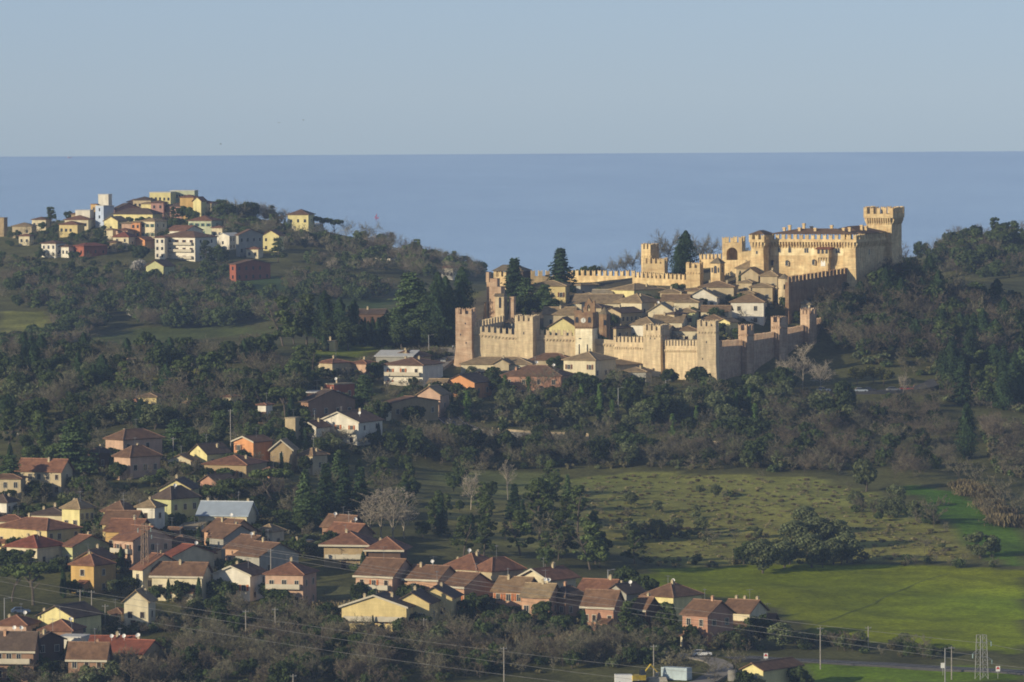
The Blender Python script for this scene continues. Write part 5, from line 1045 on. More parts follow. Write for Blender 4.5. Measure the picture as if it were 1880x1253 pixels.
for v in range(3):                                   # umbrella pine
    cs, rs = lumps_in(_r, 40, lambda g: (lambda a, q: (math.cos(a)*q*4.2, math.sin(a)*q*4.2, 7.6-.07*q*q*4+g.uniform(-.5, .6)))(g.uniform(0, 6.28), math.sqrt(g.random())), (.6, 1.2)); leafy('umbrella_pine', 9.2, 7, .32, cs, rs, 95, .65, .38, L_PINE, 5)
for v in range(3):                                   # cedar: layered flat boughs
    P, N, T = [], [], []
    for i in range(96):
        z = _r.uniform(2.0, 15.5); Rm = (17-z)*.40*_r.uniform(.6, 1.12); a = _r.uniform(0, 6.28); tn = _r.uniform(.3, .7)
        for q in np.linspace(.25, 1, 4):
            n = 26; c = np.array([math.cos(a)*Rm*q, math.sin(a)*Rm*q, z-.12*Rm*q]); w = .75+.55*q
            p = c+_r.normal(size=(n, 3))*np.array([w*.55, w*.55, .16]); P.append(p); N.append(np.tile([math.cos(a)*.5, math.sin(a)*.5, .9], (n, 1))+_r.normal(size=(n, 3))*.45); T.append(np.clip(_r.normal(tn, .15, n), 0, 1))
    add_species('cedar', 16, trunk_mesh('trunk', 14, .42, _r, .02), quads_mesh('crown', np.concatenate(P), np.concatenate(N), .48, L_CED, _r, np.concatenate(T)))
for v in range(2):                                   # fir / spruce
    P, N, T = [], [], []
    for i in range(70):
        z = 1.2+12*(i/70.0); Rm = (13.6-z)*.31*_r.uniform(.6, 1.15); a = i*2.4+_r.uniform(-.3, .3); tn = _r.uniform(.3, .7)
        for q in np.linspace(.2, 1, 4):
            n = 15; c = np.array([math.cos(a)*Rm*q, math.sin(a)*Rm*q, z-.28*Rm*q]); P.append(c+_r.normal(size=(n, 3))*np.array([.3, .3, .16])); N.append(np.tile([math.cos(a)*.8, math.sin(a)*.8, .7], (n, 1))+_r.normal(size=(n, 3))*.45); T.append(np.clip(_r.normal(tn, .15, n), 0, 1))
    add_species('fir', 13.5, trunk_mesh('trunk', 12, .25, _r, .015), quads_mesh('crown', np.concatenate(P), np.concatenate(N), .4, L_CYP if v else L_CED, _r, np.concatenate(T)))
cs, rs = lumps_in(_r, 7, round_fn(1.2, .45, .25), (.35, .7)); leafy('grass_tuft', 1.2, .3, .03, cs, rs, 70, .7, .3, leafm('dry_grass_blades', (.30,.265,.14), (.22,.205,.10)), 0)
for v in range(3):
    cs, rs = lumps_in(_r, 9, round_fn(1.1, .9, .6), (.45, .9)); leafy('shrub', 2.2, .8, .06, cs, rs, 60, .85, .3, (L_BUSH, L_OLV, L_HOLM)[v], 2)
for v in range(2):
    cs, rs = lumps_in(_r, 14, round_fn(1.9, 3.2, 1.6), (.6, 1.2)); leafy('young_leafy_tree', 5.2, 2.8, .14, cs, rs, 60, .9, .4, L_YEL, 3)
cs, rs = lumps_in(_r, 14, round_fn(2.0, 3.2, 1.7), (.7, 1.3)); leafy('blossom_tree', 5.4, 2.4, .16, cs, rs, 55, .9, .4, L_BLOS, 3)
for v in range(2):                                   # ivy-clad stem
    add_species('ivy_tree', 9, trunk_mesh('trunk', 8, .2, _r), spindle(_r, 9, .9+.3*v, 900, lambda x: .3+.7*abs(math.sin(x*7+v*2))*(1-x*.5), .36, L_IVY, 1.1))
for v in range(2):                                   # clump of tall reeds
    n = 420; b = _r.normal(size=(n, 2))*1.0; P = np.stack([b[:, 0], b[:, 1], _r.uniform(.3, 2.2, n)], 1); N = np.stack([_r.normal(size=n), _r.normal(size=n), _r.normal(size=n)*.2], 1)
    me = quads_mesh('crown', P, N, .16, L_REED, _r, None, aspect=5.0, up=(0, 0, 1)); mb = MB()
    for i in range(14): mb.tube((_r.normal()*.8, _r.normal()*.8, -.3), (_r.normal()*.9, _r.normal()*.9, 1.8), .02, n=3)
    add_species('reed_clump', 2.8, mb.mesh('stems', L_REED), me)
P, N, T = [], [], []
for i in range(26):                                  # palm
    a = i*2.4; el = _r.uniform(-.3, 1.1)
    for q in np.linspace(.1, 1, 9):
        n = 6; c = np.array([math.cos(a)*q*2.4*math.cos(el), math.sin(a)*q*2.4*math.cos(el), 4.2+q*2.4*math.sin(el)-1.3*q*q]); P.append(c+_r.normal(size=(n, 3))*.12); N.append(_r.normal(size=(n, 3))+np.array([0, 0, .8])); T.append(_r.random(n))
add_species('palm', 6, trunk_mesh('trunk', 4.2, .28, _r, .01), quads_mesh('crown', np.concatenate(P), np.concatenate(N), .32, L_PALM, _r, np.concatenate(T)))
# ------------------------------------------------------------------ planting
NT = {}
CATS = {'bare_grey':'bare tree','bare_brown':'bare tree','bare_poplar':'bare tree','bare_pale':'bare tree','bare_shrub':'bush','cypress':'cypress','broad_cypress':'cypress','evergreen':'evergreen tree','olive':'olive tree','pine':'pine tree','umbrella_pine':'pine tree','cedar':'cedar','fir':'fir tree','shrub':'bush','young_leafy_tree':'tree','blossom_tree':'blossom tree','ivy_tree':'ivy-clad tree','reed_clump':'reeds','palm':'palm tree'}
NAMES = {'bare_grey':'bare_tree','bare_brown':'bare_tree','bare_poplar':'bare_poplar','bare_pale':'bare_tree','bare_shrub':'bare_shrub','evergreen':'evergreen_tree','olive':'olive_tree','pine':'pine_tree','broad_cypress':'cypress_tree','cypress':'cypress_tree','cedar':'cedar_tree','fir':'fir_tree','palm':'palm_tree'}
PLANTED = []
def plant(k, x, y, H, label, group=None, wide=1.0, rr=None, z=None):
    rr = rr or random; tm, cm, h0 = SP[k][rr.randrange(len(SP[k]))]; s = H/h0; gz = float(hgt(x, y)) if z is None else z
    t = thing(NAMES.get(k, k), label, CATS[k], (x, y, gz), rr.uniform(0, 6.28), group); w = s*wide
    put('stem' if k in ('shrub','bare_shrub') else 'stems' if k == 'reed_clump' else 'trunk', tm, t, sc_=(s**.5*w**.5, s**.5*w**.5, s)); put('crown', cm, t, sc_=(w, w*rr.uniform(.9, 1.1), s)); NT[k] = NT.get(k, 0)+1; return t
def plant_px(k, px, ptop, H, label, wpx=None, group=None, dmin=0, D=None, wide=1.0):
    """one particular tree: its top at this pixel, H metres tall"""
    if D is None: D = hit(px, ptop, H, dmin)
    if D is None: print('no ground for', label); return
    c = at(px, ptop, D); PLANTED.append((c[0], c[1], H*.25)); return plant(k, c[0], c[1], H, label, group, wide, random.Random(label))
HX = np.array(HOUSES)
def free(x, y, pad):
    d = np.hypot(HX[:, 0]-x, HX[:, 1]-y)-HX[:, 2]*1.25
    if (d < pad).any(): return False
    return all(math.hypot(q[0]-x, q[1]-y) > q[2]*.8+pad*.5 for q in PLANTED)
# ------------------------------------------------------------------ particular trees
pp = plant_px
CY = 'conifer row on the ridge left of the castle'
pp('cedar',752,500,21,'largest spreading cedar left of the castle corner tower',dmin=1740,wide=1.0)
pp('cedar',784,536,16,'second cedar, lower and to the right of the largest one',dmin=1740,wide=1.0)
pp('cedar',728,566,12,'third and smallest cedar, at the left foot of the largest one',dmin=1740,wide=1.0)
pp('broad_cypress',804,500,23,'tall dark cypress just right of the two cedars',dmin=1760,wide=.62)
pp('broad_cypress',818,508,20,'dark cypress in the narrow gap between the two tallest cypresses',dmin=1765,wide=.7); pp('cedar',768,515,18,'dark spreading cedar filling in behind the largest cedar',dmin=1770,wide=.9)
pp('broad_cypress',848,490,21,'broad dark cypress directly behind the left corner tower',dmin=1775,wide=.8)
pp('cypress',826,525,16,'slender cypress between the two tall dark ones by the corner tower',dmin=1775)
pp('pine',520,542,16,'round topped pine with a bare leaning trunk at the left end of the conifer row',dmin=1750,wide=1.1)
pp('pine',562,533,17,'tall pine second in the conifer row on the ridge',dmin=1750)
pp('broad_cypress',596,534,17.5,'broad cypress third in the conifer row on the ridge',dmin=1750,wide=.9)
pp('broad_cypress',623,547,15.5,'dark cypress fourth in the conifer row on the ridge',dmin=1750,wide=.85)
pp('broad_cypress',649,550,14.5,'pointed cypress at the right end of the conifer row on the ridge',dmin=1750,wide=.7)
pp('cypress',670,583,9,'short clipped cypress left of the pair before the dark roof',dmin=1750)
pp('cypress',684,583,9,'short clipped cypress right of the pair before the dark roof',dmin=1750,wide=1.2)
for a in ((664,586,8),(676,590,8),(694,585,9),(703,588,8)): pp('cypress',a[0],a[1],a[2],'clipped cypress in the dense row before the long dark roof',group='clipped cypresses before the dark roof',dmin=1750,wide=1.4)
for a in ((715,572,10),(738,590,9),(770,580,10),(790,590,9),(640,585,10),(612,580,10),(580,570,11),(540,580,9)): pp('evergreen',a[0],a[1],a[2],'dark evergreen filling the foot of the ridge conifers',group='evergreens at the foot of the ridge conifers',dmin=1760,wide=1.2)
pp('pine',550,632,11,'bushy dark pine below the conifer row',dmin=1640,wide=1.5)
pp('fir',1029,455,15,'tall fir standing against the sea inside the walls',dmin=1880,wide=1.6)
pp('fir',944,474,18,'fir in front of the roofed bastion at the left of the walls',dmin=1850,wide=1.35)
pp('cedar',965,510,11,'spreading cedar between the bastion and the yellow house',dmin=1830,wide=1.5)
pp('cedar',1000,522,9,'low spreading cedar in front of the yellow house',dmin=1830,wide=1.5)
pp('evergreen',968,545,9,'dark evergreen under the cedar by the yellow house',dmin=1815,wide=1.4)
pp('evergreen',932,552,9,'dark evergreen beside the ruined tower',dmin=1815,wide=1.2)
pp('broad_cypress',1259,432,15,'big rounded cypress between the golden towers',dmin=1895,wide=1.15)
pp('broad_cypress',1247,450,11,'lower flank cypress beside the big rounded one',dmin=1893,wide=1.2)
for a in ((1160,438,11),(1130,455,9),(1186,446,9),(1225,416,17),(1206,432,13),(1285,430,14),(1303,440,12),(1110,468,7),(1146,448,9)):
    pp('bare_grey',a[0],a[1],a[2],'bare grey tree against the sea behind the rear castle wall',group='bare trees behind the rear wall',D=1958)
for a in ((1075,478,6),(1060,482,5),(1092,470,6)): pp('evergreen',a[0],a[1],a[2],'small green tree behind the rear castle wall',group='green trees behind the rear wall',D=1955)
pp('bare_grey',1367,436,9,'bare dark tree between the arched gate tower and the fortress',D=1915)
pp('evergreen',1245,532,4,'green hedge tree under the golden wall in the village',dmin=1850,wide=1.5)
pp('evergreen',1402,560,5,'dark garden tree right of the big white house',dmin=1780); pp('evergreen',1445,540,7,'dark green tree in front of the shaded terrace wall',dmin=1800); pp('evergreen',1542,515,5,'dark bush under the shaded terrace wall',dmin=1800,wide=1.6)
pp('evergreen',1019,651,6.5,'round dark tree between the red brick villa and the three-window house',dmin=1680)
pp('bare_poplar',1474,628,15,'pale bare plane tree below the right flank of the town wall, tallest of its group',dmin=1600,wide=1.6)
pp('bare_pale',1440,648,11,'pale bare tree left of the tallest plane below the right flank',dmin=1600)
pp('bare_pale',1505,655,11,'pale bare tree right of the tallest plane below the right flank',dmin=1600)
for a in ((1573,671),(1603,668),(1622,672)): pp('young_leafy_tree',a[0],a[1],6,'round bright green tree beside the shaded car park',group='three bright green trees by the car park',dmin=1640)
pp('bare_pale',1657,680,8,'pollarded pale tree by the car park wall',dmin=1640,wide=.7)
pp('broad_cypress',1775,740,16,'tall ivy-dark conifer alone on the right slope',dmin=1500,wide=.75)
pp('olive',1590,838,9.5,'tall olive on the upper right edge of the rough hillside',dmin=1450,wide=.9)
pp('olive',1645,886,6.5,'olive tree beside the bright green strip',dmin=1400)
pp('bare_shrub',1715,912,8,'large bare bush at the left edge of the bright green strip',dmin=1380); pp('olive',1684,915,6,'olive at the left foot of the large bare bush',dmin=1380)
pp('olive',1800,970,7.5,'olive tree at the lower end of the bright green strip',dmin=1350,wide=1.2); pp('olive',1822,985,5,'smaller olive beside the one at the lower end of the strip',dmin=1350)
for i, a in enumerate(((1835,872,9),(1862,900,8),(1812,905,7),(1760,838,7),(1790,850,7))): pp('bare_shrub',a[0],a[1],a[2],'large brown bare bush along the right edge of the bright strip',group='bare bushes along the bright strip',dmin=1400,wide=1.0)
for a in ((1480,925),(1505,945),(1540,950),(1460,950),(1490,975),(1530,985),(1555,975),(1440,990),(1400,985)): pp('olive',a[0],a[1],7+a[0]%3,'grey-green tree in the clump above the big green field',group='clump of trees above the big field',dmin=1350,wide=1.15)
for a in ((1415,1000),(1380,990),(1365,1000),(1450,1000),(1510,1005),(1545,1000)): pp('evergreen',a[0],a[1],5,'dark shrubby tree at the foot of the clump above the big field',group='dark trees above the big field',dmin=1350,wide=1.2)
for a, l in (((990,876,16),'tallest pine in the park, with a clear trunk'),((1060,890,12),'second park pine, right of the tallest'),((1084,955,12),'broad park pine below the second one'),((888,955,9),'round topped pine behind the many-chimneyed villa'),((850,945,10),'dark pine left of the round topped one'),((1165,968,9),'single pine left of the long field shadows')): pp('pine',*a,l,dmin=1340,wide=1.15)
pp('bare_pale',864,858,11,'pale slender bare tree on the park lawn',dmin=1400,wide=.7); pp('bare_poplar',932,836,12,'thin pale bare tree at the park edge',dmin=1400)
for a in ((700,884,14),(722,880,15),(742,892,13),(680,898,12)): pp('bare_poplar',a[0],a[1],a[2],'tall pale bare poplar behind the red hip roof villa',group='bare poplars behind the villa',dmin=1330,wide=1.5)
for a, l in (((560,862,13),'fir in front of the big umbrella pines on their right'),((598,850,14),'tall fir right of the umbrella pines'),((632,846,14),'fir in the middle of the conifer group'),((662,858,12),'fir at the right of the conifer group')): pp('fir',*a,l,dmin=1380,wide=1.15)
pp('cedar',560,905,9,'grey-green cedar low in front of the firs',dmin=1360,wide=1.3)
pp('umbrella_pine',500,858,9,'largest umbrella pine, right one of the pair over the dark slope',dmin=1390,wide=1.35); pp('umbrella_pine',440,876,9,'umbrella pine left of the largest one',dmin=1380,wide=1.3); pp('umbrella_pine',400,892,7.5,'lowest umbrella pine of the dark slope',dmin=1370,wide=1.1); pp('umbrella_pine',505,932,6.5,'round umbrella pine behind the pale garage',dmin=1330,wide=1.0)
pp('umbrella_pine',525,708,10,'wide umbrella pine uphill among the houses',dmin=1560,wide=1.1)
pp('cedar',668,688,13,'dark cedar by the red flat-roofed house',dmin=1560,wide=1.0)
pp('cedar',135,785,15,'big dark cedar beside the highest pink house',dmin=1480,wide=1.2); pp('cedar',18,835,11,'cedar at the left edge before the far left house',dmin=1380,wide=1.2); pp('cedar',325,770,9,'flat topped cedar behind the lemon cottage',dmin=1500,wide=1.7)
pp('umbrella_pine',60,1030,10,'broad dark umbrella pine with a red trunk at the left',dmin=1240,wide=1.25); pp('pine',55,1008,9,'roundest dark pine in front of the bright red hip roof',dmin=1270,wide=1.2); pp('umbrella_pine',22,1040,8,'umbrella pine at the left edge beside the broad one',dmin=1240,wide=1.0)
pp('palm',631,992,5,'palm tree in front of the red hip roof villa',dmin=1330)
pp('cypress',116,1042,7,'slim cypress beside the ochre one-window house',dmin=1240)
pp('olive',1435,1140,6,'pale green willow-like tree at the right end of the terrace',dmin=1200,wide=1.3); pp('bare_shrub',1350,1190,6,'rounded bare bush at the bend of the small road',dmin=1150)
pp('pine',890,1120,5.5,'small bright pine in front of the veiled terrace house',dmin=1180); pp('pine',1150,1098,9,'dark pine before the brick terrace house',dmin=1200); pp('pine',1230,1108,7.5,'dark pine left of the shaded brick gable house',dmin=1200,wide=1.2)
FP = dict(dmin=2300)
pp('pine',93,377,10,'dark round pine on the left skyline of the far village',**FP,wide=1.2); pp('evergreen',125,386,5,'small dark round tree right of the skyline pine',**FP)
for a in ((578,383),(598,385),(618,389)): pp('umbrella_pine',a[0],a[1],9,'umbrella pine on the far skyline beside the yellow villa',group='skyline umbrella pines',D=2490,wide=.75)
pp('cypress',523,382,7,'thin cypress left of the yellow skyline villa',D=2480); pp('pine',510,434,11,'dark pine group tree below the yellow gabled far house',**FP,wide=1.1); pp('pine',378,440,11,'dark tree in front of the shaded end of the apartment block',**FP,wide=1.1); pp('blossom_tree',254,478,6,'white blossoming tree left of the isolated olive gabled house',**FP,wide=1.3); pp('evergreen',256,448,8,'dark tree above the blossoming one',**FP)
pp('umbrella_pine',393,355,6,'flat topped dark tree at the right of the far summit',D=2500,wide=1.3)
pp('evergreen',1150,1036,9,'dark tree casting a long shadow onto the big green field',dmin=1300); pp('evergreen',1182,1052,8,'second shadow-casting tree at the near corner of the big field',dmin=1290)
for i,a in enumerate(((412,362,11),(425,358,12),(440,360,12),(455,365,11),(470,368,11),(487,380,10),(404,372,9),(462,378,9))): pp('bare_grey' if i%3 else 'evergreen',a[0],a[1],a[2],'tall tree in the dark group right of the far summit',group='trees right of the far summit',D=2480+5*i,wide=1.2)
for i,a in enumerate(((335,376,7),(346,378,7),(358,380,7),(368,384,6),(312,400,6),(322,398,7),(240,394,5),(258,396,6),(272,397,5),(352,396,6),(190,440,6),(160,420,6),(170,436,6),(262,450,7),(398,448,8),(405,455,8))): pp('evergreen',a[0],a[1],a[2],'dark tree between the houses of the far village',group='trees between the far village houses',dmin=2280,wide=1.1)
for a in ((532,400,6),(545,404,6),(556,402,7),(570,404,6),(585,400,7),(602,405,7),(620,410,7),(640,416,7),(515,404,6),(660,424,7)): pp('evergreen',a[0],a[1],a[2],'bushy tree along the skyline slope below the yellow villa',group='trees below the yellow skyline villa',D=2455,wide=1.25)
for a in ((1458,516,6),(1474,520,6),(1492,514,6),(1508,518,7),(1524,512,7),(1540,510,7),(1552,520,7),(1482,536,6),(1514,534,6),(1535,536,6)): pp('evergreen' if a[0]%4 else 'bare_grey',a[0],a[1],a[2],'tree standing before the shaded terrace wall of the fortress',group='trees before the terrace wall',dmin=1806,wide=1.25)
for a in ((1232,1198,5),(1250,1200,5),(1268,1196,5),(1300,1204,4),(1312,1222,4)): pp('bare_shrub' if a[0]%3 else 'evergreen',a[0],a[1],a[2],'bush beside the bend of the small road at the bottom right',group='bushes by the bend of the small road',dmin=1140,wide=1.2)
# ------------------------------------------------------------------ woods: polygons of photograph pixels, mixes, and how many
WOODS = [
 # label tail, polygon, mix {species: (weight, low, high)}, count, dmin, dmax
 ('on the bank between the castle wall and the road', [(700,705),(840,725),(1060,715),(1180,700),(1290,720),(1420,712),(1560,735),(1560,790),(1400,815),(1200,800),(1000,790),(830,775),(720,790)], {'bare_grey':(2.2,6,9),'olive':(4,4,6.5),'evergreen':(4,5,8),'ivy_tree':(.6,6,9),'bare_shrub':(2,3.5,5)}, 190, 1570, 1760),
 ('in the dense strip below the winding road', [(700,800),(840,812),(1000,815),(1200,822),(1400,835),(1600,830),(1620,862),(1400,868),(1200,862),(1000,862),(860,864),(720,840)], {'bare_grey':(5,6,9),'bare_brown':(2,6,8),'evergreen':(4,5,7.5),'olive':(1.5,4,6),'bare_shrub':(2,3,5)}, 190, 1530, 1680),
 ('on the shaded slope right of the castle', [(1500,590),(1590,560),(1640,500),(1700,520),(1760,560),(1880,580),(1880,690),(1760,690),(1660,690),(1560,660)], {'bare_brown':(5,8,11),'bare_grey':(3,8,11),'evergreen':(4.5,6,9),'broad_cypress':(.7,9,12)}, 330, 1780, 2100),
 ('at the right edge below the castle hill', [(1700,640),(1880,620),(1880,760),(1740,740)], {'evergreen':(4,7,10),'broad_cypress':(3,9,13),'fir':(2,9,13),'pine':(2,9,12),'bare_brown':(2,7,9)}, 55, 1640, 1950),
 ('on the lower right slope under the car park', [(1400,740),(1560,742),(1700,735),(1760,800),(1740,890),(1600,882),(1450,876)], {'bare_brown':(5,5,8),'bare_grey':(4,5,8),'evergreen':(2,4,6),'bare_shrub':(3,3,5)}, 190, 1530, 1760),
 ('at the far right above the bright strip', [(1800,780),(1880,780),(1880,880),(1830,870)], {'bare_brown':(4,6,9),'bare_grey':(2,6,8)}, 14, 1500, 1700),
 ('in the left wood above the houses', [(0,690),(190,690),(270,715),(420,700),(560,690),(590,720),(500,760),(400,775),(300,790),(180,790),(0,810)], {'bare_grey':(6,7,10),'bare_brown':(2,7,10),'evergreen':(4.5,5,8.5),'olive':(2.5,4,7),'pine':(.7,8,11),'broad_cypress':(.7,8,11)}, 230, 1520, 1790),
 ('along the left ridge line', [(0,655),(140,655),(240,665),(330,655),(430,648),(500,645),(490,668),(400,668),(240,690),(0,690)], {'evergreen':(5,5,8),'bare_brown':(3,6,8),'broad_cypress':(2,6,9),'bare_grey':(2,6,8)}, 70, 1700, 1860),
 ('around the upper left houses', [(0,815),(190,800),(300,830),(440,770),(560,760),(700,775),(690,830),(560,860),(420,870),(200,880),(0,890)], {'evergreen':(5,4,8),'bare_grey':(4,5,8),'pine':(1,7,10),'cypress':(1,6,9),'olive':(1,3,5)}, 85, 1400, 1650),
 ('between the houses on the left', [(0,890),(200,890),(360,880),(560,900),(600,960),(560,1000),(380,1010),(200,1060),(0,1040)], {'evergreen':(4,3,6),'bare_shrub':(3,3,5),'olive':(1,3,5),'bare_grey':(2,4,6)}, 110, 1280, 1500),
 ('in the park behind the villas', [(560,870),(760,850),(860,880),(1000,890),(1080,930),(1120,1010),(1100,1050),(960,1040),(860,1000),(760,1000),(720,970),(620,960)], {'pine':(3,6,10),'evergreen':(4,4,7),'fir':(2,7,10),'bare_grey':(2,6,9),'bare_pale':(1,6,9)}, 60, 1350, 1570),
 ('in the gardens of the front terraces', [(200,1140),(400,1120),(600,1125),(620,1175),(780,1170),(860,1140),(1050,1158),(1250,1180),(1400,1180),(1400,1196),(1200,1198),(900,1190),(600,1185),(400,1170),(180,1165)], {'bare_grey':(4,3,5),'bare_brown':(2,3,5),'evergreen':(3,3,5),'bare_shrub':(4,2.5,4.5),'olive':(1,3,4.5)}, 190, 1190, 1340),
 ('in the dark thicket along the bottom edge', [(0,1200),(200,1215),(500,1180),(900,1185),(1120,1195),(1240,1195),(1240,1225),(1100,1228),(900,1245),(700,1275),(400,1280),(0,1280)], {'bare_grey':(5,5,8),'bare_brown':(3,5,7.5),'evergreen':(3.5,3,6),'olive':(1.5,3,5),'bare_shrub':(4,3,4.5)}, 300, 1120, 1260),
 ('in the hedge at the foot of the big field', [(1410,1165),(1500,1178),(1640,1186),(1760,1204),(1740,1215),(1620,1207),(1480,1195)], {'evergreen':(3,2,3.5),'shrub':(3,1.5,3),'olive':(1,2.5,4),'bare_shrub':(2,2,3.5)}, 50, 1180, 1280),
 ('scattered over the rough hillside', [(1020,890),(1200,872),(1480,884),(1600,910),(1700,960),(1760,1025),(1500,1030),(1200,1038),(1130,1000)], {'shrub':(3,1,2.2),'bare_shrub':(4,1.5,3.2),'olive':(1.2,2.5,4.5),'evergreen':(.6,2,3.5)}, 42, 1380, 1575),
 ('in the shrub belt low on the rough hillside', [(1130,968),(1350,982),(1370,1000),(1150,998)], {'shrub':(3,1.2,2.5),'bare_shrub':(3,2,3.5),'olive':(1.5,2.5,4.5)}, 36, 1380, 1520),
 ('in the shrub belt high on the rough hillside at the right', [(1540,915),(1640,935),(1740,962),(1740,984),(1640,958),(1550,938)], {'shrub':(3,1.2,2.5),'bare_shrub':(4,2,4),'olive':(1.5,3,5)}, 36, 1400, 1560),
 ('on the bank above the big field', [(1180,1028),(1300,1036),(1500,1030),(1700,1028),(1850,1040),(1850,1046),(1480,1038),(1200,1046)], {'shrub':(4,1,2.2),'bare_shrub':(2,1.5,2.5)}, 45, 1340, 1450),
 ('on the slope left of the castle front', [(600,690),(700,660),(790,645),(830,655),(700,690),(640,730),(610,740)], {'bare_grey':(3,4,6),'evergreen':(3,3,6),'bare_shrub':(4,2.5,4)}, 30, 1600, 1800),
 ('on the hill beyond the castle at the right', [(1690,480),(1780,455),(1880,440),(1880,560),(1780,560),(1720,530)], {'bare_brown':(4,8,11),'pine':(3,8,12),'evergreen':(4,7,10),'bare_grey':(2,8,10)}, 140, 2080, 2500),
]
WOODS.sort(key=lambda w: w[4])
random.seed(3); LIM = 262; OVER = []
def sample(poly, dmin, dmax):
    xs = [p[0] for p in poly]; ys = [p[1] for p in poly]
    for _ in range(60):
        px, py = random.uniform(min(xs), max(xs)), random.uniform(min(ys), max(ys))
        if not inside(np.array(px), np.array(py), poly): continue
        D = hit(px, py, 0, dmin, dmax)
        if D is None or D <= dmin+2.5 or D >= dmax-2.5: continue
        p = at(px, py, D); return p[0], p[1]
    return None
LOOK = {'bare_grey':'bare grey-brown tree','bare_brown':'bare reddish-brown tree','bare_pale':'bare pale-twigged tree','bare_shrub':'leafless twiggy bush','evergreen':'dark evergreen tree','olive':'grey-green olive-like tree','ivy_tree':'ivy-clad green stem','pine':'ragged green pine','cypress':'slim dark cypress','broad_cypress':'broad dark cypress','fir':'pointed dark fir','shrub':'low rounded bush'}
done = {}
for tail, poly, mix, n, d0, d1 in WOODS:
    ks = list(mix); ws = [mix[k][0] for k in ks]
    for _ in range(n):
        k = random.choices(ks, ws)[0]
        for tr_ in range(25):
            q = sample(poly, d0, d1)
            if q and free(q[0], q[1], 1.2): break
        else: continue
        H = random.uniform(*mix[k][1:])*random.uniform(.75, 1.3)
        if done.get(NAMES.get(k, k), 0) >= LIM: OVER.append((k, q[0], q[1], H)); continue
        done[NAMES.get(k, k)] = done.get(NAMES.get(k, k), 0)+1
        plant(k, q[0], q[1], H, LOOK[k]+' '+tail, LOOK[k].rsplit(' ', 1)[0]+' '+CATS[k]+'s '+tail, random.uniform(.85, 1.25))
print('planted', NT)
# ------------------------------------------------------------------ gardens: bushes and small trees close to the nearer houses
gk = ['shrub','bare_shrub','evergreen','olive','cypress']; GN = {'shrub':'rounded garden bush','bare_shrub':'leafless garden bush','evergreen':'small evergreen garden tree','olive':'small olive in a garden','cypress':'young cypress in a garden'}
for (cx, cy, a, b, tt, s_, gz) in PLOTS:
    if s_ < 5.6: continue
    n = 8 if s_ > 6.3 else 4
    for i in range(n):
        k = random.choices(gk, (4, 3, 4, 2, .6))[0]; H = {'shrub':random.uniform(1.4,2.6),'bare_shrub':random.uniform(2,3.6),'evergreen':random.uniform(2.6,5.8),'olive':random.uniform(2.4,4),'cypress':random.uniform(4,6.5)}[k]
        if random.random() < .68: u, v = random.uniform(-a, a), -b-random.uniform(1.6, 4.2)
        else: u, v = a+random.uniform(1.4, 3.5), random.uniform(-b, b)
        x, y = cx+math.cos(tt)*u+math.sin(tt)*v, cy-math.sin(tt)*u+math.cos(tt)*v
        if any((abs(math.cos(t2)*(x-hx)-math.sin(t2)*(y-hy)) < a2+.7 and abs(math.sin(t2)*(x-hx)+math.cos(t2)*(y-hy)) < b2+.7) for hx, hy, a2, b2, t2, _, _ in PLOTS): continue
        where = 'in the foreground gardens' if s_ > 6.9 else 'in the gardens up the slope' if s_ > 6.15 else 'in the gardens below the castle'
        if done.get(NAMES.get(k, k), 0) >= 298: OVER.append((k, x, y, H)); continue
        done[NAMES.get(k, k)] = done.get(NAMES.get(k, k), 0)+1; plant(k, x, y, H, GN[k]+' '+where, GN[k].replace('bush','bushes').replace('tree','trees')+' '+where, random.uniform(1.0, 1.4))
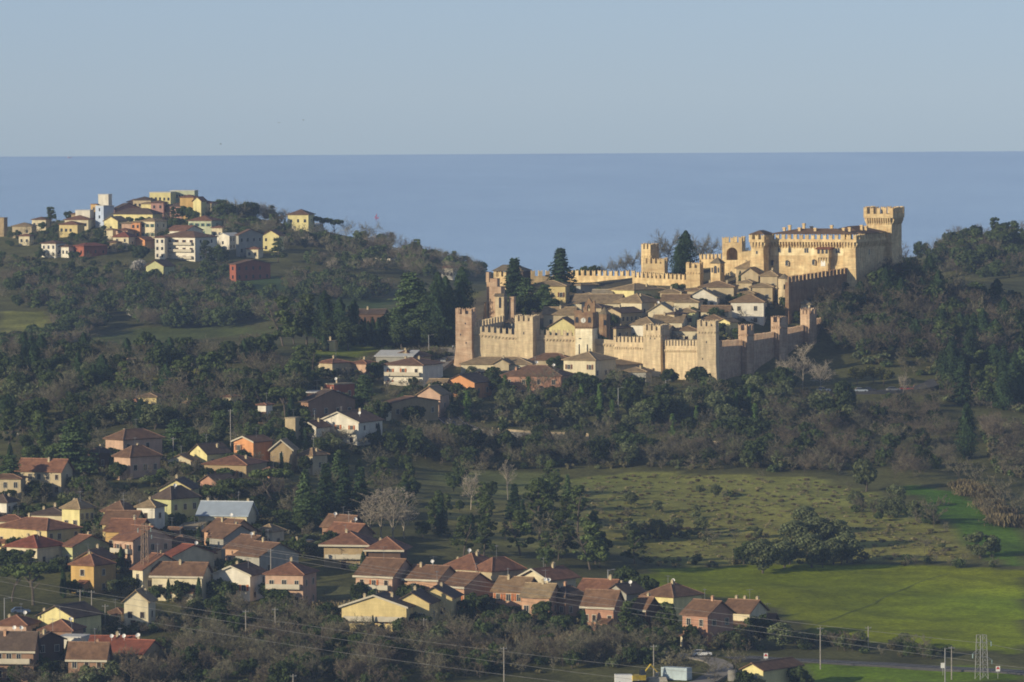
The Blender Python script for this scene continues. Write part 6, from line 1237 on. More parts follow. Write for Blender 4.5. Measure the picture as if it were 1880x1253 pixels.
# ------------------------------------------------------------------ far woods that read as one mass: one object each
def wood_mass(name, polys, mix, n, d0, d1, mats, seed, frac=.4, given=None, pad=1.5):
    rng = np.random.default_rng(seed); V, Q, MI, T = [], [], [], []; nv = 0; ks = list(mix or ()); ws = [mix[k][0] for k in ks]; cache = {}
    def grab(me):
        if me.name not in cache:
            co = np.empty(len(me.vertices)*3, np.float32); me.vertices.foreach_get('co', co); q = np.empty(len(me.loops), np.int32); me.loops.foreach_get('vertex_index', q); t = np.empty(len(me.polygons), np.float32)
            if 'tint' in me.attributes: me.attributes['tint'].data.foreach_get('value', t)
            else: t[:] = .5
            cache[me.name] = (co.reshape(-1, 3), q.reshape(-1, 4), t)
        return cache[me.name]
    for it in range(n if given is None else len(given)):
        if given is None:
            q = sample(polys[rng.integers(len(polys))], d0, d1)
            if not q or not free(q[0], q[1], pad): continue
            k = random.choices(ks, ws)[0]; H = rng.uniform(*mix[k][1:])
        else: k, q, H = given[it][0], given[it][1:3], given[it][3]
        tm, cm, h0 = SP[k][rng.integers(len(SP[k]))]; s = H/h0; a = rng.uniform(0, 6.28); w = rng.uniform(.9, 1.3)
        co, qd, t = grab(cm)
        if len(qd) > 900 and frac < 1:
            if k.startswith('bare'): sel = np.nonzero(rng.random(len(qd)//3) < max(frac, .6))[0]; sel = (sel[:, None]*3+np.arange(3)).reshape(-1)
            else: sel = np.nonzero(rng.random(len(qd)) < frac)[0]
            qd = qd[sel]; t = t[sel]
        u, inv = np.unique(qd, return_inverse=True); p = co[u].copy()
        if not k.startswith('bare') and frac < 1:          # fewer leaf clumps, each a little larger
            g = p.reshape(-1, 4, 3) if len(p) % 4 == 0 else None
            if g is not None: c = g.mean(1, keepdims=True); p = (c+(g-c)*1.45).reshape(-1, 3)
        p = p*np.array([s*w, s*w, s]); p = np.stack([p[:, 0]*math.cos(a)-p[:, 1]*math.sin(a)+q[0], p[:, 0]*math.sin(a)+p[:, 1]*math.cos(a)+q[1], p[:, 2]+float(hgt(*q))], 1)
        V.append(p); Q.append(inv.reshape(-1, 4)+nv); nv += len(p); T.append(np.clip(t*.7+rng.uniform(-.25,.55), 0, 1.3)); MI.append(np.full(len(t), mats.index(cm.materials[0]), np.int32))
    V = np.concatenate(V); Q = np.concatenate(Q); T = np.concatenate(T); MI = np.concatenate(MI)
    me = bpy.data.meshes.new(name); me.vertices.add(len(V)); me.vertices.foreach_set('co', V.reshape(-1).astype(np.float32)); me.loops.add(Q.size); me.loops.foreach_set('vertex_index', Q.reshape(-1).astype(np.int32)); me.polygons.add(len(Q)); me.polygons.foreach_set('loop_start', np.arange(0, Q.size, 4, dtype=np.int32))
    for m in mats: me.materials.append(m)
    me.polygons.foreach_set('material_index', MI); me.update(calc_edges=True); a = me.attributes.new('tint', 'FLOAT', 'FACE'); a.data.foreach_set('value', T); print(name, len(Q))
    return tag(put(name, me), kind='stuff')
ALLM = [L_CYP, L_PINE, L_HOLM, L_OLV, L_CED, L_IVY, L_BUSH, L_YEL, L_BLOS, L_REED, B_GRY, B_RED, B_PAL, MATS['dry_grass_blades']]
wood_mass('far_hill_wood', [[(0,512),(130,515),(260,528),(400,530),(420,560),(300,590),(100,575),(0,570)], [(0,515),(420,530),(420,585),(120,580)], [(540,520),(640,526),(720,545),(690,560),(560,552),(530,545)], [(240,588),(420,582),(430,604),(260,606)], [(330,520),(420,540),(560,600),(420,592),(330,590)]], {'bare_brown':(4,7,10),'bare_grey':(3.5,7,10),'evergreen':(6,5,9),'pine':(2,7,10),'blossom_tree':(.15,3,5)}, 640, 2100, 2440, ALLM, 1)
wood_mass('far_ridge_wood', [[(500,440),(600,445),(700,460),(800,485),(880,505),(880,520),(760,515),(640,510),(520,490)], [(380,400),(480,402),(560,425),(520,445),(420,450)], [(620,430),(720,455),(880,500),(900,515),(760,520)]], {'bare_brown':(3,6,10),'bare_grey':(5,7,11),'evergreen':(4.5,4,8),'pine':(1,6,9),'bare_pale':(1,6,8)}, 330, 2300, 2580, ALLM, 2)
wood_mass('far_village_greenery', [[(0,430),(100,420),(230,405),(420,410),(500,440),(430,475),(250,470),(100,475),(0,475)]], {'evergreen':(4,2.5,5),'bare_grey':(3,4,7),'pine':(.6,5,8)}, 150, 2300, 2560, ALLM, 3)
wood_mass('far_slope_bushes', [[(0,470),(100,478),(200,478),(300,500),(420,480),(420,520),(300,525),(120,512),(0,512)]], {'evergreen':(4,2.5,4.5),'bare_grey':(4,3,5.5),'low_scrub':(3,2,3.5),'shrub':(2,1.5,2.5)}, 150, 2250, 2480, ALLM, 12, .5)
wood_mass('hollow_wood', [[(0,640),(100,625),(200,650),(420,642),(540,620),(560,600),(450,640),(200,665),(0,660)], [(100,625),(60,645),(0,640),(0,660),(140,655)], [(95,572),(200,588),(170,625),(100,615)], [(420,545),(560,560),(560,600),(440,580)]], {'evergreen':(5,5,8),'bare_grey':(3,5,8),'bare_brown':(3,5,8),'blossom_tree':(.3,3,5)}, 250, 1900, 2300, ALLM, 4)
if OVER: wood_mass('mixed_wood', None, None, 0, 0, 0, ALLM, 9, .45, OVER)
PW = {w[0]: w[1] for w in WOODS}
wood_mass('undergrowth', [w[1] for w in WOODS if w[4] < 1800 and 'field' not in w[0] and 'park' not in w[0] and 'hillside' not in w[0]], {'low_scrub':(3.5,1.8,3.4),'shrub':(4,1.0,2.6)}, 4200, 1120, 2080, ALLM, 8, .6, pad=.3)

wood_mass('rough_grass_tufts', [[(1010,885),(1200,870),(1480,882),(1600,908),(1720,955),(1780,1028),(1500,1032),(1200,1040),(1120,1000)]], {'grass_tuft':(4,.25,.6),'reed_clump':(.3,.4,.8)}, 1100, 1380, 1580, ALLM, 5, .3)
wood_mass('reed_bed', [[(1750,890),(1790,895),(1870,960),(1880,985),(1840,970),(1780,930)], [(600,1130),(640,1130),(700,1150),(640,1150)], [(950,1180),(1050,1190),(1040,1200),(950,1190)]], {'reed_clump':(1,2.5,4.0)}, 90, 1150, 1600, ALLM, 6, 1.0)
# ------------------------------------------------------------------ roads
M_ASPH = mat('asphalt', (.075,.073,.072), scale=.4, var=.12, fine=.12); M_PAVE = mat('pale_gravel', (.26,.235,.20), scale=.5, var=.12, fine=.1); M_LINE = mat('road_paint', (.75,.74,.70), var=.04)
def road(name, pts, w, m, line=False, dmin=0, edge=True):
    P = [ground(px, py, dmin) for px, py in pts]; Q = []
    for a, b in zip(P[:-1], P[1:]):
        n = max(2, int(np.linalg.norm(b[:2]-a[:2])/3)); Q += [a+(b-a)*i/n for i in range(n)]
    Q.append(P[-1]); Q = np.array(Q); K = np.ones(7)/7
    for k in range(2): Q[3:-3, k] = np.convolve(Q[:, k], K, 'same')[3:-3]
    d = np.gradient(Q[:, :2], axis=0); d /= np.linalg.norm(d, axis=1, keepdims=True).clip(1e-6); nrm = np.stack([-d[:, 1], d[:, 0]], 1)
    def strip(off0, off1, dz, nm, mm, kind='structure'):
        mb = MB(); E = []
        for i in range(len(Q)):
            l, r = Q[i, :2]+nrm[i]*w/2, Q[i, :2]-nrm[i]*w/2; z = max(float(hgt(*l)), float(hgt(*r)), float(hgt(*Q[i, :2])))+(.12 if edge else .03)+dz
            E.append((Q[i, :2]+nrm[i]*off0, Q[i, :2]+nrm[i]*off1, z))
        zz = np.array([e[2] for e in E])
        if len(zz) > 7: zz[3:-3] = np.maximum(zz, np.convolve(zz, K, 'same'))[3:-3]
        for i in range(len(E)-1):
            (a, b, _), (c, e, _) = E[i], E[i+1]; z0, z1 = zz[i], zz[i+1]
            mb.poly([(*a, z0), (*b, z0), (*e, z1), (*c, z1)])
            if dz == 0 and edge:
                for u, v in ((a, c), (b, e)): mb.poly([(*u, z0), (*v, z1), (*v, z1-3), (*u, z0-3)])
        o = mb.build(nm, mm); tag(o, kind=kind); return E, zz
    E, zz = strip(w/2, -w/2, 0, name, m)
    if line:
        strip(.08, -.08, .006, 'centre_marking', M_LINE); strip(w/2-.25, w/2-.37, .006, 'edge_marking', M_LINE); strip(-w/2+.37, -w/2+.25, .006, 'edge_marking', M_LINE)
    return Q, nrm, zz
RQ = road('road', [(822,768),(838,782),(870,794),(930,800),(1000,804),(1080,805),(1160,813),(1240,819),(1330,821),(1420,827)], 6.5, M_ASPH, True, 1540)
def side_wall(label, Q, nrm, zz, i0, i1, off, h, m, name='stone_wall'):
    n = len(Q); a, b = int(n*i0), max(int(n*i1), int(n*i0)+2); t = thing(name, label, 'wall', (Q[a, 0], Q[a, 1], zz[a])); mb = MB(); o = np.array([Q[a, 0], Q[a, 1], zz[a]])
    for i in range(a, min(b, n-1)):
        p, q = Q[i, :2]+nrm[i]*off, Q[i+1, :2]+nrm[i+1]*off; w0, w1 = nrm[i]*.35, nrm[i+1]*.35
        base = [np.array([*p, zz[i]-1])-o, np.array([*q, zz[i+1]-1])-o, np.array([*(q+w1), zz[i+1]-1])-o, np.array([*(p+w0), zz[i]-1])-o]; top = [v+np.array([0, 0, h+1]) for v in base]; mb.prism(base, top)
    mb.build('wall', m, t)
side_wall('low sunlit yellow stone wall along the upper side of the winding road', *RQ, .24, .5, 3.6, .9, M_ST); side_wall('second short pale stretch of wall by the winding road, further right', *RQ, .84, .92, 3.6, .8, M_ST)
side_wall('pale kerb parapet on the lower side of the winding road', *RQ, .1, .45, -3.9, .7, M_CONC, 'parapet_wall')
road('car_park', [(1500,722),(1560,722),(1620,721),(1670,720),(1705,712),(1725,700)], 7, M_ASPH, False, 1640)
road('side_road', [(1180,1196),(1240,1203),(1290,1207),(1322,1213),(1334,1222),(1322,1238),(1296,1252),(1270,1262)], 5.0, M_PAVE)
road('valley_road', [(1335,1212),(1420,1210),(1520,1216),(1640,1222),(1760,1229),(1900,1238)], 6, M_ASPH, True)
road('street', [(100,1000),(140,982),(170,966),(200,958),(240,950)], 6, M_ASPH); road('street', [(760,1048),(800,1056),(850,1060),(900,1066)], 7, M_ASPH); road('street', [(770,690),(800,672),(822,655),(828,640)], 7, M_PAVE, False, 1640)
road('track', [(1440,1172),(1520,1140),(1620,1098),(1690,1068),(1745,1052)], .3, mat('dark_field_line', (.105,.13,.022)), edge=False)  # thin dark diagonal line across the field
# ------------------------------------------------------------------ cars
M_TYRE = mat('tyre_rubber', (.02,.02,.02)); M_CGL = mat('car_glass', (.03,.035,.04), rough=.15, spec=.6)
PAINT = {'white': (.72,.72,.70), 'silver': (.45,.46,.48), 'grey': (.18,.19,.2), 'blue': (.07,.1,.17), 'pale blue': (.4,.46,.52), 'red': (.26,.05,.045), 'black': (.03,.03,.035)}
_car = {}
def car_meshes(c):
    if c not in _car:
        mb = MB(); pr = [(-2.1,.35),(2.1,.35),(2.15,.75),(1.95,.88),(.95,.95),(-1.75,.98),(-2.1,.85)]; mb.prism([(x,-.86,z) for x,z in pr], [(x,.86,z) for x,z in pr])
        pr = [(1.0,.94),(.35,1.42),(-1.2,1.45),(-1.85,.96)]; m2 = MB(); m2.prism([(x,-.78 if z < 1 else -.66,z) for x,z in pr], [(x,.78 if z < 1 else .66,z) for x,z in pr]); pr = [(.3,1.425),(-1.15,1.455),(-1.15,1.5),(.25,1.47)]; mb.prism([(x,-.64,z) for x,z in pr], [(x,.64,z) for x,z in pr])
        w = MB(); w.tube((0,-.11,0),(0,.11,0),.32,n=14); l = MB(); l.box(-.03,.04,-.16,.16,-.07,.07)
        _car[c] = (mb.mesh('body', mat('paint_'+c.replace(' ', '_'), PAINT[c], rough=.35, var=.03, spec=.5)), m2.mesh('window', M_CGL), w.mesh('wheel', M_TYRE), l.mesh('headlight', mat('lamp_glass', (.7,.7,.66), rough=.2)))
    return _car[c]
def car(px, py, c, rz, label, group=None, dmin=0):
    p = ground(px, py, dmin); t = thing('parked_car', label, 'car', (p[0], p[1], p[2]+.16), rz, group); b, g_, w, l = car_meshes(c); put('body', b, t); put('window', g_, t)
    for x in (-1.3, 1.3):
        for y in (-.78, .78): put('wheel', w, t, (x, y, .32))
    for y in (-.55, .55): put('headlight', l, t, (2.1, y, .66))
CR = 'cars parked below the red hip roof villa'; CK = 'cars in the shaded car park'
for a in ((808,1053,'silver',.3,'silver car, leftmost below the red hip roof villa',CR),(824,1056,'pale blue',.2,'pale blue car, second below the red hip roof villa',CR),(840,1058,'white',.25,'white car, third below the red hip roof villa',CR),(858,1061,'grey',.2,'grey car, last in the row below the villa',CR),
          (1512,721,'white',.1,'white car at the left end of the shaded car park',CK),(1545,721,'silver',.9,'silver car left of the bright green trees in the car park',CK),(1580,722,'pale blue',.2,'pale blue car in the middle of the car park',CK),(1596,721,'black',.1,'black car between two pale ones in the car park',CK),(1640,720,'grey',.3,'grey car beside the pollarded tree',CK),(1664,719,'red',.1,'red car at the right of the car park',CK),
          (818,667,'grey',1.2,'grey car on the paved lane left of the corner tower',None),(572,1003,'white',.2,'white car beside the pale garage',None),(38,1128,'blue',.2,'blue car behind the red roof at the left edge',None),(150,972,'grey',.9,'grey car in the street beside the yellow house',None),(1288,1207,'white',.2,'white car on the bend of the small road',None)): car(*a)
# ------------------------------------------------------------------ lattice towers, poles, lamps
M_STEEL = mat('galvanised_steel', (.32,.32,.31), rough=.5, metal=.4, var=.1); M_WOODP = mat('pole_wood', (.33,.30,.26), scale=2); M_WIRE = mat('wire_aluminium', (.3,.29,.27), rough=.5, metal=.3); M_INS = mat('insulator_glass', (.35,.48,.46), rough=.2)
def lattice(label, px, ptop, D, w0, w1, arms=(), name='lattice_tower', steel=None):
    c = at(px, ptop, D); gz = float(hgt(c[0], c[1])); H = c[2]-gz; t = thing(name, label, 'pylon', (c[0], c[1], gz), .5); mb = MB(); n = max(6, int(H/1.7)); r = .075; m = steel or M_STEEL
    w = lambda z: w0+(w1-w0)*z/H; cr = [(-1,-1),(1,-1),(1,1),(-1,1)]
    for i in range(n):
        z0, z1 = H*i/n, H*(i+1)/n; a, b = w(z0)/2, w(z1)/2
        for k in range(4):
            p, q = cr[k], cr[(k+1) % 4]; mb.tube((p[0]*a,p[1]*a,z0-(.8 if i == 0 else 0)), (p[0]*b,p[1]*b,z1), r, n=4); mb.tube((p[0]*a,p[1]*a,z0), (q[0]*b,q[1]*b,z1), r*.6, n=4); mb.tube((p[0]*b,p[1]*b,z1), (q[0]*b,q[1]*b,z1), r*.5, n=4)
    mb.build('mast', m, t)
    for (z, L) in arms:
        mb = MB(); a = w(H-z)/2; mb.tube((-a if L < 0 else a,0,H-z), (L,0,H-z+.1), .08, .05, n=4); mb.tube((-a if L < 0 else a,0,H-z+.9), (L,0,H-z+.1), .06, n=4); o = mb.build('crossarm', m, t)
        mb = MB(); mb.tube((L,0,H-z+.05), (L,0,H-z-.9), .11, n=8); mb.build('insulator', M_INS, o)
    return t
lattice('slender rusty lattice mast rising in front of the wide cream gable house', 265, 962, 1292, 1.5, 1.0, [(1.0,1.6),(1.0,-1.6),(2.6,1.8)], steel=mat('rusty_steel', (.30,.21,.14), rough=.7, var=.15))
lattice('grey lattice pylon with green glass insulators at the bottom right', 1802, 1166, 1185, 2.0, 1.5, [(1.6,2.4),(3.9,-2.2),(5.4,2.6)])
def pole(label, px, ptop, H, group=None, cat='pole', name='utility_pole', dmin=0, arm=True, m=None, lamp=False, D=None):
    D = D or hit(px, ptop, H, dmin)
    if D is None: return
    c = at(px, ptop, D); gz = c[2]-H; t = thing(name, label, cat, (c[0], c[1], gz), .2, group); mb = MB(); th_ = .6 if 'vine' in name else 1; mb.tube((0,0,-1),(0,0,H),.15*th_,.10*th_,n=7); mb.build('post', m or M_WOODP, t)
    if lamp:
        mb = MB(); mb.tube((0,0,H-.2),(1.2,0,H),.05,n=5); mb.box(.9,1.7,-.12,.12,H-.08,H+.06); mb.build('lamp_head', M_STEEL, t)
    elif arm:
        mb = MB(); mb.box(-.7,.7,-.05,.05,H-.45,H-.33)
        for x in (-.6, 0, .6): mb.tube((x,0,H-.33),(x,0,H-.12),.05,n=5)
        mb.build('crossarm', M_STEEL, t)
PO = 'utility poles of the valley'
for px, py, H, l in ((925,1188,8,'pale utility pole in the dark thicket at the bottom centre'),(1200,1184,7,'pale pole left of the bend in the small road'),(1506,1151,9,'pale pole standing before the hedge of the big field'),(1594,1150,5,'short pole at the top of the dark line in the field'),(1747,1187,7,'thin pole left of the grey lattice pylon'),(147,1083,7,'left one of two poles behind the yellow left-foreground house'),(168,1084,7,'right one of two poles behind the yellow left-foreground house'),(497,1008,8,'pole in front of the lowest stepped terrace unit'),(505,1116,6,'pole in the thicket below the pink house'),(451,1120,6,'pole beside the low garage roof in the thicket'),(318,803,7,'pole by the lemon gabled cottage'),(423,752,12,'tall pole with lamps among the cypresses above the orange house'),(193,1110,6,'pole right of the yellow left-foreground house'),(538,1238,6,'short pole at the bottom edge left of centre'),(778,1135,6,'pole beside the yellow stepped gables')): pole(l, px, py, H, PO)
LA = 'street lamps'
for px, py, H, l, dm in ((1116,1046,9,'tall street lamp behind the skylight roof terrace',1300),(1135,712,8,'street lamp among the trees below the castle front',1600),(787,615,7,'street lamp by the lane left of the corner tower',1740),(1222,698,6,'street lamp at the foot of the broad wall tower',1600),(8,1098,7,'street lamp at the left edge near the bottom',1180),(1735,1190,8,'street lamp left of the thin pole by the valley road',1150)): pole(l, px, py, H, LA, 'street lamp', 'street_lamp', dm, False, M_STEEL, True)
for i in range(13): pole('weathered vineyard post in the row on the sunny left ridge strip', 252+i*12.5, 681-i*1.9, 2.6, 'vineyard posts of the left ridge strip', 'post', 'vineyard_post', 1600, False)
for i in range(8): pole('weathered vineyard post in the short row by the hedge on the ridge', 458+i*4.4, 648-i*1.2, 2.6, 'vineyard posts by the ridge hedge', 'post', 'vineyard_post', 1640, False)
def wire(label, A, B, sag, group='overhead power lines'):
    a, b = at(*A), at(*B); mb = MB(); n = 24; P = [a+(b-a)*i/n-np.array([0, 0, sag*4*(i/n)*(1-i/n)]) for i in range(n+1)]
    for p, q in zip(P[:-1], P[1:]): mb.tube(p, q, .03, n=4, cap=False)
    o = mb.build('power_line', M_WIRE); tag(o, label, 'power line', group)
wire('power line from the rusty mast to the upper arm of the grey pylon', (272,972,1292), (1812,1182,1185), 1.6); wire('middle power line between the rusty mast and the grey pylon', (258,972,1292), (1790,1203,1185), 1.2); wire('lower power line between the rusty mast and the grey pylon', (274,985,1292), (1818,1218,1185), 1.0)
wire('power line rising from the left edge to the rusty mast top', (-40,1022,1250), (258,972,1292), 1); wire('second power line rising from the left edge to the rusty mast', (-40,1042,1250), (270,985,1292), 1)
wire('uppermost of the lower wires crossing the bottom thicket', (-40,1052,1190), (1300,1238,1140), 1.5); wire('second of the lower wires crossing the bottom thicket', (-40,1060,1185), (1180,1250,1140), 1.2); wire('third of the lower wires crossing the bottom thicket', (-40,1085,1180), (1080,1258,1140), 1.2)
wire('wire running on from the grey pylon to the right edge, upper', (1812,1182,1185), (1960,1204,1175), .3); wire('wire running on from the grey pylon to the right edge, lower', (1818,1218,1185), (1960,1232,1175), .3)
# ------------------------------------------------------------------ yard at the bottom right
def yard():
    p = ground(1242, 1249); t = thing('shipping_container', 'pale blue-grey steel container left of the yellow shed', 'container', p, -.5); mb = MB(); mb.box(-3,3,-1.2,1.2,.15,2.7)
    for i in range(20): x = -2.85+i*.3; mb.box(x,x+.14,-1.25,-1.201,.3,2.55); mb.box(x,x+.14,1.201,1.25,.3,2.55)
    m = mat('container_paint', (.42,.50,.52), rough=.5, var=.1); mb.build('body', m, t); mb = MB(); mb.box(3.001,3.08,-1.1,-.02,.3,2.55); mb.build('door', m, t); mb = MB(); mb.box(3.001,3.08,.02,1.1,.3,2.55); mb.build('door', m, t)
    p = ground(1172, 1256); t = thing('excavator', 'yellow excavator with a folded arm among the yard clutter', 'excavator', p, .4); ym = mat('machine_yellow', (.62,.45,.06), rough=.5)
    for y in (-1.0, 1.0):
        mb = MB(); pr = [(-1.6,.2),(1.6,.2),(1.9,.5),(1.6,.8),(-1.6,.8),(-1.9,.5)]; mb.prism([(x,y-.25,z) for x,z in pr], [(x,y+.25,z) for x,z in pr]); mb.build('track', M_TYRE, t)
    mb = MB(); mb.box(-1.8,1.2,-1.2,1.2,.82,1.9); mb.build('body', ym, t); mb = MB(); mb.prism([(.1,-1.15,1.91),(1.3,-1.15,1.91),(1.3,-.1,1.91),(.1,-.1,1.91)], [(.2,-1.1,3.0),(1.0,-1.1,3.0),(1.0,-.15,3.0),(.2,-.15,3.0)]); mb.build('cab', M_CGL, t)
    mb = MB(); mb.tube((1.1,.4,1.7),(3.0,.4,3.9),.22,.18,n=6); mb.tube((3.0,.4,3.9),(4.6,.4,2.2),.17,.13,n=6); a = mb.build('arm', ym, t); mb = MB(); mb.prism([(4.3,0,2.2),(4.9,0,2.2),(4.9,.8,2.2),(4.3,.8,2.2)], [(4.2,.05,1.4),(4.6,.05,1.4),(4.6,.75,1.4),(4.2,.75,1.4)]); mb.build('bucket', M_STEEL, a)
    p = ground(1150, 1257); t = thing('delivery_van', 'white van parked at the left of the yellow excavator', 'van', p, .1); mb = MB(); pr = [(-2.4,.4),(2.4,.4),(2.45,1.0),(1.7,1.25),(1.1,2.1),(-2.4,2.15)]; mb.prism([(x,-.95,z) for x,z in pr], [(x,.95,z) for x,z in pr]); mb.build('body', mat('paint_white', PAINT['white']), t)
    mb = MB(); mb.prism([(1.76,-.8,1.26),(1.2,-.75,2.02),(1.2,.75,2.02),(1.76,.8,1.26)], [(1.80,-.8,1.30),(1.24,-.75,2.06),(1.24,.75,2.06),(1.80,.8,1.30)]); mb.build('windscreen', M_CGL, t)
    for x in (-1.5, 1.5):
        for y in (-.85, .85): put('wheel', car_meshes('white')[2], t, (x, y, .34))
    p = ground(1205, 1252); t = thing('plank_stack', 'stack of pale boards beside the pale blue-grey container', 'boards', p, .2)
    for i in range(5):
        mb = MB(); mb.box(-2.2+.1*i,2.2-.07*i,-.9,.9,.2*i+.005*i,.2*i+.18); mb.build('board_layer', mat('pale_boards', (.52,.47,.38)), t)
    p = ground(1345, 1250); t = thing('water_tank', 'grey upright tank with lid beside the yellow shed', 'tank', p); mb = MB(); mb.lathe([(0,0),(1.0,0),(1.05,.6),(1.0,1.2),(1.05,1.8),(.9,2.2),(.3,2.35),(0,2.35)], 18); mb.build('body', M_CONC, t); mb = MB(); mb.tube((0,0,2.352),(0,0,2.5),.32,n=14); mb.build('lid', M_TYRE, t)
    for px, py, l in ((1406,1222,'small red and white road sign right of the yellow shed'),(1731,1240,'white road sign under the thin lamp by the valley road'),(1832,1246,'red and white road sign right of the grey pylon')):
        p = ground(px, py); t = thing('road_sign', l, 'road sign', p, .1, 'road signs along the valley road'); mb = MB(); mb.tube((0,0,-.3),(0,0,2.6),.05,n=6); mb.build('post', M_STEEL, t); mb = MB(); mb.box(-.45,.45,-.09,-.055,1.5,2.6); b = mb.build('sign_panel', M_LINE, t)
        if 'red' in l: mb = MB(); mb.prism([(-.4,-.093,1.95),(.4,-.093,1.95),(0,-.093,2.55)], [(-.4,-.11,1.95),(.4,-.11,1.95),(0,-.11,2.55)]); mb.build('red_triangle', mat('sign_red', (.6,.04,.03)), b)
yard()
_rv = np.random.default_rng(5)
for px, py, r, D_ in ((1237,664,.7,1736.2),(1246,662,.8,1733.8),(1257,666,.9,1731),(1266,664,.6,1728.6)):      # plants rooted in the wall joints
    c = at(px, py, D_-.3); P, N, T = clumps(_rv, [np.array([0,0,0]), np.array([.6,0,-.15])], [r*.6, r*.45], 120, .6); P[:, 1] *= .4
    o = put('wall_plant', quads_mesh('wall_plant', P, N, .22, L_IVY, _rv, T), None, tuple(c)); tag(o, 'dark tuft of plants rooted in the wall right of the broad tower', 'wall plant', 'plants growing in the town wall')
# ------------------------------------------------------------------ flag, boats, birds, people
c = at(1217, 622, 1741); t = thing('flag', 'small red flag hanging beside the broad wall tower', 'flag', c, .3); mb = MB(); mb.tube((0,0,-2),(0,0,1.4),.05,n=5); mb.build('flagpole', M_STEEL, t)
mb = MB(); n = 6
for i in range(n):
    x0, x1 = 1.1*i/n, 1.1*(i+1)/n; y0, y1 = .12*math.sin(i*1.3), .12*math.sin((i+1)*1.3); mb.prism([(x0+.06,y0,-.7),(x1+.06,y1,-.75),(x1+.06,y1,1.1),(x0+.06,y0,1.2)], [(x0+.06,y0+.02,-.7),(x1+.06,y1+.02,-.75),(x1+.06,y1+.02,1.1),(x0+.06,y0+.02,1.2)])
mb.build('cloth', mat('flag_red', (.55,.05,.03)), t)
def boat(label, px, py, L, H, mc, sail=True):
    v = ray(px, py); D = CAMZ/(-v[2])*v[1]; p = at(px, py, D); t = thing('sailing_boat' if sail else 'ship', label, 'boat', (p[0], p[1], 0), .4); mb = MB(); pr = [(-L/2,0),(L*.42,0),(L/2,H*.16),(-L/2,H*.14)]
    mb.prism([(x,-L*.13,z) for x,z in pr], [(x,L*.13,z) for x,z in pr]); mb.build('hull', mc, t)
    if sail:
        mb = MB(); mb.tube((0,0,H*.1),(0,0,H),.06,n=5); mb.build('mast', M_STEEL, t); mb = MB(); mb.prism([(-.08,-.03,H*.2),(-L*.45,-.03,H*.2),(-.08,-.03,H*.98)], [(-.08,.03,H*.2),(-L*.45,.03,H*.2),(-.08,.03,H*.98)]); mb.build('sail', mc, t)
    else: mb = MB(); mb.box(-L*.4,-L*.2,-L*.08,L*.08,H*.15,H*.9); mb.build('bridge', M_LINE, t)
boat('small red sailing boat alone on the calm sea', 692, 401, 4.5, 5.0, mat('sail_red', (.85,.10,.14)))
boat('tiny reddish ship on the horizon at the left', 128, 290, 9, 5, mat('hull_red', (.75,.16,.12)), False)
for i, (px, py, D) in enumerate(((405,265,1500),(557,221,1900),(512,226,2100))):
    c = at(px, py, D); t = thing('bird', ('dark bird gliding over the far village','bird, right one of two specks high above the sea','bird, left one of two specks high above the sea')[i], 'bird', c, .6*i); mb = MB(); mb.tube((-.28,0,0),(.05,0,.02),.03,.07,n=6); mb.tube((.05,0,.02),(.3,0,.03),.07,.025,n=6); mb.prism([(-.42,-.08,0),(-.25,0,-.01),(-.42,.08,0)], [(-.42,-.08,.015),(-.25,0,.015),(-.42,.08,.015)]); bm_ = mat('bird_plumage', (.05,.05,.055)); mb.build('body', bm_, t)
    for s_ in (-1, 1):
        mb = MB(); q = [(.12,s_*.03,.03),(.14,s_*.35,.16),(-.02,s_*.75,.1),(-.06,s_*.38,.13),(-.1,s_*.03,.03)]; mb.prism(q, [(a,b,z+.015) for a,b,z in q]); mb.build('wing', bm_, t)
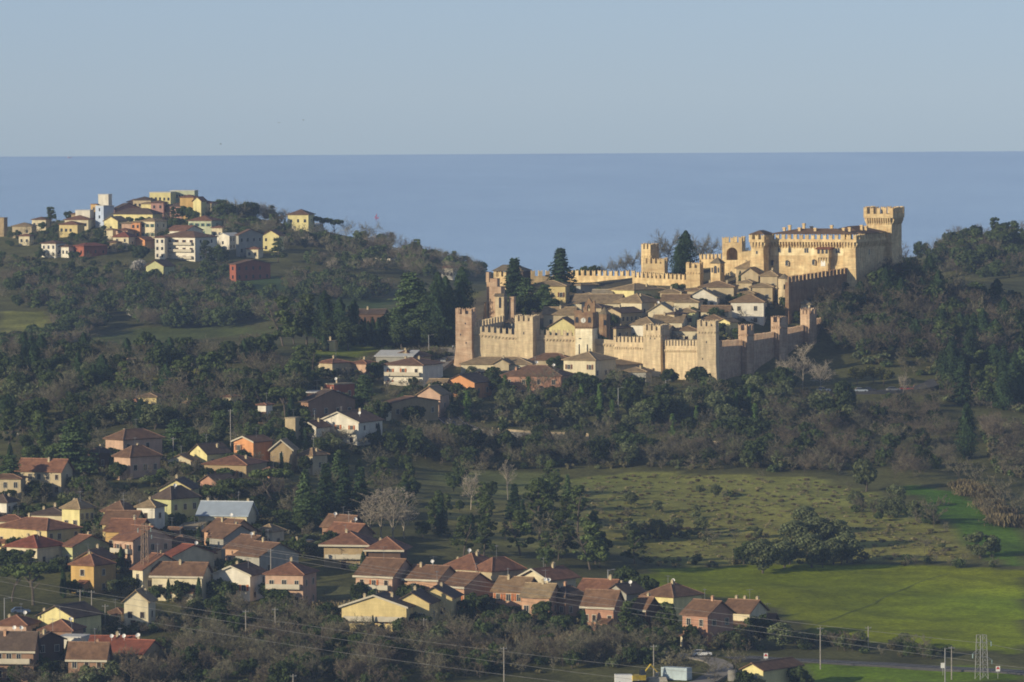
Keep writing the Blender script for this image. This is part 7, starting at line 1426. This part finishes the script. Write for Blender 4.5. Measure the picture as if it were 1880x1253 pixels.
def person(label, px, py, dmin, top, leg, rz):
    p = ground(px, py, dmin); t = thing('person', label, 'person', (p[0], p[1], p[2]+.14), rz)
    def skin(name, V, E, Rr, m, root=0, par=t, sub=1):
        me = bpy.data.meshes.new(name); me.from_pydata(V, E, []); me.materials.append(m); o = bpy.data.objects.new(name, me); link(o, par); sm = o.modifiers.new('skin', 'SKIN'); ss = o.modifiers.new('sub', 'SUBSURF'); ss.levels = ss.render_levels = sub; sk = me.skin_vertices[0].data
        for i, r in enumerate(Rr): sk[i].radius = (r, r)
        sk[root].use_root = True; return o
    sk = mat('skin', (.45,.28,.2), rough=.6)
    V = [(0,0,.95),(0,0,1.2),(0,0,1.42),(0,0,1.5),(0,-.02,1.6),(0,-.02,1.7),(-.1,0,.9),(-.11,-.02,.5),(-.11,.02,.08),(-.11,-.13,.04),(.1,0,.9),(.11,.03,.5),(.11,.1,.08),(.11,-.03,.04),(-.2,0,1.38),(-.25,.03,1.1),(-.24,-.1,.87),(-.24,-.13,.78),(.2,0,1.38),(.25,.03,1.1),(.24,-.1,.87),(.24,-.13,.78)]
    E = [(0,1),(1,2),(2,3),(3,4),(4,5),(0,6),(6,7),(7,8),(8,9),(0,10),(10,11),(11,12),(12,13),(2,14),(14,15),(15,16),(16,17),(2,18),(18,19),(19,20),(20,21)]; Rr = [.13,.13,.13,.06,.09,.08,.085,.06,.045,.04,.085,.06,.045,.04,.06,.045,.035,.03,.06,.045,.035,.03]
    b = skin('body', V, E, Rr, sk)
    skin('jacket', [V[0],V[1],V[2],V[14],V[15],V[16],V[18],V[19],V[20]], [(0,1),(1,2),(2,3),(3,4),(4,5),(2,6),(6,7),(7,8)], [.15,.155,.15,.075,.06,.05,.075,.06,.05], mat('jacket_'+top[0], top[1]))
    skin('trousers', [V[0],V[6],V[7],V[8],V[10],V[11],V[12]], [(0,1),(1,2),(2,3),(0,4),(4,5),(5,6)], [.145,.1,.075,.065,.1,.075,.065], mat('trousers_'+leg[0], leg[1]))
    mb = MB(); mb.lathe([(0,.13),(.06,.115),(.1,.06),(.108,0),(.1,-.05)], 10); mb.build('hair', mat('dark_hair', (.03,.022,.015)), b, loc=(0,.0,1.66))
person('person in a pale blue jacket walking on the lane left of the corner tower', 832, 644, 1740, ('pale_blue', (.45,.58,.72)), ('dark', (.04,.045,.06)), .4)
person('person in a pink top walking at the right end of the car park', 1678, 717, 1640, ('pink', (.62,.30,.30)), ('dark', (.04,.045,.06)), 1.0)
# ------------------------------------------------------------------ haze round the whole place (sky stays outside)
hz = bpy.data.materials.new('haze'); hz.use_nodes = True; _nn = hz.node_tree.nodes; _ll = hz.node_tree.links
for x in list(_nn):
    if x.type == 'BSDF_PRINCIPLED': _nn.remove(x)
pv = _nn.new('ShaderNodeVolumePrincipled'); pv.inputs['Density'].default_value = 7.0e-5; pv.inputs['Color'].default_value = (0.46, 0.64, 1.0, 1); pv.inputs['Anisotropy'].default_value = 0.0
_ll.new(pv.outputs[0], _nn['Material Output'].inputs['Volume'])
hb = MB(); hb.box(-3050, 3050, -150, SEA+60, -21, 345.0)
tag(hb.build('haze', hz), kind='stuff')
